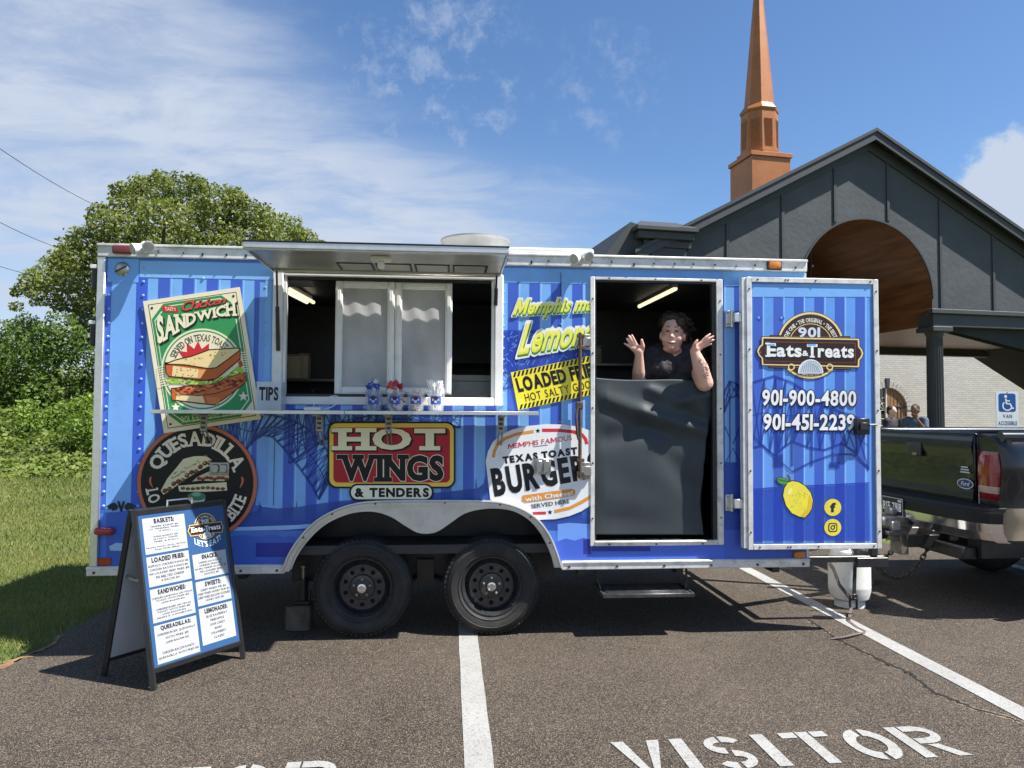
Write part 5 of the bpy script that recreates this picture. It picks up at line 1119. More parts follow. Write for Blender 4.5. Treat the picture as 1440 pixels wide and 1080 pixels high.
tub(585, 't', 'clear tub of small tan pieces beside the white cutlery tub', 'sticks'); tub(613, 't', 'clear tub of white plastic cutlery standing on the counter', 'cutlery')
x = on_y(440, 572, -.12).x; cr = empty('card_reader', (x, -.12, CZ), 'small white card reader with a looped cable on the counter', 'card reader')
m_ = MB(); m_.box((-.055, -.03, 0), (.055, .03, .022), .009, None, 2); m_.box((-.03, -.032, .022), (.03, -.005, .026), .003); m_.build('reader_body', 'white', cr)
m_ = MB(); m_.tube([(.055 + .11 * math.sin(t_ * .45) + .0 * t_, .01 - .01 * math.sin(t_), .008 + .045 * (1 - math.cos(t_ * .62)) * (1 if t_ < 8 else .4)) for t_ in np.linspace(0, 9.5, 30)], .0032, 6); m_.build('cable', 'white', cr)

# ================================================================== THINGS IN THE KITCHEN
MT['bottle'] = mat('squeeze_bottle', (0.62, 0.58, 0.42), 0.4, 0, 0.1, 9); MT['tubpl'] = mat('storage_tub', (0.7, 0.65, 0.54), 0.45, 0, 0.1, 9)
sh = MB(); sh.box((-1.6, 1.70, 1.80), (-0.2, 2.06, 1.82)); sh.box((0.5, 1.55, 1.42), (2.3, 2.06, 1.46)); sh.box((0.5, 1.55, 0.63), (2.3, 1.58, 1.415)); sh.box((-1.6, 1.35, 1.42), (0.2, 2.06, 1.46)); sh.build('kitchen_shelf', 'stainless', trailer, smooth=0)
eq = MB(); eq.box((-0.10, 1.35, 0.62), (0.62, 2.05, 1.86), .01)
for z in (0.75, 1.32): eq.box((-0.07, 1.335, z), (0.59, 1.3495, z + .48), .006); eq.m(1).cyl((0.50, 1.31, z + .1), (0.50, 1.31, z + .4), .012, n=8); eq.m(0)
eq.build('steel_cabinet', ['stainless', 'chrome'], trailer, smooth=30)
fy = MB(); fy.box((-1.25, 1.40, 1.461), (-0.78, 1.95, 1.66), .01); fy.box((-1.20, 1.38, 1.50), (-0.83, 1.3995, 1.60), .004); fy.tube([(-1.15, 1.30, 1.70), (-1.15, 1.45, 1.72), (-1.15, 1.7, 1.67)], .012, 6); fy.tube([(-0.92, 1.30, 1.70), (-0.92, 1.45, 1.72), (-0.92, 1.7, 1.67)], .012, 6); fy.build('fryer', 'stainless', trailer, smooth=30)
ws = MB(); ws.box((0.75, 1.85, 1.98), (2.3, 2.06, 2.00)); ws.build('wall_shelf', 'stainless', trailer, smooth=0)
hd = MB(); hd.add([(-0.1, 1.3, 1.95), (1.0, 1.3, 1.95), (1.0, 2.06, 1.95), (-0.1, 2.06, 1.95), (-0.1, 1.6, 2.5), (1.0, 1.6, 2.5), (1.0, 2.06, 2.5), (-0.1, 2.06, 2.5)], [[0, 1, 2, 3], [4, 5, 6, 7], [0, 1, 5, 4], [1, 2, 6, 5], [2, 3, 7, 6], [3, 0, 4, 7]]); hd.build('extractor_hood', 'stainless', trailer, smooth=0)
ac = MB(); ac.box((-1.20, 0.10, 2.43), (-1.20 + .235, 0.40, 2.525), .01); ac.build('ceiling_unit', 'white', trailer)
def bottle(x, y, z, h, r_, label):
    o = empty('squeeze_bottle', (x, y, z), label, 'bottle', 'bottles on the kitchen counter'); m_ = MB(); m_.lathe([(0, 0), (r_, 0), (r_ * 1.02, h * .1), (r_, h * .62), (r_ * .8, h * .70), (r_ * .45, h * .72)], (0, 0, 0), 'z', 18); m_.build('bottle_body', 'bottle', o)
    m_ = MB(); m_.lathe([(r_ * .8, h * .7), (r_ * .8, h * .76), (r_ * .5, h * .8), (r_ * .18, h * 1.0), (0, h)], (0, 0, 0), 'z', 14); m_.build('nozzle', 'white', o)
bx = lambda px, Y: on_y(px, 500, Y).x
bottle(bx(869, 1.7), 1.70, 1.461, .27, .042, 'pale squeeze bottle on the kitchen counter, nearest the waving hand'); bottle(bx(859, 1.72), 1.72, 1.461, .19, .028, 'small squeeze bottle on the kitchen counter left of a taller one')
def storage(x, y, z, w_, h_, label):
    o = empty('storage_tub', (x, y, z), label, 'storage tub', 'storage tubs on the kitchen shelves'); m_ = MB(); m_.box((-w_ / 2, -.07, 0), (w_ / 2, .07, h_), .02, None, 2); m_.build('tub_body', 'tubpl', o); m_ = MB(); m_.box((-w_ / 2 - .004, -.074, h_ + .0005), (w_ / 2 + .004, .074, h_ + .012), .004); m_.build('lid', 'tubpl', o)
storage(on_y(414, 470, 1.8).x, 1.8, 1.821, .15, .21, 'beige storage tub on the kitchen shelf, left of a similar one'); storage(on_y(430, 470, 1.8).x, 1.8, 1.821, .085, .22, 'narrow beige storage tub on the kitchen shelf, right of a wider one')
storage(1.35, 1.95, 2.001, .2, .16, 'pale tub on the high wall shelf inside the doorway, above the squeeze bottles'); storage(2.12, 1.95, 2.001, .16, .2, 'tall pale tub on the high wall shelf inside the doorway, right of the person')
storage(bx(847, 1.75), 1.75, 1.461, .17, .34, 'tall pale container standing on the kitchen counter inside the doorway')

# ================================================================== UNDER AND IN FRONT OF THE TRAILER
MT['timber'] = mat('weathered_timber', (0.10, 0.085, 0.065), 0.85, 0, 0.4, 12, bump=0.6, bscale=30); MT['brickwood'] = mat('reddish_timber', (0.20, 0.11, 0.07), 0.85, 0, 0.35, 18, bump=0.4, bscale=40)
p0, p1 = on_g(402, 889), on_g(434, 889); yb = p0.y
m_ = MB(); m_.box((-.085, 0, 0.001), (.085, .16, .175), .008); blk = m_.build('timber_block', 'timber'); blk.location = ((p0.x + p1.x) / 2, yb, 0); tag(blk, 'square timber block under the bottle jack beside the rear wheel', 'timber block')
jk = empty('bottle_jack', ((p0.x + p1.x) / 2 + .02, yb + .085, .176), 'black bottle jack standing on a timber block behind the menu board', 'jack')
m_ = MB(); m_.box((-.055, -.05, 0), (.055, .05, .025), .006); m_.cyl((0, 0, .025), (0, 0, .17), .036, .033, 18); m_.cyl((.045, -.02, .02), (.05, -.02, .09), .012, n=10); m_.build('jack_body', 'blacksteel', jk); m_ = MB(); m_.cyl((0, 0, .17), (0, 0, .25), .014, n=12); m_.cyl((0, 0, .25), (0, 0, .265), .022, n=12); m_.build('jack_ram', 'steel', jk)
# propane cylinder in front
MT['tank'] = mat('white_tank_paint', (0.66, 0.66, 0.63), 0.42, 0, 0.05, 4, dirt=(0.34, 0.31, 0.27), dirt_amt=0.5, dscale=8)
tk = empty('propane_tank', (on_g(1186, 847).x, 0.66, 0), 'white propane tank standing upright beneath the open side door', 'gas tank')
m_ = MB(); R_ = .158; m_.lathe([(0.0, .035), (.10, .04), (.142, .07), (R_, .13), (R_, .152), (R_ + .002, .16), (R_, .168), (R_, .36), (R_ - .008, .40), (.135, .44), (.08, .468), (.03, .475), (0, .475)], (0, 0, 0), 'z', 40); m_.build('tank_body', 'tank', tk)
m_ = MB(); m_.lathe([(.112, .001), (.116, .001), (.112, .075), (.108, .075)], (0, 0, 0), 'z', 32, closed=True); m_.build('foot_ring', 'tank', tk)
m_ = MB(); n_ = 30
vs = []
for i in range(n_ + 1):
    t_ = math.radians(-60 + 300 * i / n_); 
    for r_, z in ((.106, .452), (.110, .56), (.106, .56), (.102, .452)): vs.append((r_ * math.cos(t_), r_ * math.sin(t_), z))
m_.add(vs, [[4 * i + j, 4 * i + (j + 1) % 4, 4 * i + 4 + (j + 1) % 4, 4 * i + 4 + j] for i in range(n_) for j in range(4)]); m_.build('collar', 'tank', tk); m_ = MB(); m_.cyl((0, 0, .474), (0, 0, .525), .018, n=12); m_.cyl((0, 0, .525), (0, 0, .545), .032, n=10); m_.cyl((0, 0, .50), (.05, -.02, .50), .012, n=8); m_.build('valve', 'steel', tk)
tx = tk.location.x
# ratchet strap
MT['strap'] = mat('strap_webbing', (0.115, 0.085, 0.08), 0.85, 0, 0.3, 60); MT['strapblack'] = mat('black_webbing', (0.02, 0.02, 0.02), 0.8, 0, 0.3, 60)
def ribbon(mb, pts, w_, side, th=.002):
    vs = []; 
    for i, p in enumerate(pts):
        p = Vector(p); s_ = (side[i] if isinstance(side, list) else side); s_ = Vector(s_).normalized() * w_ / 2; d_ = (Vector(pts[min(i + 1, len(pts) - 1)]) - Vector(pts[max(i - 1, 0)])).normalized().cross(s_).normalized() * th; vs += [p - s_, p + s_, p + s_ + d_, p - s_ + d_]
    mb.add(vs, [[4 * i + j, 4 * i + (j + 1) % 4, 4 * i + 4 + (j + 1) % 4, 4 * i + 4 + j] for i in range(len(pts) - 1) for j in range(4)] + [[0, 1, 2, 3], [len(vs) - 4, len(vs) - 3, len(vs) - 2, len(vs) - 1]])
sp = empty('ratchet_strap', (tx, .45, 0), 'ratchet strap hanging beside the propane tank with its loose end on the ground', 'strap')
g_ = lambda px, py, Y: on_y(px, py, Y) - Vector((tx, .45, 0))
m_ = MB(); ribbon(m_, [g_(1166, 792, .46), g_(1172, 800, .46), g_(1180, 822, .46), g_(1196, 842, .44)], .028, (.8, 0, .6)); gg = lambda px, py, z=.006: on_g(px, py, z) - Vector((tx, .45, 0))
ribbon(m_, [g_(1197, 855, .40), gg(1195, 868, .03), gg(1193, 873), gg(1205, 882), gg(1216, 887), gg(1217, 889), gg(1200, 892, .02), gg(1183, 896, .016), gg(1168, 898)], .026, [(1, .2, 0), (1, .2, 0), (1, -.6, 0), (.7, -.7, 0), (.7, -.7, 0), (0.2, 1, 0), (0.2, 1, .2), (.1, 1, 0), (.1, 1, 0)]); m_.build('webbing', 'strap', sp)
m_ = MB(); ribbon(m_, [g_(1203, 768, .42), g_(1202, 800, .42), g_(1201, 835, .42)], .030, (1, 0, 0)); m_.build('black_webbing', 'strapblack', sp)
m_ = MB(); c0 = g_(1200, 846, .41); m_.box(c0 + Vector((-.032, -.012, -.06)), c0 + Vector((-.022, .012, .055)), .003); m_.box(c0 + Vector((.022, -.012, -.06)), c0 + Vector((.032, .012, .055)), .003); m_.cyl(c0 + Vector((-.03, 0, .02)), c0 + Vector((.03, 0, .02)), .012, n=10); m_.cyl(c0 + Vector((-.03, 0, -.05)), c0 + Vector((.03, 0, -.05)), .006, n=8); m_.box(c0 + Vector((-.02, -.02, .03)), c0 + Vector((.02, -.014, .06)), .003); m_.build('ratchet_buckle', 'blacksteel', sp)
# timber offcuts beyond the tank
for i, (px, py, h_, lab) in enumerate(((1222, 823, .09, 'reddish timber offcut on the ground right of the propane tank'),)):
    p_ = on_g(px, py); m_ = MB(); m_.box((-.06, 0, .001), (.05, .3, h_), .005); m_.box((-.055, .01, h_ + .001), (.045, .28, h_ + .10), .005); o = m_.build('timber_offcut', 'brickwood'); o.location = p_; tag(o, lab, 'timber offcut')
# safety chains
MT['chain'] = mat('rusty_chain', (0.085, 0.07, 0.055), 0.6, 0.5, 0.4, 40)
def chain(a_, b_, sag, label):
    a_, b_ = Vector(a_), Vector(b_); L_ = 26; pts = [a_.lerp(b_, i / L_) + Vector((0, 0, -sag * max(0, math.sin(PI * i / L_)) ** .8)) for i in range(L_ + 1)]; o = MB()
    for i in range(L_):
        c_ = (pts[i] + pts[i + 1]) / 2; d_ = (pts[i + 1] - pts[i]); ln = d_.length * .75; d_.normalize(); s_ = d_.orthogonal().normalized(); s_ = s_ if i % 2 else d_.cross(s_)
        n_ = 12; ring_ = [c_ + d_ * (ln * math.cos(2 * PI * k / n_)) + s_ * (.017 * math.sin(2 * PI * k / n_)) for k in range(n_)]; o.tube(ring_ + [ring_[0]], .006, 6, cap=False)
    o = o.build('safety_chain', 'chain'); org = (a_ + b_) / 2; me = o.data; me.transform(Matrix.Translation(-org)); o.location = org; tag(o, label, 'chain', 'safety chains between trailer and truck')
chain((3.42, .86, .50), (4.06, .88, .50), .34, 'hanging chain linking trailer and truck, nearer of the two'); chain((3.46, 1.22, .50), (4.06, 1.24, .50), .26, 'hanging chain linking trailer and truck, farther of the two')
# ================================================================== PEOPLE
MT['skin'] = mat('skin', (0.70, 0.42, 0.335), 0.48, 0, 0.10, 14, spec=0.4); MT['skin'].node_tree.nodes['Principled BSDF'].inputs['Subsurface Weight'].default_value = 0.08
MT['hair'] = mat('dark_brown_hair', (0.034, 0.020, 0.012), 0.42, 0, 0.5, 60, bump=0.8, bscale=120); MT['shirt'] = mat('black_tshirt', (0.026, 0.024, 0.030), 0.8, 0, 0.25, 12, bump=0.35, bscale=60)
MT['teeth'] = mat('teeth', (0.72, 0.68, 0.62), 0.3, 0, 0, 1); MT['lips'] = mat('lips', (0.42, 0.15, 0.14), 0.4, 0, 0.1, 40); MT['ink'] = mat('tattoo_ink', (0.15, 0.11, 0.10), 0.6, 0, 0.4, 120)
MT['trousers'] = mat('dark_trousers', (0.02, 0.02, 0.03), 0.9, 0, 0.2, 20)
def blob(name, prims, voxel, mt, parent, smooth=4, noise=0.0):
    mb = MB()
    for p in prims:
        if p[0] == 'c':                                            # chain of points with radii, tapering
            pts, rr = p[1], p[2]
            for i in range(len(pts) - 1):
                mb.cyl(pts[i], pts[i + 1], rr[i], rr[i + 1], 14); mb.ball(pts[i], rr[i] * .998, sub=2)
            mb.ball(pts[-1], rr[-1], sub=2)
        else: mb.ball(p[1], 1.0, p[2], 3, p[3] if len(p) > 3 else None)
    me = bpy.data.meshes.new(name); me.from_pydata([tuple(v) for v in mb.v], [], mb.f); o = bpy.data.objects.new(name, me); COL.objects.link(o)
    m = o.modifiers.new('r', 'REMESH'); m.mode = 'VOXEL'; m.voxel_size = voxel
    if smooth: s = o.modifiers.new('s', 'SMOOTH'); s.iterations = smooth; s.factor = 0.5
    bpy.context.view_layer.update(); dg = bpy.context.evaluated_depsgraph_get(); nm = bpy.data.meshes.new_from_object(o.evaluated_get(dg)); bpy.data.objects.remove(o); bpy.data.meshes.remove(me)
    nm.name = name; nm.materials.clear(); nm.materials.append(MT[mt])
    if noise:
        from mathutils import noise as nz_
        for v in nm.vertices: v.co += v.normal * noise * (nz_.noise(v.co * 28) + .6 * nz_.noise(v.co * 70))
    nm.polygons.foreach_set('use_smooth', [True] * len(nm.polygons))
    o = bpy.data.objects.new(name, nm); COL.objects.link(o); o.parent = parent; return o
cr_ = crop(860, 420, 8.306)
def Q(cx, cy, Y): return on_y(*cr_(cx, cy), Y)
cook = empty('person', (on_y(945, 500, .3).x, .30, 0.62), 'smiling person in a black T-shirt waving both hands in the trailer doorway', 'person')
off_ = cook.location
L = lambda v: Vector(v) - off_
def K(cx, cy, Y): return L(Q(cx, cy, Y))
hc = K(712, 425, .17)                                              # head centre
ef = Vector((-.34, -.93, -.08)).normalized(); ez = Vector((.05, -.02, 1)).normalized(); ex = ez.cross(-ef).normalized(); ex = ex if ex.x > 0 else -ex; ez = ef.cross(ex).normalized(); ez = ez if ez.z > 0 else -ez
Rh = Matrix((ex, -ef, ez)).transposed()
H = lambda a, f, z: hc + ex * a + ef * f + ez * z
sk = [('e', H(0, -.005, .035), (.080, .098, .105), Rh), ('e', H(0, .018, -.035), (.075, .080, .080), Rh), ('e', H(0, .036, -.078), (.050, .050, .040), Rh), ('e', H(0, .018, -.100), (.064, .060, .034), Rh),
      ('e', H(-.042, .062, -.028), (.034, .028, .032), Rh), ('e', H(.042, .062, -.028), (.034, .028, .032), Rh), ('e', H(0, .098, -.012), (.016, .022, .018), Rh), ('e', H(0, .088, .012), (.011, .016, .03), Rh), ('e', H(-.014, .090, -.016), (.010, .012, .010), Rh), ('e', H(.014, .090, -.016), (.010, .012, .010), Rh),
      ('e', H(0, .078, .050), (.062, .020, .018), Rh), ('e', H(0, .076, -.092), (.026, .022, .018), Rh), ('e', H(-.082, -.005, -.01), (.012, .022, .032), Rh), ('e', H(.084, -.005, -.01), (.012, .022, .032), Rh),
      ('c', [H(.005, -.02, -.09), L((off_.x + .012, .25, hc.z + off_.z - .20))], [.056, .080])]
shl, shr = K(470, 690, .28), K(960, 660, .24); chest = K(700, 800, .28)
el_l, wr_l = K(318, 985, .20), K(322, 668, .10)                    # viewer's left: her right arm
el_r, wr_r = K(1085, 985, -.015), K(968, 612, -.045)
fr_mid = K(1040, 810, -.038)
sk += [('c', [shl, el_l], [.066, .050]), ('c', [el_l, K(316, 850, .15), wr_l], [.050, .046, .030]), ('c', [shr, el_r], [.075, .062]), ('c', [el_r, fr_mid, wr_r], [.060, .055, .032]),
       ('e', chest + Vector((0, .02, -.05)), (.21, .13, .20)), ('c', [chest + Vector((0, .02, -.2)), chest + Vector((0, .02, -.55))], [.20, .21]),
       ('c', [chest + Vector((-.09, .02, -.60)), L((off_.x - .12, .34, 1.10)), L((off_.x - .12, .34, .70))], [.12, .09, .06]), ('c', [chest + Vector((.09, .02, -.60)), L((off_.x + .14, .34, 1.10)), L((off_.x + .14, .34, .70))], [.12, .09, .06]),
       ('c', [L((off_.x - .12, .38, .67)), L((off_.x - .12, .27, .66))], [.04, .03]), ('c', [L((off_.x + .14, .38, .67)), L((off_.x + .14, .27, .66))], [.04, .03])]
# right hand, palm to the viewer
pl = [K(318, 640, .095), K(300, 585, .085), K(268, 560, .08), K(330, 560, .08)]
sk += [('c', [wr_l, K(312, 610, .09)], [.030, .034]), ('c', [K(345, 600, .088), K(292, 548, .08)], [.022, .014]), ('c', [K(330, 615, .09), K(255, 575, .082)], [.026, .016]), ('c', [K(300, 615, .09), K(232, 575, .082)], [.024, .014]),
       ('c', [K(292, 548, .08), K(262, 482, .07), K(238, 428, .066)], [.0125, .0105, .008]), ('c', [K(268, 552, .08), K(228, 485, .07), K(203, 436, .066)], [.0125, .011, .0085]),
       ('c', [K(250, 560, .082), K(206, 508, .072), K(178, 470, .07)], [.012, .010, .008]), ('c', [K(232, 575, .084), K(190, 548, .078), K(152, 524, .078)], [.011, .0095, .0075]), ('c', [K(345, 610, .09), K(368, 560, .07), K(352, 484, .058)], [.020, .014, .010])]
# left hand, tipped outwards
YH = -.07
sk += [('c', [wr_r, K(982, 585, -.055)], [.030, .029]), ('c', [K(972, 578, -.055), K(1052, 512, YH)], [.022, .013]), ('c', [K(988, 592, -.055), K(1066, 530, YH + .008)], [.022, .012]), ('c', [K(1002, 602, -.05), K(1076, 556, YH + .02)], [.018, .011]),
       ('c', [K(1050, 508, YH), K(1104, 450, YH - .01), K(1150, 414, YH - .008)], [.0115, .0098, .0078]), ('c', [K(1064, 522, YH + .006), K(1130, 470, YH), K(1188, 440, YH)], [.0115, .0098, .0078]), ('c', [K(1074, 540, YH + .014), K(1138, 502, YH + .012), K(1192, 482, YH + .012)], [.011, .0095, .0075]),
       ('c', [K(1078, 560, YH + .024), K(1122, 542, YH + .026), K(1164, 530, YH + .028)], [.010, .0088, .007]), ('c', [K(962, 575, -.06), K(972, 528, -.085), K(1000, 488, -.09)], [.018, .0125, .0095])]
body = blob('body', sk, .0046, 'skin', cook, 4)
blob('tshirt', [('e', chest + Vector((.0, .02, -.02)), (.238, .165, .215)), ('c', [chest + Vector((0, .02, -.18)), chest + Vector((0, .02, -.50))], [.225, .235]), ('e', chest + Vector((-.09, -.09, -.02)), (.12, .10, .10)), ('e', chest + Vector((.09, -.09, -.02)), (.12, .10, .10)),
      ('c', [shl + Vector((.12, .02, .045)), shl, shl.lerp(el_l, .62)], [.085, .092, .082]), ('c', [shr + Vector((-.12, .03, .05)), shr, shr.lerp(el_r, .50)], [.085, .098, .088]), ('e', K(690, 640, .31), (.17, .085, .075))], .011, 'shirt', cook, 4, .009)
tr_ = blob('trousers', [('c', [chest + Vector((0, .02, -.55)), chest + Vector((0, .02, -.62))], [.232, .235]), ('c', [chest + Vector((-.09, .02, -.60)), L((off_.x - .12, .34, 1.10)), L((off_.x - .12, .34, .72))], [.14, .11, .085]), ('c', [chest + Vector((.09, .02, -.60)), L((off_.x + .14, .34, 1.10)), L((off_.x + .14, .34, .72))], [.14, .11, .085])], .016, 'trousers', cook, 3)
[blob('shoe', [('c', [L((off_.x + s_, .40, .675)), L((off_.x + s_, .24, .662))], [.055, .042])], .01, 'shirt', cook, 2) for s_ in (-.12, .14)]
hp = [('e', H(.006, -.036, .064), (.088, .092, .094), Rh), ('e', H(.05, -.045, .01), (.055, .07, .085), Rh), ('e', H(-.05, -.05, .01), (.045, .06, .085), Rh), ('e', H(-.01, .030, .128), (.070, .045, .030), Rh), ('e', H(.055, .03, .09), (.04, .055, .05), Rh), ('e', H(-.070, .012, .085), (.022, .05, .045), Rh)]
for i in range(30): t_ = i * 2.4; r_ = .085 * math.sqrt((i + .5) / 30); hp.append(('e', H(r_ * math.cos(t_) + .01, r_ * math.sin(t_) * 1.05 - .02, .135 - 7 * r_ * r_ * 1.6), (.022, .022, .018), Rh))
for a_, f_, z_ in ((.092, -.02, .03), (.098, -.03, 0), (.095, -.04, -.03), (.105, -.06, .02), (.088, .0, .06)): hp.append(('e', H(a_, f_, z_), (.022, .03, .025), Rh))
hp += [('c', [H(.08, -.06, .03), H(.12, -.08, .045), H(.165, -.09, .05)], [.03, .028, .012]), ('c', [H(.09, -.06, .01), H(.12, -.08, -.01), H(.14, -.08, -.06)], [.03, .022, .010])]
hr = blob('hair', hp, .007, 'hair', cook, 2, .007)
hs_ = MB()                                                         # loose curls and flyaway strands
for i in range(420):
    t_ = rnd.uniform(0, 6.28); q_ = rnd.uniform(.02, .092); b0 = H(q_ * math.cos(t_) + .01, q_ * math.sin(t_) - .03, .150 - 9 * q_ * q_); ln = rnd.uniform(.03, .06); d_ = Vector((math.cos(t_) * .7 + .25, math.sin(t_) * .4, rnd.uniform(-.2, .7))).normalized(); s_ = d_.orthogonal().normalized()
    hs_.tube([b0, b0 + d_ * ln * .5 + s_ * .010, b0 + d_ * ln - s_ * .006 + Vector((0, 0, -.012))], .003, 4, rr=[.0062, .0048, .0015])
hs_.build('curls', 'hair', hr)
for s in (-1, 1):
    fc = MB()
    fc.tube([H(s * .017, .0905, .021), H(s * .026, .0925, .0265), H(s * .036, .0905, .0265), H(s * .046, .083, .0205)], .0035, 6, rr=[.0026, .0046, .0046, .0024]); fc.tube([H(s * .015, .0965, .0535), H(s * .034, .0945, .0575), H(s * .056, .077, .046)], .004, 6, rr=[.0028, .0034, .0016]); fc.build('eye_and_brow', 'hair', cook)
m_ = MB(); m_.tube([H(a_ * .036, .0925 - .016 * a_ * a_, -.056 + .011 * a_ * a_) for a_ in (-1, -.6, -.2, .2, .6, 1)], .01, 8, rr=[.003, .0095, .0125, .0125, .0095, .003]); m_.build('lips', 'lips', cook); m_ = MB(); m_.tube([H(a_ * .030, .0985 - .017 * a_ * a_, -.0535 + .010 * a_ * a_) for a_ in (-1, -.6, -.2, .2, .6, 1)], .01, 8, rr=[.002, .0062, .008, .008, .0062, .002]); m_.build('teeth', 'teeth', cook)
m_ = MB()                                                          # forearm tattoo lines lying on the skin
ax = (wr_r - el_r).normalized(); sd = ax.cross(Vector((0, 1, 0))).normalized(); sd = sd if sd.x > 0 else -sd
from mathutils.bvhtree import BVHTree
bv = BVHTree.FromPolygons([v.co for v in body.data.vertices], [p.vertices for p in body.data.polygons])
for i in range(26):
    pts = []; t0 = rnd.uniform(.12, .66); a0 = rnd.uniform(-.01, .05)
    for k in range(5):
        t_ = t0 + .028 * k; o_ = el_r.lerp(wr_r, t_) + sd * (a0 + .008 * math.sin(k * 2 + i)) + Vector((0, -.3, 0)); h = bv.ray_cast(o_, Vector((0, 1, 0)))
        if h[0] is not None: pts.append(h[0] + h[1] * .0008)
    if len(pts) > 2: m_.tube(pts, .0014, 4)
m_.build('tattoo', 'ink', cook)

MT['bluegrey'] = mat('slate_blue_shirt', (0.075, 0.10, 0.15), 0.85, 0, 0.2, 10); MT['darkskin'] = mat('brown_skin', (0.16, 0.085, 0.055), 0.5, 0, 0.1, 10); MT['shorthair'] = mat('short_dark_hair', (0.012, 0.010, 0.009), 0.7, 0, 0.4, 60); MT['greyhair'] = mat('short_brown_hair', (0.05, 0.032, 0.022), 0.7, 0, 0.4, 60)
def stander(x, y, rz, h, skin, shirt, hair, label, raise_arm):
    o = empty('person', (x, y, 0), label, 'person', None, rz); s = h / 1.75; V = lambda a, b, c: Vector((a, b, c)) * s
    arm_l = [V(-.20, 0, 1.42), V(-.25, .02, 1.13), V(-.22, -.12, .90)]; arm_r = [V(.20, 0, 1.42), V(.27, -.10, 1.18), V(.14, -.26, 1.45)] if raise_arm else [V(.20, 0, 1.42), V(.25, .0, 1.13), V(.20, -.20, .98)]
    pr_ = [('e', V(0, -.01, 1.645), (.078 * s, .095 * s, .11 * s)), ('e', V(0, -.03, 1.585), (.06 * s, .07 * s, .06 * s)), ('e', V(0, -.105, 1.62), (.014, .02, .02)), ('e', V(-.08, 0, 1.62), (.012, .02, .03)), ('e', V(.08, 0, 1.62), (.012, .02, .03)), ('c', [V(0, .01, 1.55), V(0, .02, 1.42)], [.055, .07]), ('e', V(0, .01, 1.22), (.17, .11, .26)), ('e', V(0, .01, .98), (.16, .11, .14)),
           ('c', arm_l, [.052, .042, .028]), ('c', arm_r, [.052, .042, .028]), ('c', [V(-.09, 0, .92), V(-.10, -.01, .5), V(-.10, .02, .08)], [.085, .06, .042]), ('c', [V(.09, 0, .92), V(.10, -.01, .5), V(.10, .02, .08)], [.085, .06, .042]), ('c', [V(-.10, .04, .05), V(-.11, -.16, .035)], [.045, .032]), ('c', [V(.10, .04, .05), V(.11, -.16, .035)], [.045, .032])]
    for arm, sg in ((arm_l, -1), (arm_r, 1)):
        d_ = (arm[2] - arm[1]).normalized(); w_ = arm[2]; n_ = d_.cross(Vector((0, 1, .3))).normalized(); pr_.append(('c', [w_, w_ + d_ * .07], [.028, .034]))
        for k, ln in enumerate((.068, .078, .073, .058)): b0 = w_ + d_ * .085 + n_ * (.021 * (k - 1.5)); pr_.append(('c', [b0, b0 + d_ * ln * .6 + Vector((0, 0, -.006)), b0 + d_ * ln + Vector((0, .012, -.012))], [.0105, .0095, .008]))
        pr_.append(('c', [w_ + d_ * .03 + n_ * -.03, w_ + d_ * .085 + n_ * -.062], [.014, .010]))
    blob('body', pr_, .011, skin, o, 2)
    blob('shirt', [('e', V(0, .01, 1.22), (.195, .135, .28)), ('c', [V(0, .01, 1.1), V(0, .01, .93)], [.165, .165]), ('c', [V(-.13, .01, 1.43), arm_l[0], arm_l[0].lerp(arm_l[1], .7)], [.07, .075, .065]), ('c', [V(.13, .01, 1.43), arm_r[0], arm_r[0].lerp(arm_r[1], .7)], [.07, .075, .065])], .016, shirt, o, 3, .004)
    blob('trousers', [('e', V(0, .01, .95), (.175, .125, .13)), ('c', [V(-.09, 0, .92), V(-.10, -.01, .5), V(-.10, .02, .12)], [.10, .078, .06]), ('c', [V(.09, 0, .92), V(.10, -.01, .5), V(.10, .02, .12)], [.10, .078, .06])], .018, 'trousers', o, 3)
    blob('hair', [('e', V(0, .015, 1.685), (.084 * s, .098 * s, .082 * s)), ('e', V(0, .05, 1.63), (.078 * s, .06 * s, .08 * s))], .011, hair, o, 2, .003)
    return o
pA, pB = on_y(1254, 590, 10.6), on_y(1287, 590, 10.3)
stander(pA.x, 10.6, .5, 1.73, 'skin', 'shirt', 'greyhair', 'person in a black shirt with brown hair standing by the arched wooden door', False)
stander(pB.x, 10.3, -1.0, 1.76, 'darkskin', 'bluegrey', 'shorthair', 'person in a slate blue shirt with short dark hair, arm raised, by the church column', True)
# ================================================================== PICKUP TRUCK
MT['carpaint'] = mat('dark_navy_car_paint', (0.005, 0.007, 0.012), 0.25, 0.0, 0.15, 2, coat=0.55, spec=0.4, dirt=(0.03, 0.03, 0.028), dirt_amt=0.25, dscale=3)
MT['tanpaint'] = mat('tan_car_paint', (0.33, 0.27, 0.19), 0.3, 0.1, 0.06, 3, coat=0.6, dirt=(0.2, 0.17, 0.12), dirt_amt=0.4, dscale=5)
MT['carglass'] = mat('dark_car_glass', (0.01, 0.012, 0.013), 0.06, 0, 0, 1, spec=0.6, coat=0.5); MT['whitelens'] = mat('white_lens', (0.6, 0.55, 0.52), 0.2, 0, 0.1, 60, coat=0.5)
MT['padblack'] = mat('bumper_pad_black', (0.008, 0.008, 0.009), 0.5, 0, 0.2, 9, spec=0.25); MT['truckred'] = mat('dark_red_lens', (0.20, 0.006, 0.010), 0.15, 0, 0.25, 50, coat=0.8); MT['truckwhite'] = mat('pinkish_white_lens', (0.42, 0.30, 0.28), 0.2, 0, 0.15, 60, coat=0.6)
truck = empty('pickup_truck', (4.05, 1.08, 0), 'dark navy pickup truck with tan lower panels hitched in front of the trailer', 'pickup truck')
TC = truck.location
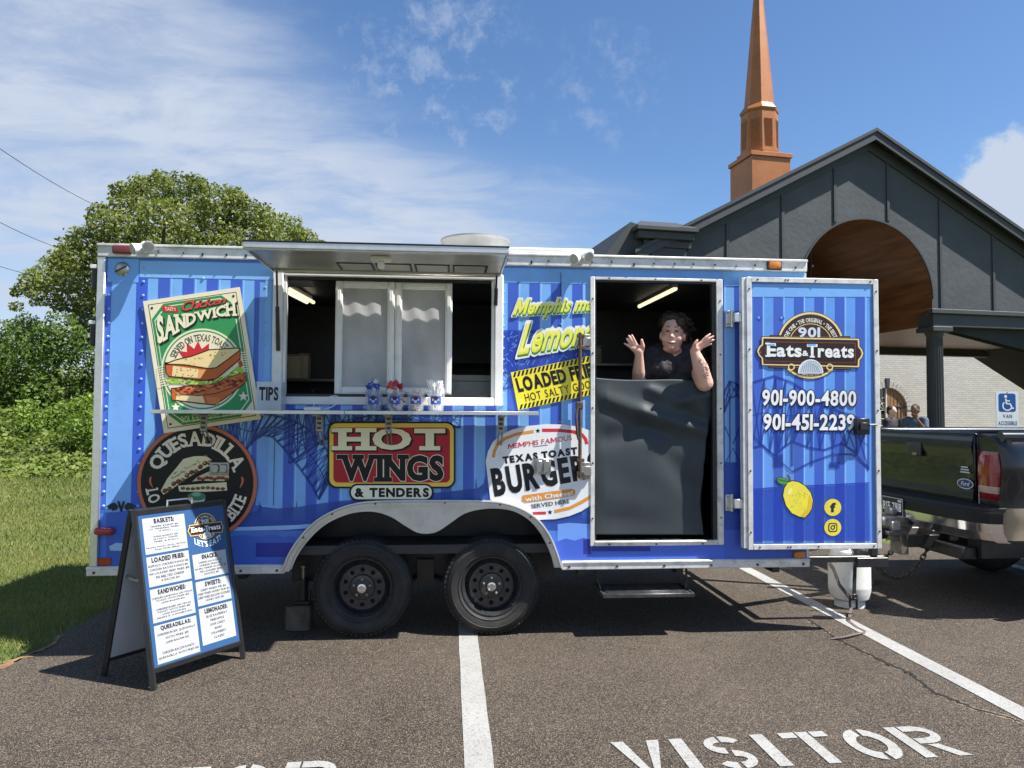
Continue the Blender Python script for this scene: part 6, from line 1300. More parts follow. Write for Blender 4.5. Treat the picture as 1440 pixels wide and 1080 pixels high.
def T(mb): mb.v = [(p[0] - TC.x, p[1] - TC.y, p[2]) for p in mb.v]; return mb
YN, YF = 0.08, 2.08
def side_y(z): # outward bulge of the bed side
    return 0.055 * math.exp(-((z - 1.13) / .20) ** 2) + 0.02 * math.exp(-((z - .80) / .1) ** 2) - max(0, z - 1.30) * .5
for nm, y0, sg in (('bed_side', YN, -1), ('bed_side', YF, 1)):
    up_, lo_ = MB(), MB()
    xs_ = [4.06, 4.075, 4.10, 4.15] + [4.2 + .1 * i for i in range(24)] + [6.56]; zs_ = [.60 + .04 * i for i in range(20)]
    for mb, za, zb in ((up_, .839, 2), (lo_, .5, .85)):
        zz = [z for z in zs_ if za <= z <= zb]; vs = []
        for z in zz:
            for x in xs_:
                e = max(0, (4.15 - x) / .09); vs.append((x, y0 + sg * (side_y(z) - .05 * e * e + (0.05 if (abs(math.hypot(x - 5.35, z - .41) - .50) < .05) else 0)), z))
        n_ = len(xs_); fs = []
        for j in range(len(zz) - 1):
            for i in range(n_ - 1):
                if math.hypot((xs_[i] + xs_[i + 1]) / 2 - 5.35, (zz[j] + zz[j + 1]) / 2 - .41) > .46: fs.append([j * n_ + i, j * n_ + i + 1, (j + 1) * n_ + i + 1, (j + 1) * n_ + i])
        mb.add(vs, fs)
    zt = zs_[-1]; up_.tube([(4.08, y0 - sg * .03, zt), (6.55, y0 - sg * .03, zt)], .045, 10); up_.box((4.10, y0 - sg * .06 - .02, .7), (6.55, y0 - sg * .06 + .02, zt))
    b_ = T(up_).build(nm, 'carpaint', truck); T(lo_).build('lower_panel', 'tanpaint', b_)
m_ = MB(); m_.box((4.15, YN + .08, .66), (6.55, YF - .08, .74)); m_.box((6.50, YN + .05, .7), (6.56, YF - .05, 1.36)); T(m_).build('bed_floor', 'black', truck, smooth=0)
tgm = MB(); nx, nz = 24, 16; vs = []
for j in range(nz + 1):
    for i in range(nx + 1):
        y = .375 + (1.785 - .375) * i / nx; z = .80 + .585 * j / nz; bul = .018 * math.exp(-((z - 1.27) / .05) ** 2) + .012 * math.exp(-((z - .88) / .04) ** 2) - .012 * (1 if .45 < y < 1.71 and .93 < z < 1.20 else 0) - max(0, z - 1.35) * .9
        vs.append((4.065 - bul, y, z))
tgm.add(vs, [[j * (nx + 1) + i, j * (nx + 1) + i + 1, (j + 1) * (nx + 1) + i + 1, (j + 1) * (nx + 1) + i] for j in range(nz) for i in range(nx)]); tgm.box((4.07, .376, .80), (4.11, 1.784, 1.38), .01); tgm.tube([(4.10, .376, 1.375), (4.10, 1.784, 1.375)], .022, 10)
tg_ = T(tgm).build('tailgate', 'carpaint', truck)
m_ = MB(); m_.box((4.035, .98, 1.17), (4.06, 1.18, 1.29), .012, None, 2); m_.m(1).box((4.028, 1.03, 1.175), (4.0345, 1.09, 1.20), .003); T(m_).build('tailgate_handle', ['black', 'steel'], tg_)
em = Art(lambda y, z, h: Vector((4.0525 - h - TC.x, y - TC.y, z)), .0015); ey, ez_ = .455, .985
em.ell(ey, ez_, .092, .040, C(200, 204, 210), 1, 36); em.ell(ey, ez_, .084, .034, C(22, 44, 96), 2, 36); em.text('Ford', [(ey + .045, ez_ - .016), (ey - .045, ez_ - .016), (ey - .045, ez_ + .018), (ey + .045, ez_ + .018)], C(206, 210, 216), 3, off=.01, shear=.3)
for i in range(3): em.rect(ey - .055 + .01 * i, ez_ + .085 + .020 * i, ey + .055 - .006 * i, ez_ + .096 + .020 * i, C(168, 172, 180), 1)
em.build('tailgate_badge', tg_)
for y0, y1, sg in ((YN - .02, .365, -1), (1.795, YF + .02, 1)):
    m_ = MB(); vs = []; n_ = 10; zs2 = [.885 + .365 * j / 14 for j in range(15)]
    yo, yi = (y0, y1) if sg < 0 else (y1, y0)
    for z in zs2:
        cap = math.sin(PI * min(max((z - .87) / .395, 0), 1)) ** .35
        for i in range(n_ + 1):
            u = i / n_; y = yo + (yi - yo) * (1 - cap) * .12 + (yi - yo) * u * (1 - .12 * (1 - cap)); x = 4.10 - .055 * cap * math.sin(PI * min(1, .12 + u * .88)) ** .4 + .10 * max(0, .22 - u) / .22
            vs.append((x, y + (-.012 * sg * 0), z))
    for j in range(14):
        m_.m(1 if .925 < (zs2[j] + zs2[j + 1]) / 2 < .985 else 0); 
        for i in range(n_): k0 = j * (n_ + 1) + i; m_.add([vs[k0], vs[k0 + 1], vs[k0 + n_ + 2], vs[k0 + n_ + 1]], [[0, 1, 2, 3]])
    T(m_).build('tail_light', ['truckred', 'truckwhite'], truck, smooth=60)
    m_ = MB(); m_.box((4.085, min(y0, y1) + .01, .80), (4.16, max(y0, y1) - .002, 1.38), .02); T(m_).build('tail_pillar', 'carpaint', truck)
bm_ = MB(); out_ = []
ys_ = [YN - .035 + .01, YN + .0, YN + .08, YN + .25, .55, .85, 1.08, 1.31, 1.61, YF - .25, YF - .08, YF, YF + .025]; xo = [4.05, 3.96, 3.905, 3.875, 3.86, 3.852, 3.85, 3.852, 3.86, 3.875, 3.905, 3.96, 4.05]
prof_ = [(0.03, .835), (0.0, .80), (-.004, .725), (.0, .66), (.03, .60), (.06, .585)]
vs = [(xo[i] + px, ys_[i], z) for i in range(13) for px, z in prof_]
for j in range(5): bm_.m(1 if j < 2 else 0).add(vs, [[i * 6 + j, (i + 1) * 6 + j, (i + 1) * 6 + j + 1, i * 6 + j + 1] for i in range(12)])
bmp = T(bm_).build('rear_bumper', ['chrome', 'padblack'], truck)
m_ = MB(); m_.add([(xo[i] + .025, ys_[i], .838) for i in range(13)] + [(4.07, ys_[i], .845) for i in range(13)] + [(xo[i] + .012, ys_[i], .818) for i in range(13)], [[i, i + 1, 14 + i, 13 + i] for i in range(12)] + [[i, i + 1, 27 + i, 26 + i] for i in range(12)]); T(m_).build('step_pad', 'padblack', bmp)
pt = Art(lambda y, z, h: Vector((3.838 - h - TC.x, y - TC.y, z)), .001); pt.rect(.93, .655, 1.235, .81, C(170, 175, 185), 1); pt.rect(.936, .661, 1.229, .804, C(16, 22, 38), 2)
pt.text('BSF 7818', [(1.215, .695), (.95, .695), (.95, .77), (1.215, .77)], C(214, 218, 226), 3, off=.02, track=.08); pt.rect(1.02, .666, 1.15, .684, C(150, 156, 170), 3); pt.rect(.945, .778, 1.00, .797, C(180, 184, 190), 3)
pt.build('number_plate', bmp)
m_ = MB(); m_.box((3.80, 1.02, .44), (4.4, 1.14, .56), .006); m_.box((3.72, .96, .50), (3.90, 1.17, .535), .005); m_.box((3.86, 1.0, .33), (3.93, 1.16, .56), .004); m_.m(1).ball((3.95, 1.065, .57), .028, sub=2).box((3.75, .74, .44), (4.12, .80, .54), .004).box((3.98, .4, .40), (4.10, 1.75, .50), .01); m_.m(2).box((3.76, .955, .54), (3.83, 1.01, .62), .004); T(m_).build('tow_hitch', ['steel', 'blacksteel', 'alu_clean'], truck)
m_ = MB(); m_.box((4.10, .35, .42), (9.4, .5, .58)); m_.box((4.10, 1.66, .42), (9.4, 1.81, .58)); m_.cyl((5.35, .2, .41), (5.35, 1.95, .41), .05, n=12); m_.ball((5.35, 1.08, .41), .16, (1, 1, 1)); m_.tube([(5.2, .30, .46), (4.7, .22, .42), (4.45, .12, .36), (4.30, .08, .36)], .04, 10); T(m_).build('underframe', 'blacksteel', truck)
def truck_wheel(x, y, sg):
    w_ = MB(); w_.cyl((0, -sg * .02, 0), (0, sg * .06, 0), .13, n=18); w_ = w_.build('wheel', 'steel', truck); w_.location = (x - TC.x, y - TC.y, .40)
    t_ = MB(); t_.lathe([(.22, -.11), (.25, -.125), (.34, -.125), (.385, -.105), (.40, -.08), (.40, .08), (.385, .105), (.34, .125), (.25, .125), (.22, .11)], (0, 0, 0), 'y', 48, cap=False); t_.build('tyre', 'rubber', w_)
    r_ = MB(); r_.lathe([(.225, -.1), (.21, -.09), (.20, 0), (.12, sg * .05), (.05, sg * .07), (0, sg * .07)], (0, 0, 0), 'y', 32, cap=False); r_.build('rim', 'chrome', w_)
for x in (5.35, 9.05): truck_wheel(x, YN + .16, -1); truck_wheel(x, YF - .16, 1)
cb = MB(); prof_ = [(6.60, .60), (6.60, 1.40), (6.68, 1.92), (6.85, 1.97), (7.9, 1.97), (8.05, 1.93), (8.55, 1.42), (9.65, 1.32), (9.85, 1.22), (9.9, .95), (9.9, .62), (9.55, .60), (9.5, .78), (9.3, .93), (9.05, .97), (8.8, .93), (8.6, .78), (8.55, .60)]
ins_ = lambda z: .0 if z < 1.42 else (z - 1.42) * .34
vs = [(x, YN + ins_(z), z) for x, z in prof_] + [(x, YF - ins_(z), z) for x, z in prof_]; n_ = len(prof_)
cb.add(vs, [[i, (i + 1) % n_, n_ + (i + 1) % n_, n_ + i] for i in range(n_)] + [list(t) for t in tessellate_polygon([[Vector((x, z, 0)) for x, z in prof_]])] + [[i + n_ for i in t] for t in tessellate_polygon([[Vector((x, z, 0)) for x, z in prof_]])]); T(cb).build('cab', 'carpaint', truck, smooth=25)
for q_ in ([(6.78, 1.45), (6.82, 1.88), (7.35, 1.90), (7.35, 1.45)], [(7.42, 1.45), (7.42, 1.90), (7.95, 1.88), (8.38, 1.45)]):
    for y0, sg in ((YN, 1), (YF, -1)): m_ = MB(); m_.add([(x, y0 + sg * (ins_(z) - .004), z) for x, z in q_] + [(x, y0 + sg * (ins_(z) + .01), z) for x, z in q_], [[0, 1, 2, 3], [4, 5, 6, 7], [0, 1, 5, 4], [1, 2, 6, 5], [2, 3, 7, 6], [3, 0, 4, 7]]); T(m_).build('side_window', 'carglass', truck, smooth=0)
m_ = MB(); m_.add([(6.607, .30, 1.46), (6.607, 1.86, 1.46), (6.672, 1.74, 1.87), (6.672, .42, 1.87)], [[0, 1, 2, 3]]); T(m_).build('rear_window', 'carglass', truck, smooth=0)
m_ = MB(); m_.add([(8.52, .20, 1.455), (8.52, 1.96, 1.455), (8.09, 1.84, 1.895), (8.09, .32, 1.895)], [[0, 1, 2, 3]]); T(m_).build('windscreen', 'carglass', truck, smooth=0)
for y in (YN - .12, YF + .02): m_ = MB(); m_.box((8.25, y, 1.42), (8.35, y + .1, 1.68), .03); T(m_).build('wing_mirror', 'black', truck)
for y in (YN + .05, YF - .35): m_ = MB(); m_.box((9.895, y, 1.0), (9.91, y + .3, 1.18), .005); T(m_).build('headlight', 'whitelens', truck)
m_ = MB(); m_.box((9.9, YN, .55), (10.05, YF, .82), .04); T(m_).build('front_bumper', 'chrome', truck)
# ================================================================== CHURCH
def tex_local(m):
    n, l = nd(m); tc = n.new('ShaderNodeTexCoord'); s = n.new('ShaderNodeSeparateXYZ'); l.new(tc.outputs['Object'], s.inputs[0]); return n, l, s
def brick_mat(name, c1, c2, cm):
    m = bpy.data.materials.new(name); m.use_nodes = True; n, l, s = tex_local(m); b = n['Principled BSDF']; cb_ = n.new('ShaderNodeCombineXYZ'); l.new(s.outputs[0], cb_.inputs[0]); l.new(s.outputs[2], cb_.inputs[1])
    t = n.new('ShaderNodeTexBrick'); l.new(cb_.outputs[0], t.inputs['Vector']); t.inputs['Scale'].default_value = 1; t.inputs['Brick Width'].default_value = .215; t.inputs['Row Height'].default_value = .075; t.inputs['Mortar Size'].default_value = .006; t.inputs['Mortar Smooth'].default_value = .3; t.inputs['Bias'].default_value = 0
    t.inputs['Color1'].default_value = c1; t.inputs['Color2'].default_value = c2; t.inputs['Mortar'].default_value = cm
    ns = n.new('ShaderNodeTexNoise'); ns.inputs['Scale'].default_value = 1.5; ns.inputs['Detail'].default_value = 6; mx = n.new('ShaderNodeMix'); mx.data_type = 'RGBA'; mx.blend_type = 'MULTIPLY'; mx.inputs[0].default_value = .35
    l.new(t.outputs['Color'], mx.inputs[6]); l.new(ns.outputs[0], mx.inputs[7]); l.new(mx.outputs[2], b.inputs['Base Color']); b.inputs['Roughness'].default_value = .75
    bp = n.new('ShaderNodeBump'); bp.inputs['Strength'].default_value = .9; bp.inputs['Distance'].default_value = .012; bp.invert = True; l.new(t.outputs['Fac'], bp.inputs['Height']); l.new(bp.outputs[0], b.inputs['Normal']); return m
MT['brick'] = brick_mat('painted_brick', (.66, .62, .56, 1), (.56, .53, .48, 1), (.40, .38, .34, 1))
MT['stucco'] = mat('charcoal_stucco', (0.074, 0.081, 0.090), 0.8, 0, 0.16, 1.4, bump=0.8, bscale=9, spec=0.3, dirt=(0.085, 0.088, 0.09), dirt_amt=0.35, dscale=3)
MT['charcoal'] = mat('charcoal_trim', (0.040, 0.043, 0.048), 0.6, 0, 0.12, 3); MT['shingle'] = mat('dark_shingles', (0.028, 0.027, 0.027), 0.9, 0, 0.3, 6, bump=0.5, bscale=20)
MT['copper'] = mat('copper_paint', (0.37, 0.135, 0.040), 0.45, 0.15, 0.12, 1.2, dirt=(0.23, 0.068, 0.02), dirt_amt=0.5, dscale=1.6); MT['louvre'] = mat('dark_copper_louvre', (0.33, 0.13, 0.055), 0.6, 0.1, 0.15, 6)
MT['oak'] = mat('oak_door', (0.30, 0.15, 0.06), 0.55, 0, 0.25, 5, dirt=(0.17, 0.075, 0.03), dirt_amt=0.6, dscale=4)
def plank_mat(name, horiz):
    m = bpy.data.materials.new(name); m.use_nodes = True; n, l, s = tex_local(m); b = n['Principled BSDF']
    ns = n.new('ShaderNodeTexNoise'); mp = n.new('ShaderNodeMapping'); tc = n.new('ShaderNodeTexCoord'); l.new(tc.outputs['Object'], mp.inputs[0]); mp.inputs['Scale'].default_value = (9, .9, 9); l.new(mp.outputs[0], ns.inputs['Vector']); ns.inputs['Scale'].default_value = 1.0; ns.inputs['Detail'].default_value = 4
    cr = n.new('ShaderNodeValToRGB'); cr.color_ramp.elements[0].position = .3; cr.color_ramp.elements[0].color = (.10, .032, .013, 1); cr.color_ramp.elements[1].position = .72; cr.color_ramp.elements[1].color = (.25, .092, .038, 1); l.new(ns.outputs[0], cr.inputs[0])
    l.new(cr.outputs[0], b.inputs['Base Color']); b.inputs['Roughness'].default_value = .38; return m
MT['plank'] = plank_mat('stained_planks', True)
O_ = CAM + ray(1226, 588) * (16.0 / FOC); O_.z = 0; ANG = math.radians(7.5)
church = empty('church', O_, 'charcoal gabled church porch with a wood vault, white brick wall and copper steeple', 'church', None, ANG)
dA, dB = Vector((math.cos(ANG), math.sin(ANG), 0)), Vector((-math.sin(ANG), math.cos(ANG), 0))
def fpx(px, py, b=0.0):
    d = ray(px, py); t = ((O_ + dB * b - CAM).dot(dB)) / d.dot(dB); p = CAM + d * t; return ((p - O_).dot(dA), p.z)
def bpt(o, name, mats, sm=0, par=None): return o.build(name, mats, par or church, smooth=sm)
PK = fpx(1222, 196)[1]; HW, PITCHR = 5.15, 0.53                      # peak height at the wall, half width, roof pitch
ZS = fpx(1310, 462)[1] + .05; ac_, zt_ = fpx(1218, 309); AR = (fpx(1311, 420)[0] - fpx(1124, 390)[0]) / 2; AZ_ = zt_ - AR
rz_ = lambda a: PK - PITCHR * abs(a)
print('church', PK, ZS, ac_, zt_, AR, AZ_)
arc_ = [(ac_ + AR * math.cos(t), AZ_ + AR * math.sin(t)) for t in np.linspace(PI, 0, 33)]
out_ = [(-HW, rz_(HW)), (0, PK), (HW + 6, rz_(HW + 6)), (HW + 6, ZS), (ac_ + AR, ZS)] + [(ac_ + AR, AZ_ - .02)] + arc_[::-1][1:-1] + [(ac_ - AR, AZ_ - .02), (ac_ - AR, ZS), (-HW, ZS)]
m_ = MB(); m_.prism([out_], lambda u, v, d: Vector((u, d, v)), 0, .25); bpt(m_, 'gable_wall', 'stucco')
m_ = MB()
for px in (1023, 1101, 1175, 1250, 1323, 1397):
    a = fpx(px, 400)[0]; top = rz_(a) - .255; d2 = AR ** 2 - (a - ac_) ** 2; lo_ = (AZ_ + math.sqrt(d2) + .09) if d2 > 0 else ZS + .32
    m_.box((a - .035, -.03, lo_), (a + .035, -.001, top), .004)
for s in (-1, 1):                                                   # raking frieze under the overhang
    e = HW if s < 0 else HW + 6
    m_.add([(0, -.045, PK - .02), (s * e, -.045, rz_(e) - .02), (s * e, -.045, rz_(e) - .26), (0, -.045, PK - .26), (0, 0.002, PK - .02), (s * e, 0.002, rz_(e) - .02), (s * e, 0.002, rz_(e) - .26), (0, 0.002, PK - .26)], [[0, 1, 2, 3], [3, 2, 6, 7], [0, 1, 5, 4]])
for i in range(32):
    (a0, z0), (a1, z1) = arc_[i], arc_[i + 1]; k0, k1 = 1 + .035 / AR, 1
    f_ = lambda a, z, k, b: (ac_ + (a - ac_) * k, b, AZ_ + (z - AZ_) * k)
    m_.add([f_(a0, z0, k1, -.03), f_(a1, z1, k1, -.03), f_(a1, z1, k0, -.03), f_(a0, z0, k0, -.03), f_(a0, z0, k1, 0), f_(a1, z1, k1, 0), f_(a1, z1, k0, 0), f_(a0, z0, k0, 0)], [[0, 1, 2, 3], [0, 1, 5, 4], [2, 3, 7, 6]])
bpt(m_, 'gable_trim', 'charcoal')
# roof and barge boards
OV, BK = .24, 5.5; rf_ = MB(); 
for s in (-1, 1):
    e = HW + .38 if s < 0 else HW + 6.2
    q = [(0, -OV, PK + .02), (s * e, -OV, PK + .02 - PITCHR * e), (s * e, BK, PK + .02 - PITCHR * e), (0, BK, PK + .02)]; rf_.add(q + [(x, y, z + .10) for x, y, z in q], [[0, 1, 2, 3], [4, 5, 6, 7], [0, 1, 5, 4], [1, 2, 6, 5], [2, 3, 7, 6]])
roof_ = bpt(rf_, 'roof', 'shingle')
m_ = MB()
for s in (-1, 1):
    e = HW + .40 if s < 0 else HW + 6.2; z0, z1 = PK + .10, PK + .10 - PITCHR * e
    for y0, y1, h0, h1 in ((-OV - .03, -OV - .002, -.20, 0), (-OV - .06, -OV - .031, -.02, .05)):
        q = [(0, y0, z0 + h0), (s * e, y0, z1 + h0), (s * e, y0, z1 + h1), (0, y0, z0 + h1)]; m_.add(q + [(x, y1, z) for x, y, z in q], [[0, 1, 2, 3], [4, 5, 6, 7], [0, 1, 5, 4], [2, 3, 7, 6]])
bpt(m_, 'barge_board', 'charcoal', 0, roof_)
# left eave: return box with its little roof, gutter running back
ez0 = rz_(HW + .3); m_ = MB(); aL, zL = fpx(893, 322); aR, _ = fpx(966, 322)
m_.box((aL - .05, -OV - .1, zL - .25), (aR, .0, zL - .10), .01); m_.box((aL - .12, -OV - .18, zL - .10), (aR + .06, .05, zL - .02), .01); m_.add([(aL - .12, -OV - .18, zL - .02), (aR + .06, -OV - .18, zL - .02), (aR - .25, -.05, zL + .16), (aL + .1, -.05, zL + .16), (aL - .12, 0.05, zL - .02), (aR + .06, 0.05, zL - .02)], [[0, 1, 2, 3], [1, 5, 2], [0, 3, 4]])
m_.box((aL + .25, -.22, 3.0), (aR - .12, -.002, zL - .405), .01); m_.box((aL + .10, -OV, zL - .40), (aR - .02, -.003, zL - .255), .01)
m_.box((-HW - .5, -OV, ez0 - .30), (-HW - .36, BK, ez0 - .06), .02); m_.box((-HW - .36, -OV + .05, ez0 - .30), (-HW + .02, BK, ez0 - .26)); q = [fpx(*p) for p in ((884, 314), (935, 332), (915, 374), (838, 374))]; m_.prism([q], lambda u, v, d: Vector((u, d, v)), -.12, 4.5); bpt(m_, 'eave_return', 'charcoal')
# beams, columns, ceiling, vault
DP = 5.2; bt = fpx(1375, 445)[1]; m_ = MB()
m_.box((ac_ + AR - .12, -.16, ZS - .02), (HW + 6, .30, bt), .01); m_.box((ac_ + AR - .22, -.24, bt + .0), (HW + 6, -.05, bt + .10), .01); m_.box((-HW, -.16, ZS - .02), (ac_ - AR + .05, .30, bt), .01); m_.box((-HW + .3, DP - .30, ZS - .18), (HW + 6, DP - .02, ZS + .06), .01); bpt(m_, 'porch_beam', 'charcoal')
for px in (1318, None):
    a = fpx(px, 560)[0] if px else -(fpx(1318, 560)[0]) + 2 * ac_; m_ = MB(); r_ = .165; m_.cyl((a, .05, .18), (a, .05, ZS - .25), r_, r_ * .92, 28)
    for k in range(20): t = 2 * PI * k / 20; m_.cyl((a + r_ * math.cos(t), .05 + r_ * math.sin(t), .2), (a + r_ * .92 * math.cos(t), .05 + r_ * .92 * math.sin(t), ZS - .26), .014, n=6)
    m_.box((a - .26, -.21, ZS - .13), (a + .26, .31, ZS - .021), .012); m_.cyl((a, .05, ZS - .25), (a, .05, ZS - .13), r_ * .95, r_ * 1.25, 28); m_.box((a - .25, -.2, 0), (a + .25, .3, .18), .01); bpt(m_, 'column', 'charcoal', 35)
m_ = MB(); n_ = 32
vs = [(ac_ + (AR - .002) * math.cos(t), b, AZ_ + (AR - .002) * math.sin(t)) for b in (.0, DP - .1) for t in np.linspace(PI, 0, n_ + 1)]; vs2 = [(ac_ + (AR + .05) * math.cos(t), b, AZ_ + (AR + .05) * math.sin(t)) for b in (.26, DP - .1) for t in np.linspace(PI, 0, n_ + 1)]
m_.add(vs, [[i, i + 1, n_ + 2 + i, n_ + 1 + i] for i in range(n_)]); m_.add([vs[n_ + 1 + i] for i in range(n_ + 1)] + [(ac_ - AR, DP - .1, ZS + .02), (ac_ + AR, DP - .1, ZS + .02)], [list(range(n_ + 1)) + [n_ + 2, n_ + 1]])
for s in (-1, 1): m_.add([(ac_ + s * (AR - .002), 0, AZ_), (ac_ + s * (AR - .002), DP - .1, AZ_), (ac_ + s * (AR - .002), DP - .1, ZS + .02), (ac_ + s * (AR - .002), 0, ZS + .02)], [[0, 1, 2, 3]]); e = -HW + .3 if s < 0 else HW + 5.7; m_.add([(ac_ + s * (AR - .002), .31, ZS + .02), (e, .31, ZS + .02), (e, DP - .1, ZS + .02), (ac_ + s * (AR - .002), DP - .1, ZS + .02)], [[0, 1, 2, 3]])
bpt(m_, 'vault_ceiling', 'plank', 40)
for s in (-1, 1):                                                    # rear columns of the open porch
    a = -HW + .5 if s < 0 else HW + 5.6; m_ = MB(); m_.cyl((a, DP - .15, 0), (a, DP - .15, ZS - .18), .185, .17, 24); bpt(m_, 'column', 'charcoal', 35)
DP = 9.2; ad, _ = fpx(1248, 560, DP); DTOP = fpx(1248, 545, DP)[1]; dr_ = .82; MB0, MB1, MZ = -5.0, 18.0, 4.2
m_ = MB(); m_.box((MB0, DP + .301, 0), (MB0 + .25, DP + 22, MZ)); m_.box((MB1 - .25, DP + .301, 0), (MB1, DP + 22, MZ)); m_.box((MB0 + .26, DP + 21.7, 0), (MB1 - .26, DP + 22, MZ)); bpt(m_, 'nave_wall', 'brick')
mc, mr = 6.5, 8.3; m_ = MB(); q = [(MB0 - .4, DP - .35, MZ - .1), (mc, DP - .35, mr), (MB1 + .4, DP - .35, MZ - .1), (MB0 - .4, DP + 22.4, MZ - .1), (mc, DP + 22.4, mr), (MB1 + .4, DP + 22.4, MZ - .1)]; m_.add(q + [(x, y, z + .15) for x, y, z in q], [[0, 1, 4, 3], [1, 2, 5, 4], [6, 7, 10, 9], [7, 8, 11, 10], [0, 1, 7, 6], [1, 2, 8, 7], [0, 3, 9, 6], [2, 5, 11, 8], [3, 4, 10, 9], [4, 5, 11, 10]]); bpt(m_, 'nave_roof', 'shingle')
m_ = MB(); m_.prism([[(MB0, MZ - .02), (mc, mr - .12), (MB1, MZ - .02)]], lambda u, v, d: Vector((u, d, v)), DP + .02, DP + .28); bpt(m_, 'nave_gable', 'stucco')
hole = [(ad - dr_, 0.02)] + [(ad + dr_ * math.cos(t), DTOP - dr_ + dr_ * math.sin(t)) for t in np.linspace(PI, 0, 21)] + [(ad + dr_, 0.02)]
m_ = MB(); m_.prism([[(MB0, 0), (MB0, MZ - .03), (MB1, MZ - .03), (MB1, 0)], hole], lambda u, v, d: Vector((u, d, v)), DP, DP + .3); bw = bpt(m_, 'porch_wall', 'brick')
m_ = MB(); tn = 19
for i in range(tn):                                                 # ring of radial bricks with a dark keystone
    t0, t1 = PI * i / tn + .012, PI * (i + 1) / tn - .012; key = i == tn // 2; r0, r1 = dr_ + .004, dr_ + (.34 if key else .24); m_.m(1 if key else 0)
    q = [(ad + r * math.cos(t), DP - (.05 if key else .02), DTOP - dr_ + r * math.sin(t)) for r, t in ((r0, t0), (r1, t0), (r1, t1), (r0, t1))]; m_.add(q + [(x, DP + .01, z) for x, y, z in q], [[0, 1, 2, 3], [0, 1, 5, 4], [1, 2, 6, 5], [2, 3, 7, 6], [3, 0, 4, 7]])
bpt(m_, 'arch_surround', ['brick', 'charcoal'], 0, bw)
qd = [(ad + .02, .03)] + [(ad + dr_ * math.cos(t), DTOP - dr_ + dr_ * math.sin(t)) for t in np.linspace(PI / 2 - .02, 0, 12)] + [(ad + dr_, .03)]
m_ = MB(); m_.prism([qd], lambda u, v, d: Vector((u, d, v)), DP + .06, DP + .12); dl = bpt(m_, 'arched_door', 'oak'); m_ = MB()
for i in range(1, 5): m_.box((ad + .02 + i * .155 - .004, DP + .057, .05), (ad + .02 + i * .136 + .004, DP + .0595, DTOP - .1 - .03 * i * i))
m_.box((ad + .10, DP + .04, DTOP - .72), (ad + dr_ - .02, DP + .0595, DTOP - .66), .004); m_.box((ad + .1, DP + .04, .5), (ad + dr_ - .02, DP + .0595, .56), .004); m_.cyl((ad + .06, DP + .02, 1.05), (ad + .06, DP + .055, 1.05), .03, n=12); bpt(m_, 'door_ironwork', 'black', 0, dl)
m_ = MB(); gl = [(ad - dr_ + .03, .9)] + [(ad + (dr_ - .03) * math.cos(t), DTOP - dr_ + (dr_ - .03) * math.sin(t)) for t in np.linspace(PI, PI / 2, 12)] + [(ad, .9)]
m_.prism([gl], lambda u, v, d: Vector((u, d, v)), DP + .12, DP + .14); pn = bpt(m_, 'arched_window', 'carglass'); m_ = MB()
for t in np.linspace(PI, PI / 2, 4): m_.box((-.001, 0, 0), (.001, .001, .001)); m_.tube([(ad - .02, DP + .10, DTOP - dr_), (ad - .02 + (dr_ - .02) * math.cos(t), DP + .10, DTOP - dr_ + (dr_ - .02) * math.sin(t))], .012, 4)
for r in (.28, .46): m_.tube([(ad - .02 + r * math.cos(t), DP + .10, DTOP - dr_ + r * math.sin(t)) for t in np.linspace(PI, PI / 2, 9)], .012, 4)
for a in (.22, .44, .66): m_.box((ad - a - .012, DP + .09, .9), (ad - a + .012, DP + .118, DTOP - dr_))
for z in (1.15, 1.4): m_.box((ad - dr_, DP + .085, z), (ad, DP + .112, z + .02))
m_.box((ad - dr_, DP + .05, .02), (ad + .018, DP + .13, .9)); m_.box((ad - .02, DP + .05, .901), (ad + .018, DP + .13, DTOP - .03)); bpt(m_, 'window_bars', 'white', 0, pn)
m_ = MB(); m_.box((-HW, -.3, 0.0), (HW + 6, DP, .03)); bpt(m_, 'porch_floor', 'alu' if False else 'crumb')
lm = MB(); lm.cyl((ac_ - .75, .9, AZ_ + .5), (ac_ - .75, .9, AZ_ + 1.25), .012, n=6); lm.cyl((ac_ - .75, .9, AZ_ + .40), (ac_ - .75, .9, AZ_ + .5), .05, .02, 10); bpt(lm, 'hanging_lamp', 'black', 30)
# steeple
sb = 12.0; sa = 0.0
for _ in range(6):
    s_t = fpx(1068, 190, sb)[0]; sa = s_t
s0 = O_ + dA * sa + dB * sb; dep = (s0 - CAM).dot(fwd); zz_ = lambda py: CAM.z + (587 - py) / FOC * dep
SC = dep / 20.4; m_ = MB(); w_ = .585 * SC; m_.box((sa - w_, sb - w_, mr - 1.6), (sa + w_, sb + w_, zz_(228)), .01); m_.box((sa - w_ - .06, sb - w_ - .06, zz_(228)), (sa + w_ + .06, sb + w_ + .06, zz_(222)), .01); stp = bpt(m_, 'steeple', 'copper')
def octa(r, z, rot=PI / 8): r = r * SC; return [(sa + r * math.cos(rot + i * PI / 4), sb + r * math.sin(rot + i * PI / 4), z) for i in range(8)]
m_ = MB(); lv = [(.62, zz_(222)), (.62, zz_(217)), (.52, zz_(215)), (.50, zz_(158)), (.52, zz_(158)), (.54, zz_(155)), (.44, zz_(148)), (.41, zz_(146)), (.157, zz_(0)), (0.01, zz_(0) + 1.9 * SC)]
vs = [p for r, z in lv for p in octa(r, z)]; m_.add(vs, [[i * 8 + j, i * 8 + (j + 1) % 8, (i + 1) * 8 + (j + 1) % 8, (i + 1) * 8 + j] for i in range(len(lv) - 1) for j in range(8)] + [list(range(8))]); bpt(m_, 'spire', 'copper', 0, stp)
za, zb = zz_(211), zz_(166)
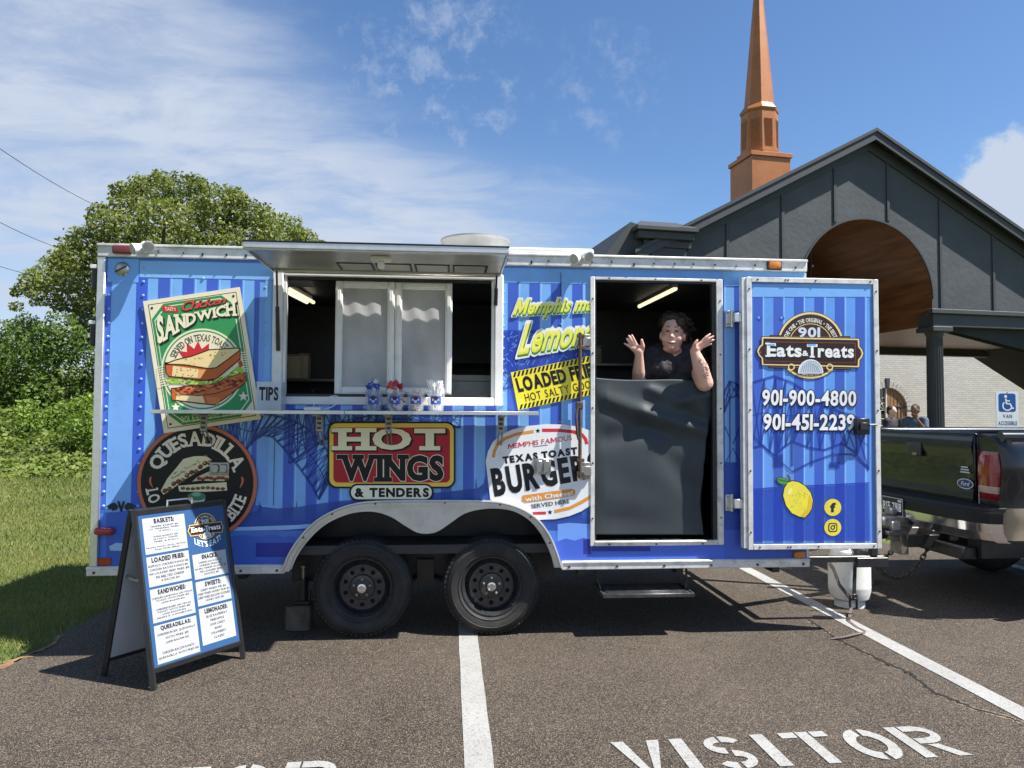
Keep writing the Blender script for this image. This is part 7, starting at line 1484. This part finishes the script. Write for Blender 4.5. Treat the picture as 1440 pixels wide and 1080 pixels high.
for k in range(8):
    t = PI / 8 + (k + .5) * PI / 4; nrm = Vector((math.cos(t), math.sin(t), 0)); tg2 = Vector((-math.sin(t), math.cos(t), 0)); ap = .51 * SC * math.cos(PI / 8); c_ = Vector((sa, sb, 0)) + nrm * (ap - .003); m_ = MB(); hw_ = .125 * SC
    def pl(u, z, d): p = c_ + tg2 * u + nrm * d; return (p.x, p.y, z)
    arcp = [(hw_ * math.cos(q), zb - hw_ + hw_ * math.sin(q)) for q in np.linspace(0, PI, 9)]; m_.prism([[(-hw_, za), (hw_, za)] + arcp], lambda u, v, d: Vector(pl(u, v, d)), 0.0, .012)
    for i in range(18):
        z = za + .02 + i * (zb - za - .14 * SC) / 17; m_.m(1).add([pl(-hw_ + .015, z, .013), pl(hw_ - .015, z, .013), pl(hw_ - .015, z + .022, .032), pl(-hw_ + .015, z + .022, .032), pl(hw_ - .015, z + .026, .013), pl(-hw_ + .015, z + .026, .013)], [[0, 1, 2, 3], [3, 2, 4, 5]]); m_.m(0)
    bpt(m_, 'louvre', ['louvre', 'copper'], 0, stp)
# accessible-parking sign
sgp = CAM + ray(1416, 577) * (9.9 / FOC); sg = empty('parking_sign', (sgp.x, sgp.y, 0), 'white and blue van accessible parking sign on a post behind the pickup', 'sign', None, -.10)
MT['signwhite'] = mat('reflective_sign', None, 0.4, var=0.03, vscale=4, attr=True, alpha=True)
m_ = MB(); m_.cyl((0, .02, 0), (0, .02, sgp.z + .23), .025, n=10); m_.build('post', 'blacksteel', sg); m_ = MB(); zc = sgp.z
m_.prism([rr_pts(-.152, zc - .255, .152, zc + .255, .03)], lambda u, v, d: Vector((u, d, v)), -.008, -.004); pl_ = m_.build('sign_plate', 'white', sg, smooth=0)
A2 = Art(lambda u, v, h: Vector((u, -.0082 - h, zc + v)), .0008); NVB = C(30, 84, 150); A2.rrect(-.148, -.25, .148, .25, .03, C(226, 230, 230), 1); A2.rrect(-.115, -.02, .112, .225, .03, NVB, 2)
A2.ell(-.02, .185, .02, .02, WHT, 3, 14); A2.line([(-.02, .155), (-.01, .09), (.04, .085), (.065, .025), (.085, .03)], .022, WHT, 3); A2.line([(-.018, .128), (.035, .125)], .016, WHT, 3.4); A2.ring(.0, .06, .068, .068, .017, WHT, 3.8, 24, 130, 345)
A2.text('VAN', [(-.06, -.105), (.06, -.105), (.06, -.055), (-.06, -.055)], C(70, 84, 110), 2, off=.02, track=.14); A2.text('ACCESSIBLE', [(-.125, -.20), (.125, -.20), (.125, -.145), (-.125, -.145)], C(70, 84, 110), 2, off=.02, track=.1); A2.ell(0, .236, .008, .008, C(60, 60, 60), 3, 8); A2.ell(0, -.236, .008, .008, C(60, 60, 60), 3, 8); A2.build('sign_face', pl_, 'signwhite')
# ================================================================== TREES, BRUSH, GRASS, WIRES
def leaf_mat(name, trans=0.35, rough=0.55):
    m = bpy.data.materials.new(name); m.use_nodes = True; n, l = nd(m); b = n['Principled BSDF']; a = n.new('ShaderNodeVertexColor'); a.layer_name = 'Col'; l.new(a.outputs[0], b.inputs['Base Color']); b.inputs['Roughness'].default_value = rough; b.inputs['Specular IOR Level'].default_value = .3
    t = n.new('ShaderNodeBsdfTranslucent'); mu = n.new('ShaderNodeMix'); mu.data_type = 'RGBA'; mu.blend_type = 'MULTIPLY'; mu.inputs[0].default_value = 1; l.new(a.outputs[0], mu.inputs[6]); mu.inputs[7].default_value = (1.1, 1.3, .55, 1); l.new(mu.outputs[2], t.inputs[0])
    mx = n.new('ShaderNodeMixShader'); mx.inputs[0].default_value = trans; l.new(b.outputs[0], mx.inputs[1]); l.new(t.outputs[0], mx.inputs[2]); l.new(mx.outputs[0], n['Material Output'].inputs[0]); return m
MT['leaf'] = leaf_mat('leaves'); MT['blade'] = leaf_mat('grass_blades', .3, .6)
MT['bark'] = mat('tree_bark', (0.085, 0.065, 0.05), 0.95, 0, 0.35, 6, bump=0.7, bscale=25); MT['deadwood'] = mat('grey_post_wood', (0.20, 0.18, 0.15), 0.9, 0, 0.3, 10)
def quads_mesh(name, c, ax, bx_, col, mt, parent=None):
    """c centres, ax / bx_ half axes (n,3); one diamond-ish leaf each"""
    n = len(c); v = np.empty((n, 4, 3), np.float32); v[:, 0] = c - ax; v[:, 1] = c + bx_ * .62 - ax * .1; v[:, 2] = c + ax; v[:, 3] = c - bx_ * .62 - ax * .1
    me = bpy.data.meshes.new(name); me.vertices.add(n * 4); me.vertices.foreach_set('co', v.ravel()); me.loops.add(n * 4); me.loops.foreach_set('vertex_index', np.arange(n * 4, dtype=np.int32)); me.polygons.add(n); me.polygons.foreach_set('loop_start', np.arange(0, n * 4, 4, dtype=np.int32)); me.polygons.foreach_set('loop_total', np.full(n, 4, np.int32))
    at = me.color_attributes.new('Col', 'FLOAT_COLOR', 'CORNER'); at.data.foreach_set('color', np.repeat(np.c_[col, np.ones(n)].astype(np.float32), 4, axis=0).ravel()); me.materials.append(MT[mt]); me.update(); me.validate()
    o = bpy.data.objects.new(name, me); COL.objects.link(o); o.parent = parent; return o
RG = np.random.default_rng(5)
def unit(v): return v / np.linalg.norm(v, axis=1, keepdims=True)
def leaf_cloud(clumps, per_m2, size, c0, c1, up=0.25, fill=.35):
    """leaves on and inside ellipsoidal clumps; clump = (centre, radii)"""
    C_, A_, B_, K_ = [], [], [], []
    for cen, rad in clumps:
        rad = np.array(rad); n = int(per_m2 * 4 * np.pi * np.mean(rad) ** 2) + 6; d = unit(RG.normal(size=(n, 3))); r = np.where(RG.random(n) < fill, RG.random(n) ** .5, .82 + .26 * RG.random(n)); lump = 1 + .16 * np.sin(d[:, 0] * 7 + cen[0] * 3) * np.sin(d[:, 1] * 6 + cen[2]) + .12 * np.sin(d[:, 2] * 9 + cen[1] * 2)
        keep = d[:, 2] > -.75; p = np.array(cen) + d * rad * (r * lump)[:, None]; p = p[keep]; d = d[keep]; n = len(p)
        nrm = unit(d * .55 + RG.normal(size=(n, 3)) * .75 + np.array([0, 0, up])); t = unit(np.cross(nrm, RG.normal(size=(n, 3)))); b = np.cross(nrm, t); s = size * (.6 + .8 * RG.random(n))[:, None]
        tone = RG.normal(0, .16) ; w = np.clip(RG.random(n) + tone, 0, 1)[:, None]; col = np.array(c0) * (1 - w) + np.array(c1) * w; col *= (.8 + .4 * RG.random(n))[:, None]
        C_.append(p); A_.append(t * s); B_.append(b * s); K_.append(col)
    return np.concatenate(C_), np.concatenate(A_), np.concatenate(B_), np.concatenate(K_)
def at(px, py, D): return CAM + ray(px, py) * (D / FOC)
def tree(name, label, cat, base, trunk_r, clumps, per, size, c0, c1, limbs=8, group=None, up=.25, fill=.35):
    base = Vector(base); o = empty(name, base, label, cat, group); zt = min(c[0][2] for c in clumps); top = np.mean([c[0] for c in clumps], axis=0)
    m_ = MB(); hub = Vector((base.x * .6 + top[0] * .4, base.y * .6 + top[1] * .4, base.z + max((top[2] - base.z) * .55, .3))); pts = [base + Vector((0, 0, -.1)), base + Vector((0, 0, .25)), base.lerp(hub, .5) + Vector((.1, 0, 0)), hub]
    m_.tube(pts, trunk_r, 12, rr=[trunk_r * 1.5, trunk_r * 1.1, trunk_r * .9, trunk_r * .7])
    order = sorted(range(len(clumps)), key=lambda i: -np.mean(clumps[i][1]))
    for i in order[:limbs]:
        c = Vector(clumps[i][0]); st = base.lerp(hub, rnd.uniform(.55, 1)); md = st.lerp(c, .55) + Vector((rnd.uniform(-.3, .3), rnd.uniform(-.3, .3), rnd.uniform(-.1, .5))) * min(1, (c - st).length * .2); m_.tube([st, md, c], trunk_r * .4, 7, rr=[trunk_r * .5, trunk_r * .33, trunk_r * .1])
    m_.v = [tuple(Vector(p) - base) for p in m_.v]; m_.build('trunk', 'bark', o)
    p, a, b, k = leaf_cloud(clumps, per, size, c0, c1, up, fill); quads_mesh('crown', p - np.array(base), a, b, k, 'leaf', o); return o
def pxc(items, D, spread, flat=.85):
    out = []
    for x, y, r in items:
        d = D + RG.uniform(-spread, spread); c = at(x, y, d); rm = r * d / FOC; out.append((np.array(c), (rm * 1.05, rm, rm * flat)))
    return out
OAK0, OAK1 = (0.0875, 0.1125, 0.0275), (0.2687, 0.2875, 0.085)
big = [(215, 275, 34), (262, 272, 34), (182, 292, 30), (310, 290, 36), (232, 310, 40), (285, 318, 42), (345, 308, 36), (160, 322, 36), (128, 338, 30), (200, 345, 44), (250, 355, 46), (310, 350, 44), (365, 335, 38), (400, 325, 30), (425, 342, 26), (448, 352, 18), (105, 368, 34), (150, 372, 40), (75, 392, 34), (48, 398, 22), (30, 410, 14), (110, 405, 36), (150, 420, 36), (62, 420, 22), (195, 400, 44), (250, 405, 44), (310, 395, 44), (370, 380, 40), (130, 450, 34), (180, 455, 40), (240, 460, 40), (300, 450, 40), (410, 375, 32), (95, 432, 20), (225, 255, 18), (196, 262, 18), (280, 262, 16), (332, 280, 18), (170, 268, 16), (140, 300, 18), (100, 345, 18), (372, 305, 18), (84, 368, 18), (22, 432, 10), (420, 330, 14)]
tree('oak_tree', 'big spreading oak rising behind the rear end of the trailer', 'tree', at(215, 640, 31), .42, pxc([(x, y, r * .88) for x, y, r in big], 31, 3.0), 165, .070, OAK0, OAK1, 16, None)
GR0, GR1 = (0.0459, 0.0837, 0.0175), (0.1418, 0.2025, 0.0432)
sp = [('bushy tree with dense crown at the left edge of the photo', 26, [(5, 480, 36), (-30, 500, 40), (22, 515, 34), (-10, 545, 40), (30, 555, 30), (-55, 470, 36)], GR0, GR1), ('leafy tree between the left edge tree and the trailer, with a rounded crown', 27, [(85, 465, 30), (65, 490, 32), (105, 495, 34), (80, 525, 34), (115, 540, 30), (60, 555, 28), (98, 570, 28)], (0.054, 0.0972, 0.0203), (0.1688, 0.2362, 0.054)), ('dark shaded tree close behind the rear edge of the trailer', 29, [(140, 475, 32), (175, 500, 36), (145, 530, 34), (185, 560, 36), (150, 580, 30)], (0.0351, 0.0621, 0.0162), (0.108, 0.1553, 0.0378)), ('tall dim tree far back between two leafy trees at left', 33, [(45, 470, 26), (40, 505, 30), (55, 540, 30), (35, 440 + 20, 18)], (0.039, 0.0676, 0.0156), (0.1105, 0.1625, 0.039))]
for lab, D, it, a_, b_ in sp:
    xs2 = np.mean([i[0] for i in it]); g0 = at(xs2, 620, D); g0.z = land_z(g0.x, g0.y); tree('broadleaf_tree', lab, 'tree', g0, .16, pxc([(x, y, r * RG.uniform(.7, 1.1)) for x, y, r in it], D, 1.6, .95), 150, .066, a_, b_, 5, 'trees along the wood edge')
SH0, SH1 = (0.0862, 0.1437, 0.0207), (0.23, 0.3105, 0.0575)
for lab, D, it in (('bright green shrub beside the rear corner of the trailer', 20, [(118, 600, 22), (100, 615, 20), (130, 622, 22), (112, 640, 20), (140, 600, 20)]), ('pale green shrub standing by the grey fence post', 21, [(40, 572, 13), (30, 585, 14), (52, 590, 12), (42, 600, 14)]), ('broad leafy shrub in front of the shaded trees', 22.5, [(82, 585, 18), (70, 600, 18), (95, 600, 18), (105, 580, 20), (128, 572, 20)])):
    xs2 = np.mean([i[0] for i in it]); g0 = at(xs2, 655, D); g0.z = land_z(g0.x, g0.y); tree('shrub', lab, 'shrub', g0, .05, pxc(it, D, .6, .9), 210, .06, SH0, SH1, 4, 'shrubs below the trees', .4)
# leafy ground cover on the bank
n = 60000; gx = RG.uniform(-26, -3, n); gy = RG.uniform(12.6, 24, n); gz = np.array([land_z(x, y) for x, y in zip(gx, gy)]); mound = .32 * (np.sin(gx * 1.3 + 1) * np.sin(gy * 1.1) + .5 * np.sin(gx * 3.1) * np.sin(gy * 2.7) + .9) * np.clip((gy - 12.6) / 1.2, 0.25, 1)
p = np.c_[gx, gy, gz + mound * (.35 + .75 * RG.random(n))]; nrm = unit(np.c_[RG.normal(0, .6, n), RG.normal(-.2, .6, n), np.ones(n)]); t = unit(np.cross(nrm, RG.normal(size=(n, 3)))); s = (.04 + .055 * RG.random(n))[:, None]; w = np.clip(RG.random(n) * .8 + .25 * np.sin(gx * .8) * np.sin(gy * .9), 0, 1)[:, None]
tag(quads_mesh('ground_cover', p, t * s, np.cross(nrm, t) * s, np.array((.08, .12, .021)) * (1 - w) + np.array((.235, .285, .065)) * w, 'leaf'), 'leafy creeper covering the bank below the trees', 'ground cover', kind='stuff')
# far-off woods closing the horizon
cl = []
for i in range(150): x = -75 + i * 1.05; cl.append((np.array((x + RG.uniform(-1, 1), 62 + RG.uniform(-5, 5), RG.uniform(.8, 3.2))), (2.2, 2.2, RG.uniform(1.3, 2.4))))
p, a, b, k = leaf_cloud(cl, 9, .30, (.022, .04, .010), (.06, .09, .022)); tag(quads_mesh('distant_woods', p, a, b, k, 'leaf'), 'far-off line of green woods on the horizon behind the trailer', 'woods', kind='stuff')
# lawn blades, thick near the lot and thinner away from it
def blades(n, x0, x1, y0, y1, h, wdt, pw):
    x = x1 + RG.normal(0, .02, n) - (x1 - x0) * RG.random(n) ** pw; y = y0 + (y1 - y0) * RG.random(n) ** pw; z = np.full(n, -.028); lean = RG.normal(0, .45, (n, 2)); hh = h * (.55 + .8 * RG.random(n)); up_ = unit(np.c_[lean, np.ones(n)]); ax_ = up_ * (hh / 2)[:, None]; c = np.c_[x, y, z] + ax_; th = RG.uniform(0, np.pi, n); bx_ = np.c_[np.cos(th), np.sin(th), np.zeros(n)] * (wdt * (.7 + .6 * RG.random(n)))[:, None]
    if x1 < 0:
        ok = x < LOT_X - np.where(y < .4, .30 * np.exp(-((y + .80) / .48) ** 2) * (.6 + .6 * RG.random(n)), -.03)
        c, ax_, bx_, x, y = c[ok], ax_[ok], bx_[ok], x[ok], y[ok]; n = len(x)
    patch = .5 + .5 * np.sin(x * 1.7 + .6 * np.sin(y * 2.1)) * np.sin(y * 1.3 + .8 * np.sin(x * .9)); w = np.clip(.55 * patch + .6 * RG.random(n) - .12, 0, 1)[:, None]; col = np.array((.080, .128, .019)) * (1 - w) + np.array((.28, .275, .08)) * w; dry = RG.random(n) < .12; col[dry] = np.array((.27, .23, .11)) * (.7 + .5 * RG.random(dry.sum()))[:, None]; return c, ax_, bx_, col
P_ = [blades(60000, -5.6, LOT_X - .04, -1.6, 3.4, .042, .0045, 1.0), blades(45000, -9.5, LOT_X - .04, 3.4, 8.5, .055, .008, 1.0), blades(30000, -16, -2.5, 8.5, 13.2, .075, .014, 1.0), blades(9000, 1.5, 9.0, LOT_Y + .05, 6.0, .05, .008, 1.0)]
tag(quads_mesh('grass', *[np.concatenate([q[i] for q in P_]) for i in range(4)], 'blade'), 'short mown grass with dry patches at the edge of the asphalt', 'grass', kind='stuff')
# fence post, wires
fp = at(46, 600, 21.5); m_ = MB(); m_.cyl((0, 0, -.3), (0, 0, .85), .055, .05, 10); m_.build('x', 'deadwood'); o = bpy.data.objects['x']; o.name = 'fence_post'; o.location = (fp.x, fp.y, land_z(fp.x, fp.y)); tag(o, 'lone grey wooden fence post among the brush at left', 'post')
MT['wire'] = mat('black_cable', (0.03, 0.03, 0.035), 0.6, 0, 0, 1)
for lab, a_, b_, r_ in (('topmost of three overhead cables at upper left', (-160, 96, 20), (190, 312, 46), .013), ('middle one of three overhead cables at upper left', (-160, 224, 20), (150, 366, 46), .013), ('lowest of three overhead cables at upper left', (-160, 318, 20), (150, 398, 46), .012)):
    A_, B_ = at(*a_), at(*b_); m_ = MB(); m_.tube([A_.lerp(B_, t) + Vector((0, 0, -.5 * math.sin(PI * t))) for t in np.linspace(-1.3, 1, 40)], r_, 6); org = (A_ + B_) / 2; m_.v = [tuple(Vector(p) - org) for p in m_.v]; o = m_.build('power_line', 'wire'); o.location = org; tag(o, lab, 'cable', 'overhead cables at upper left')
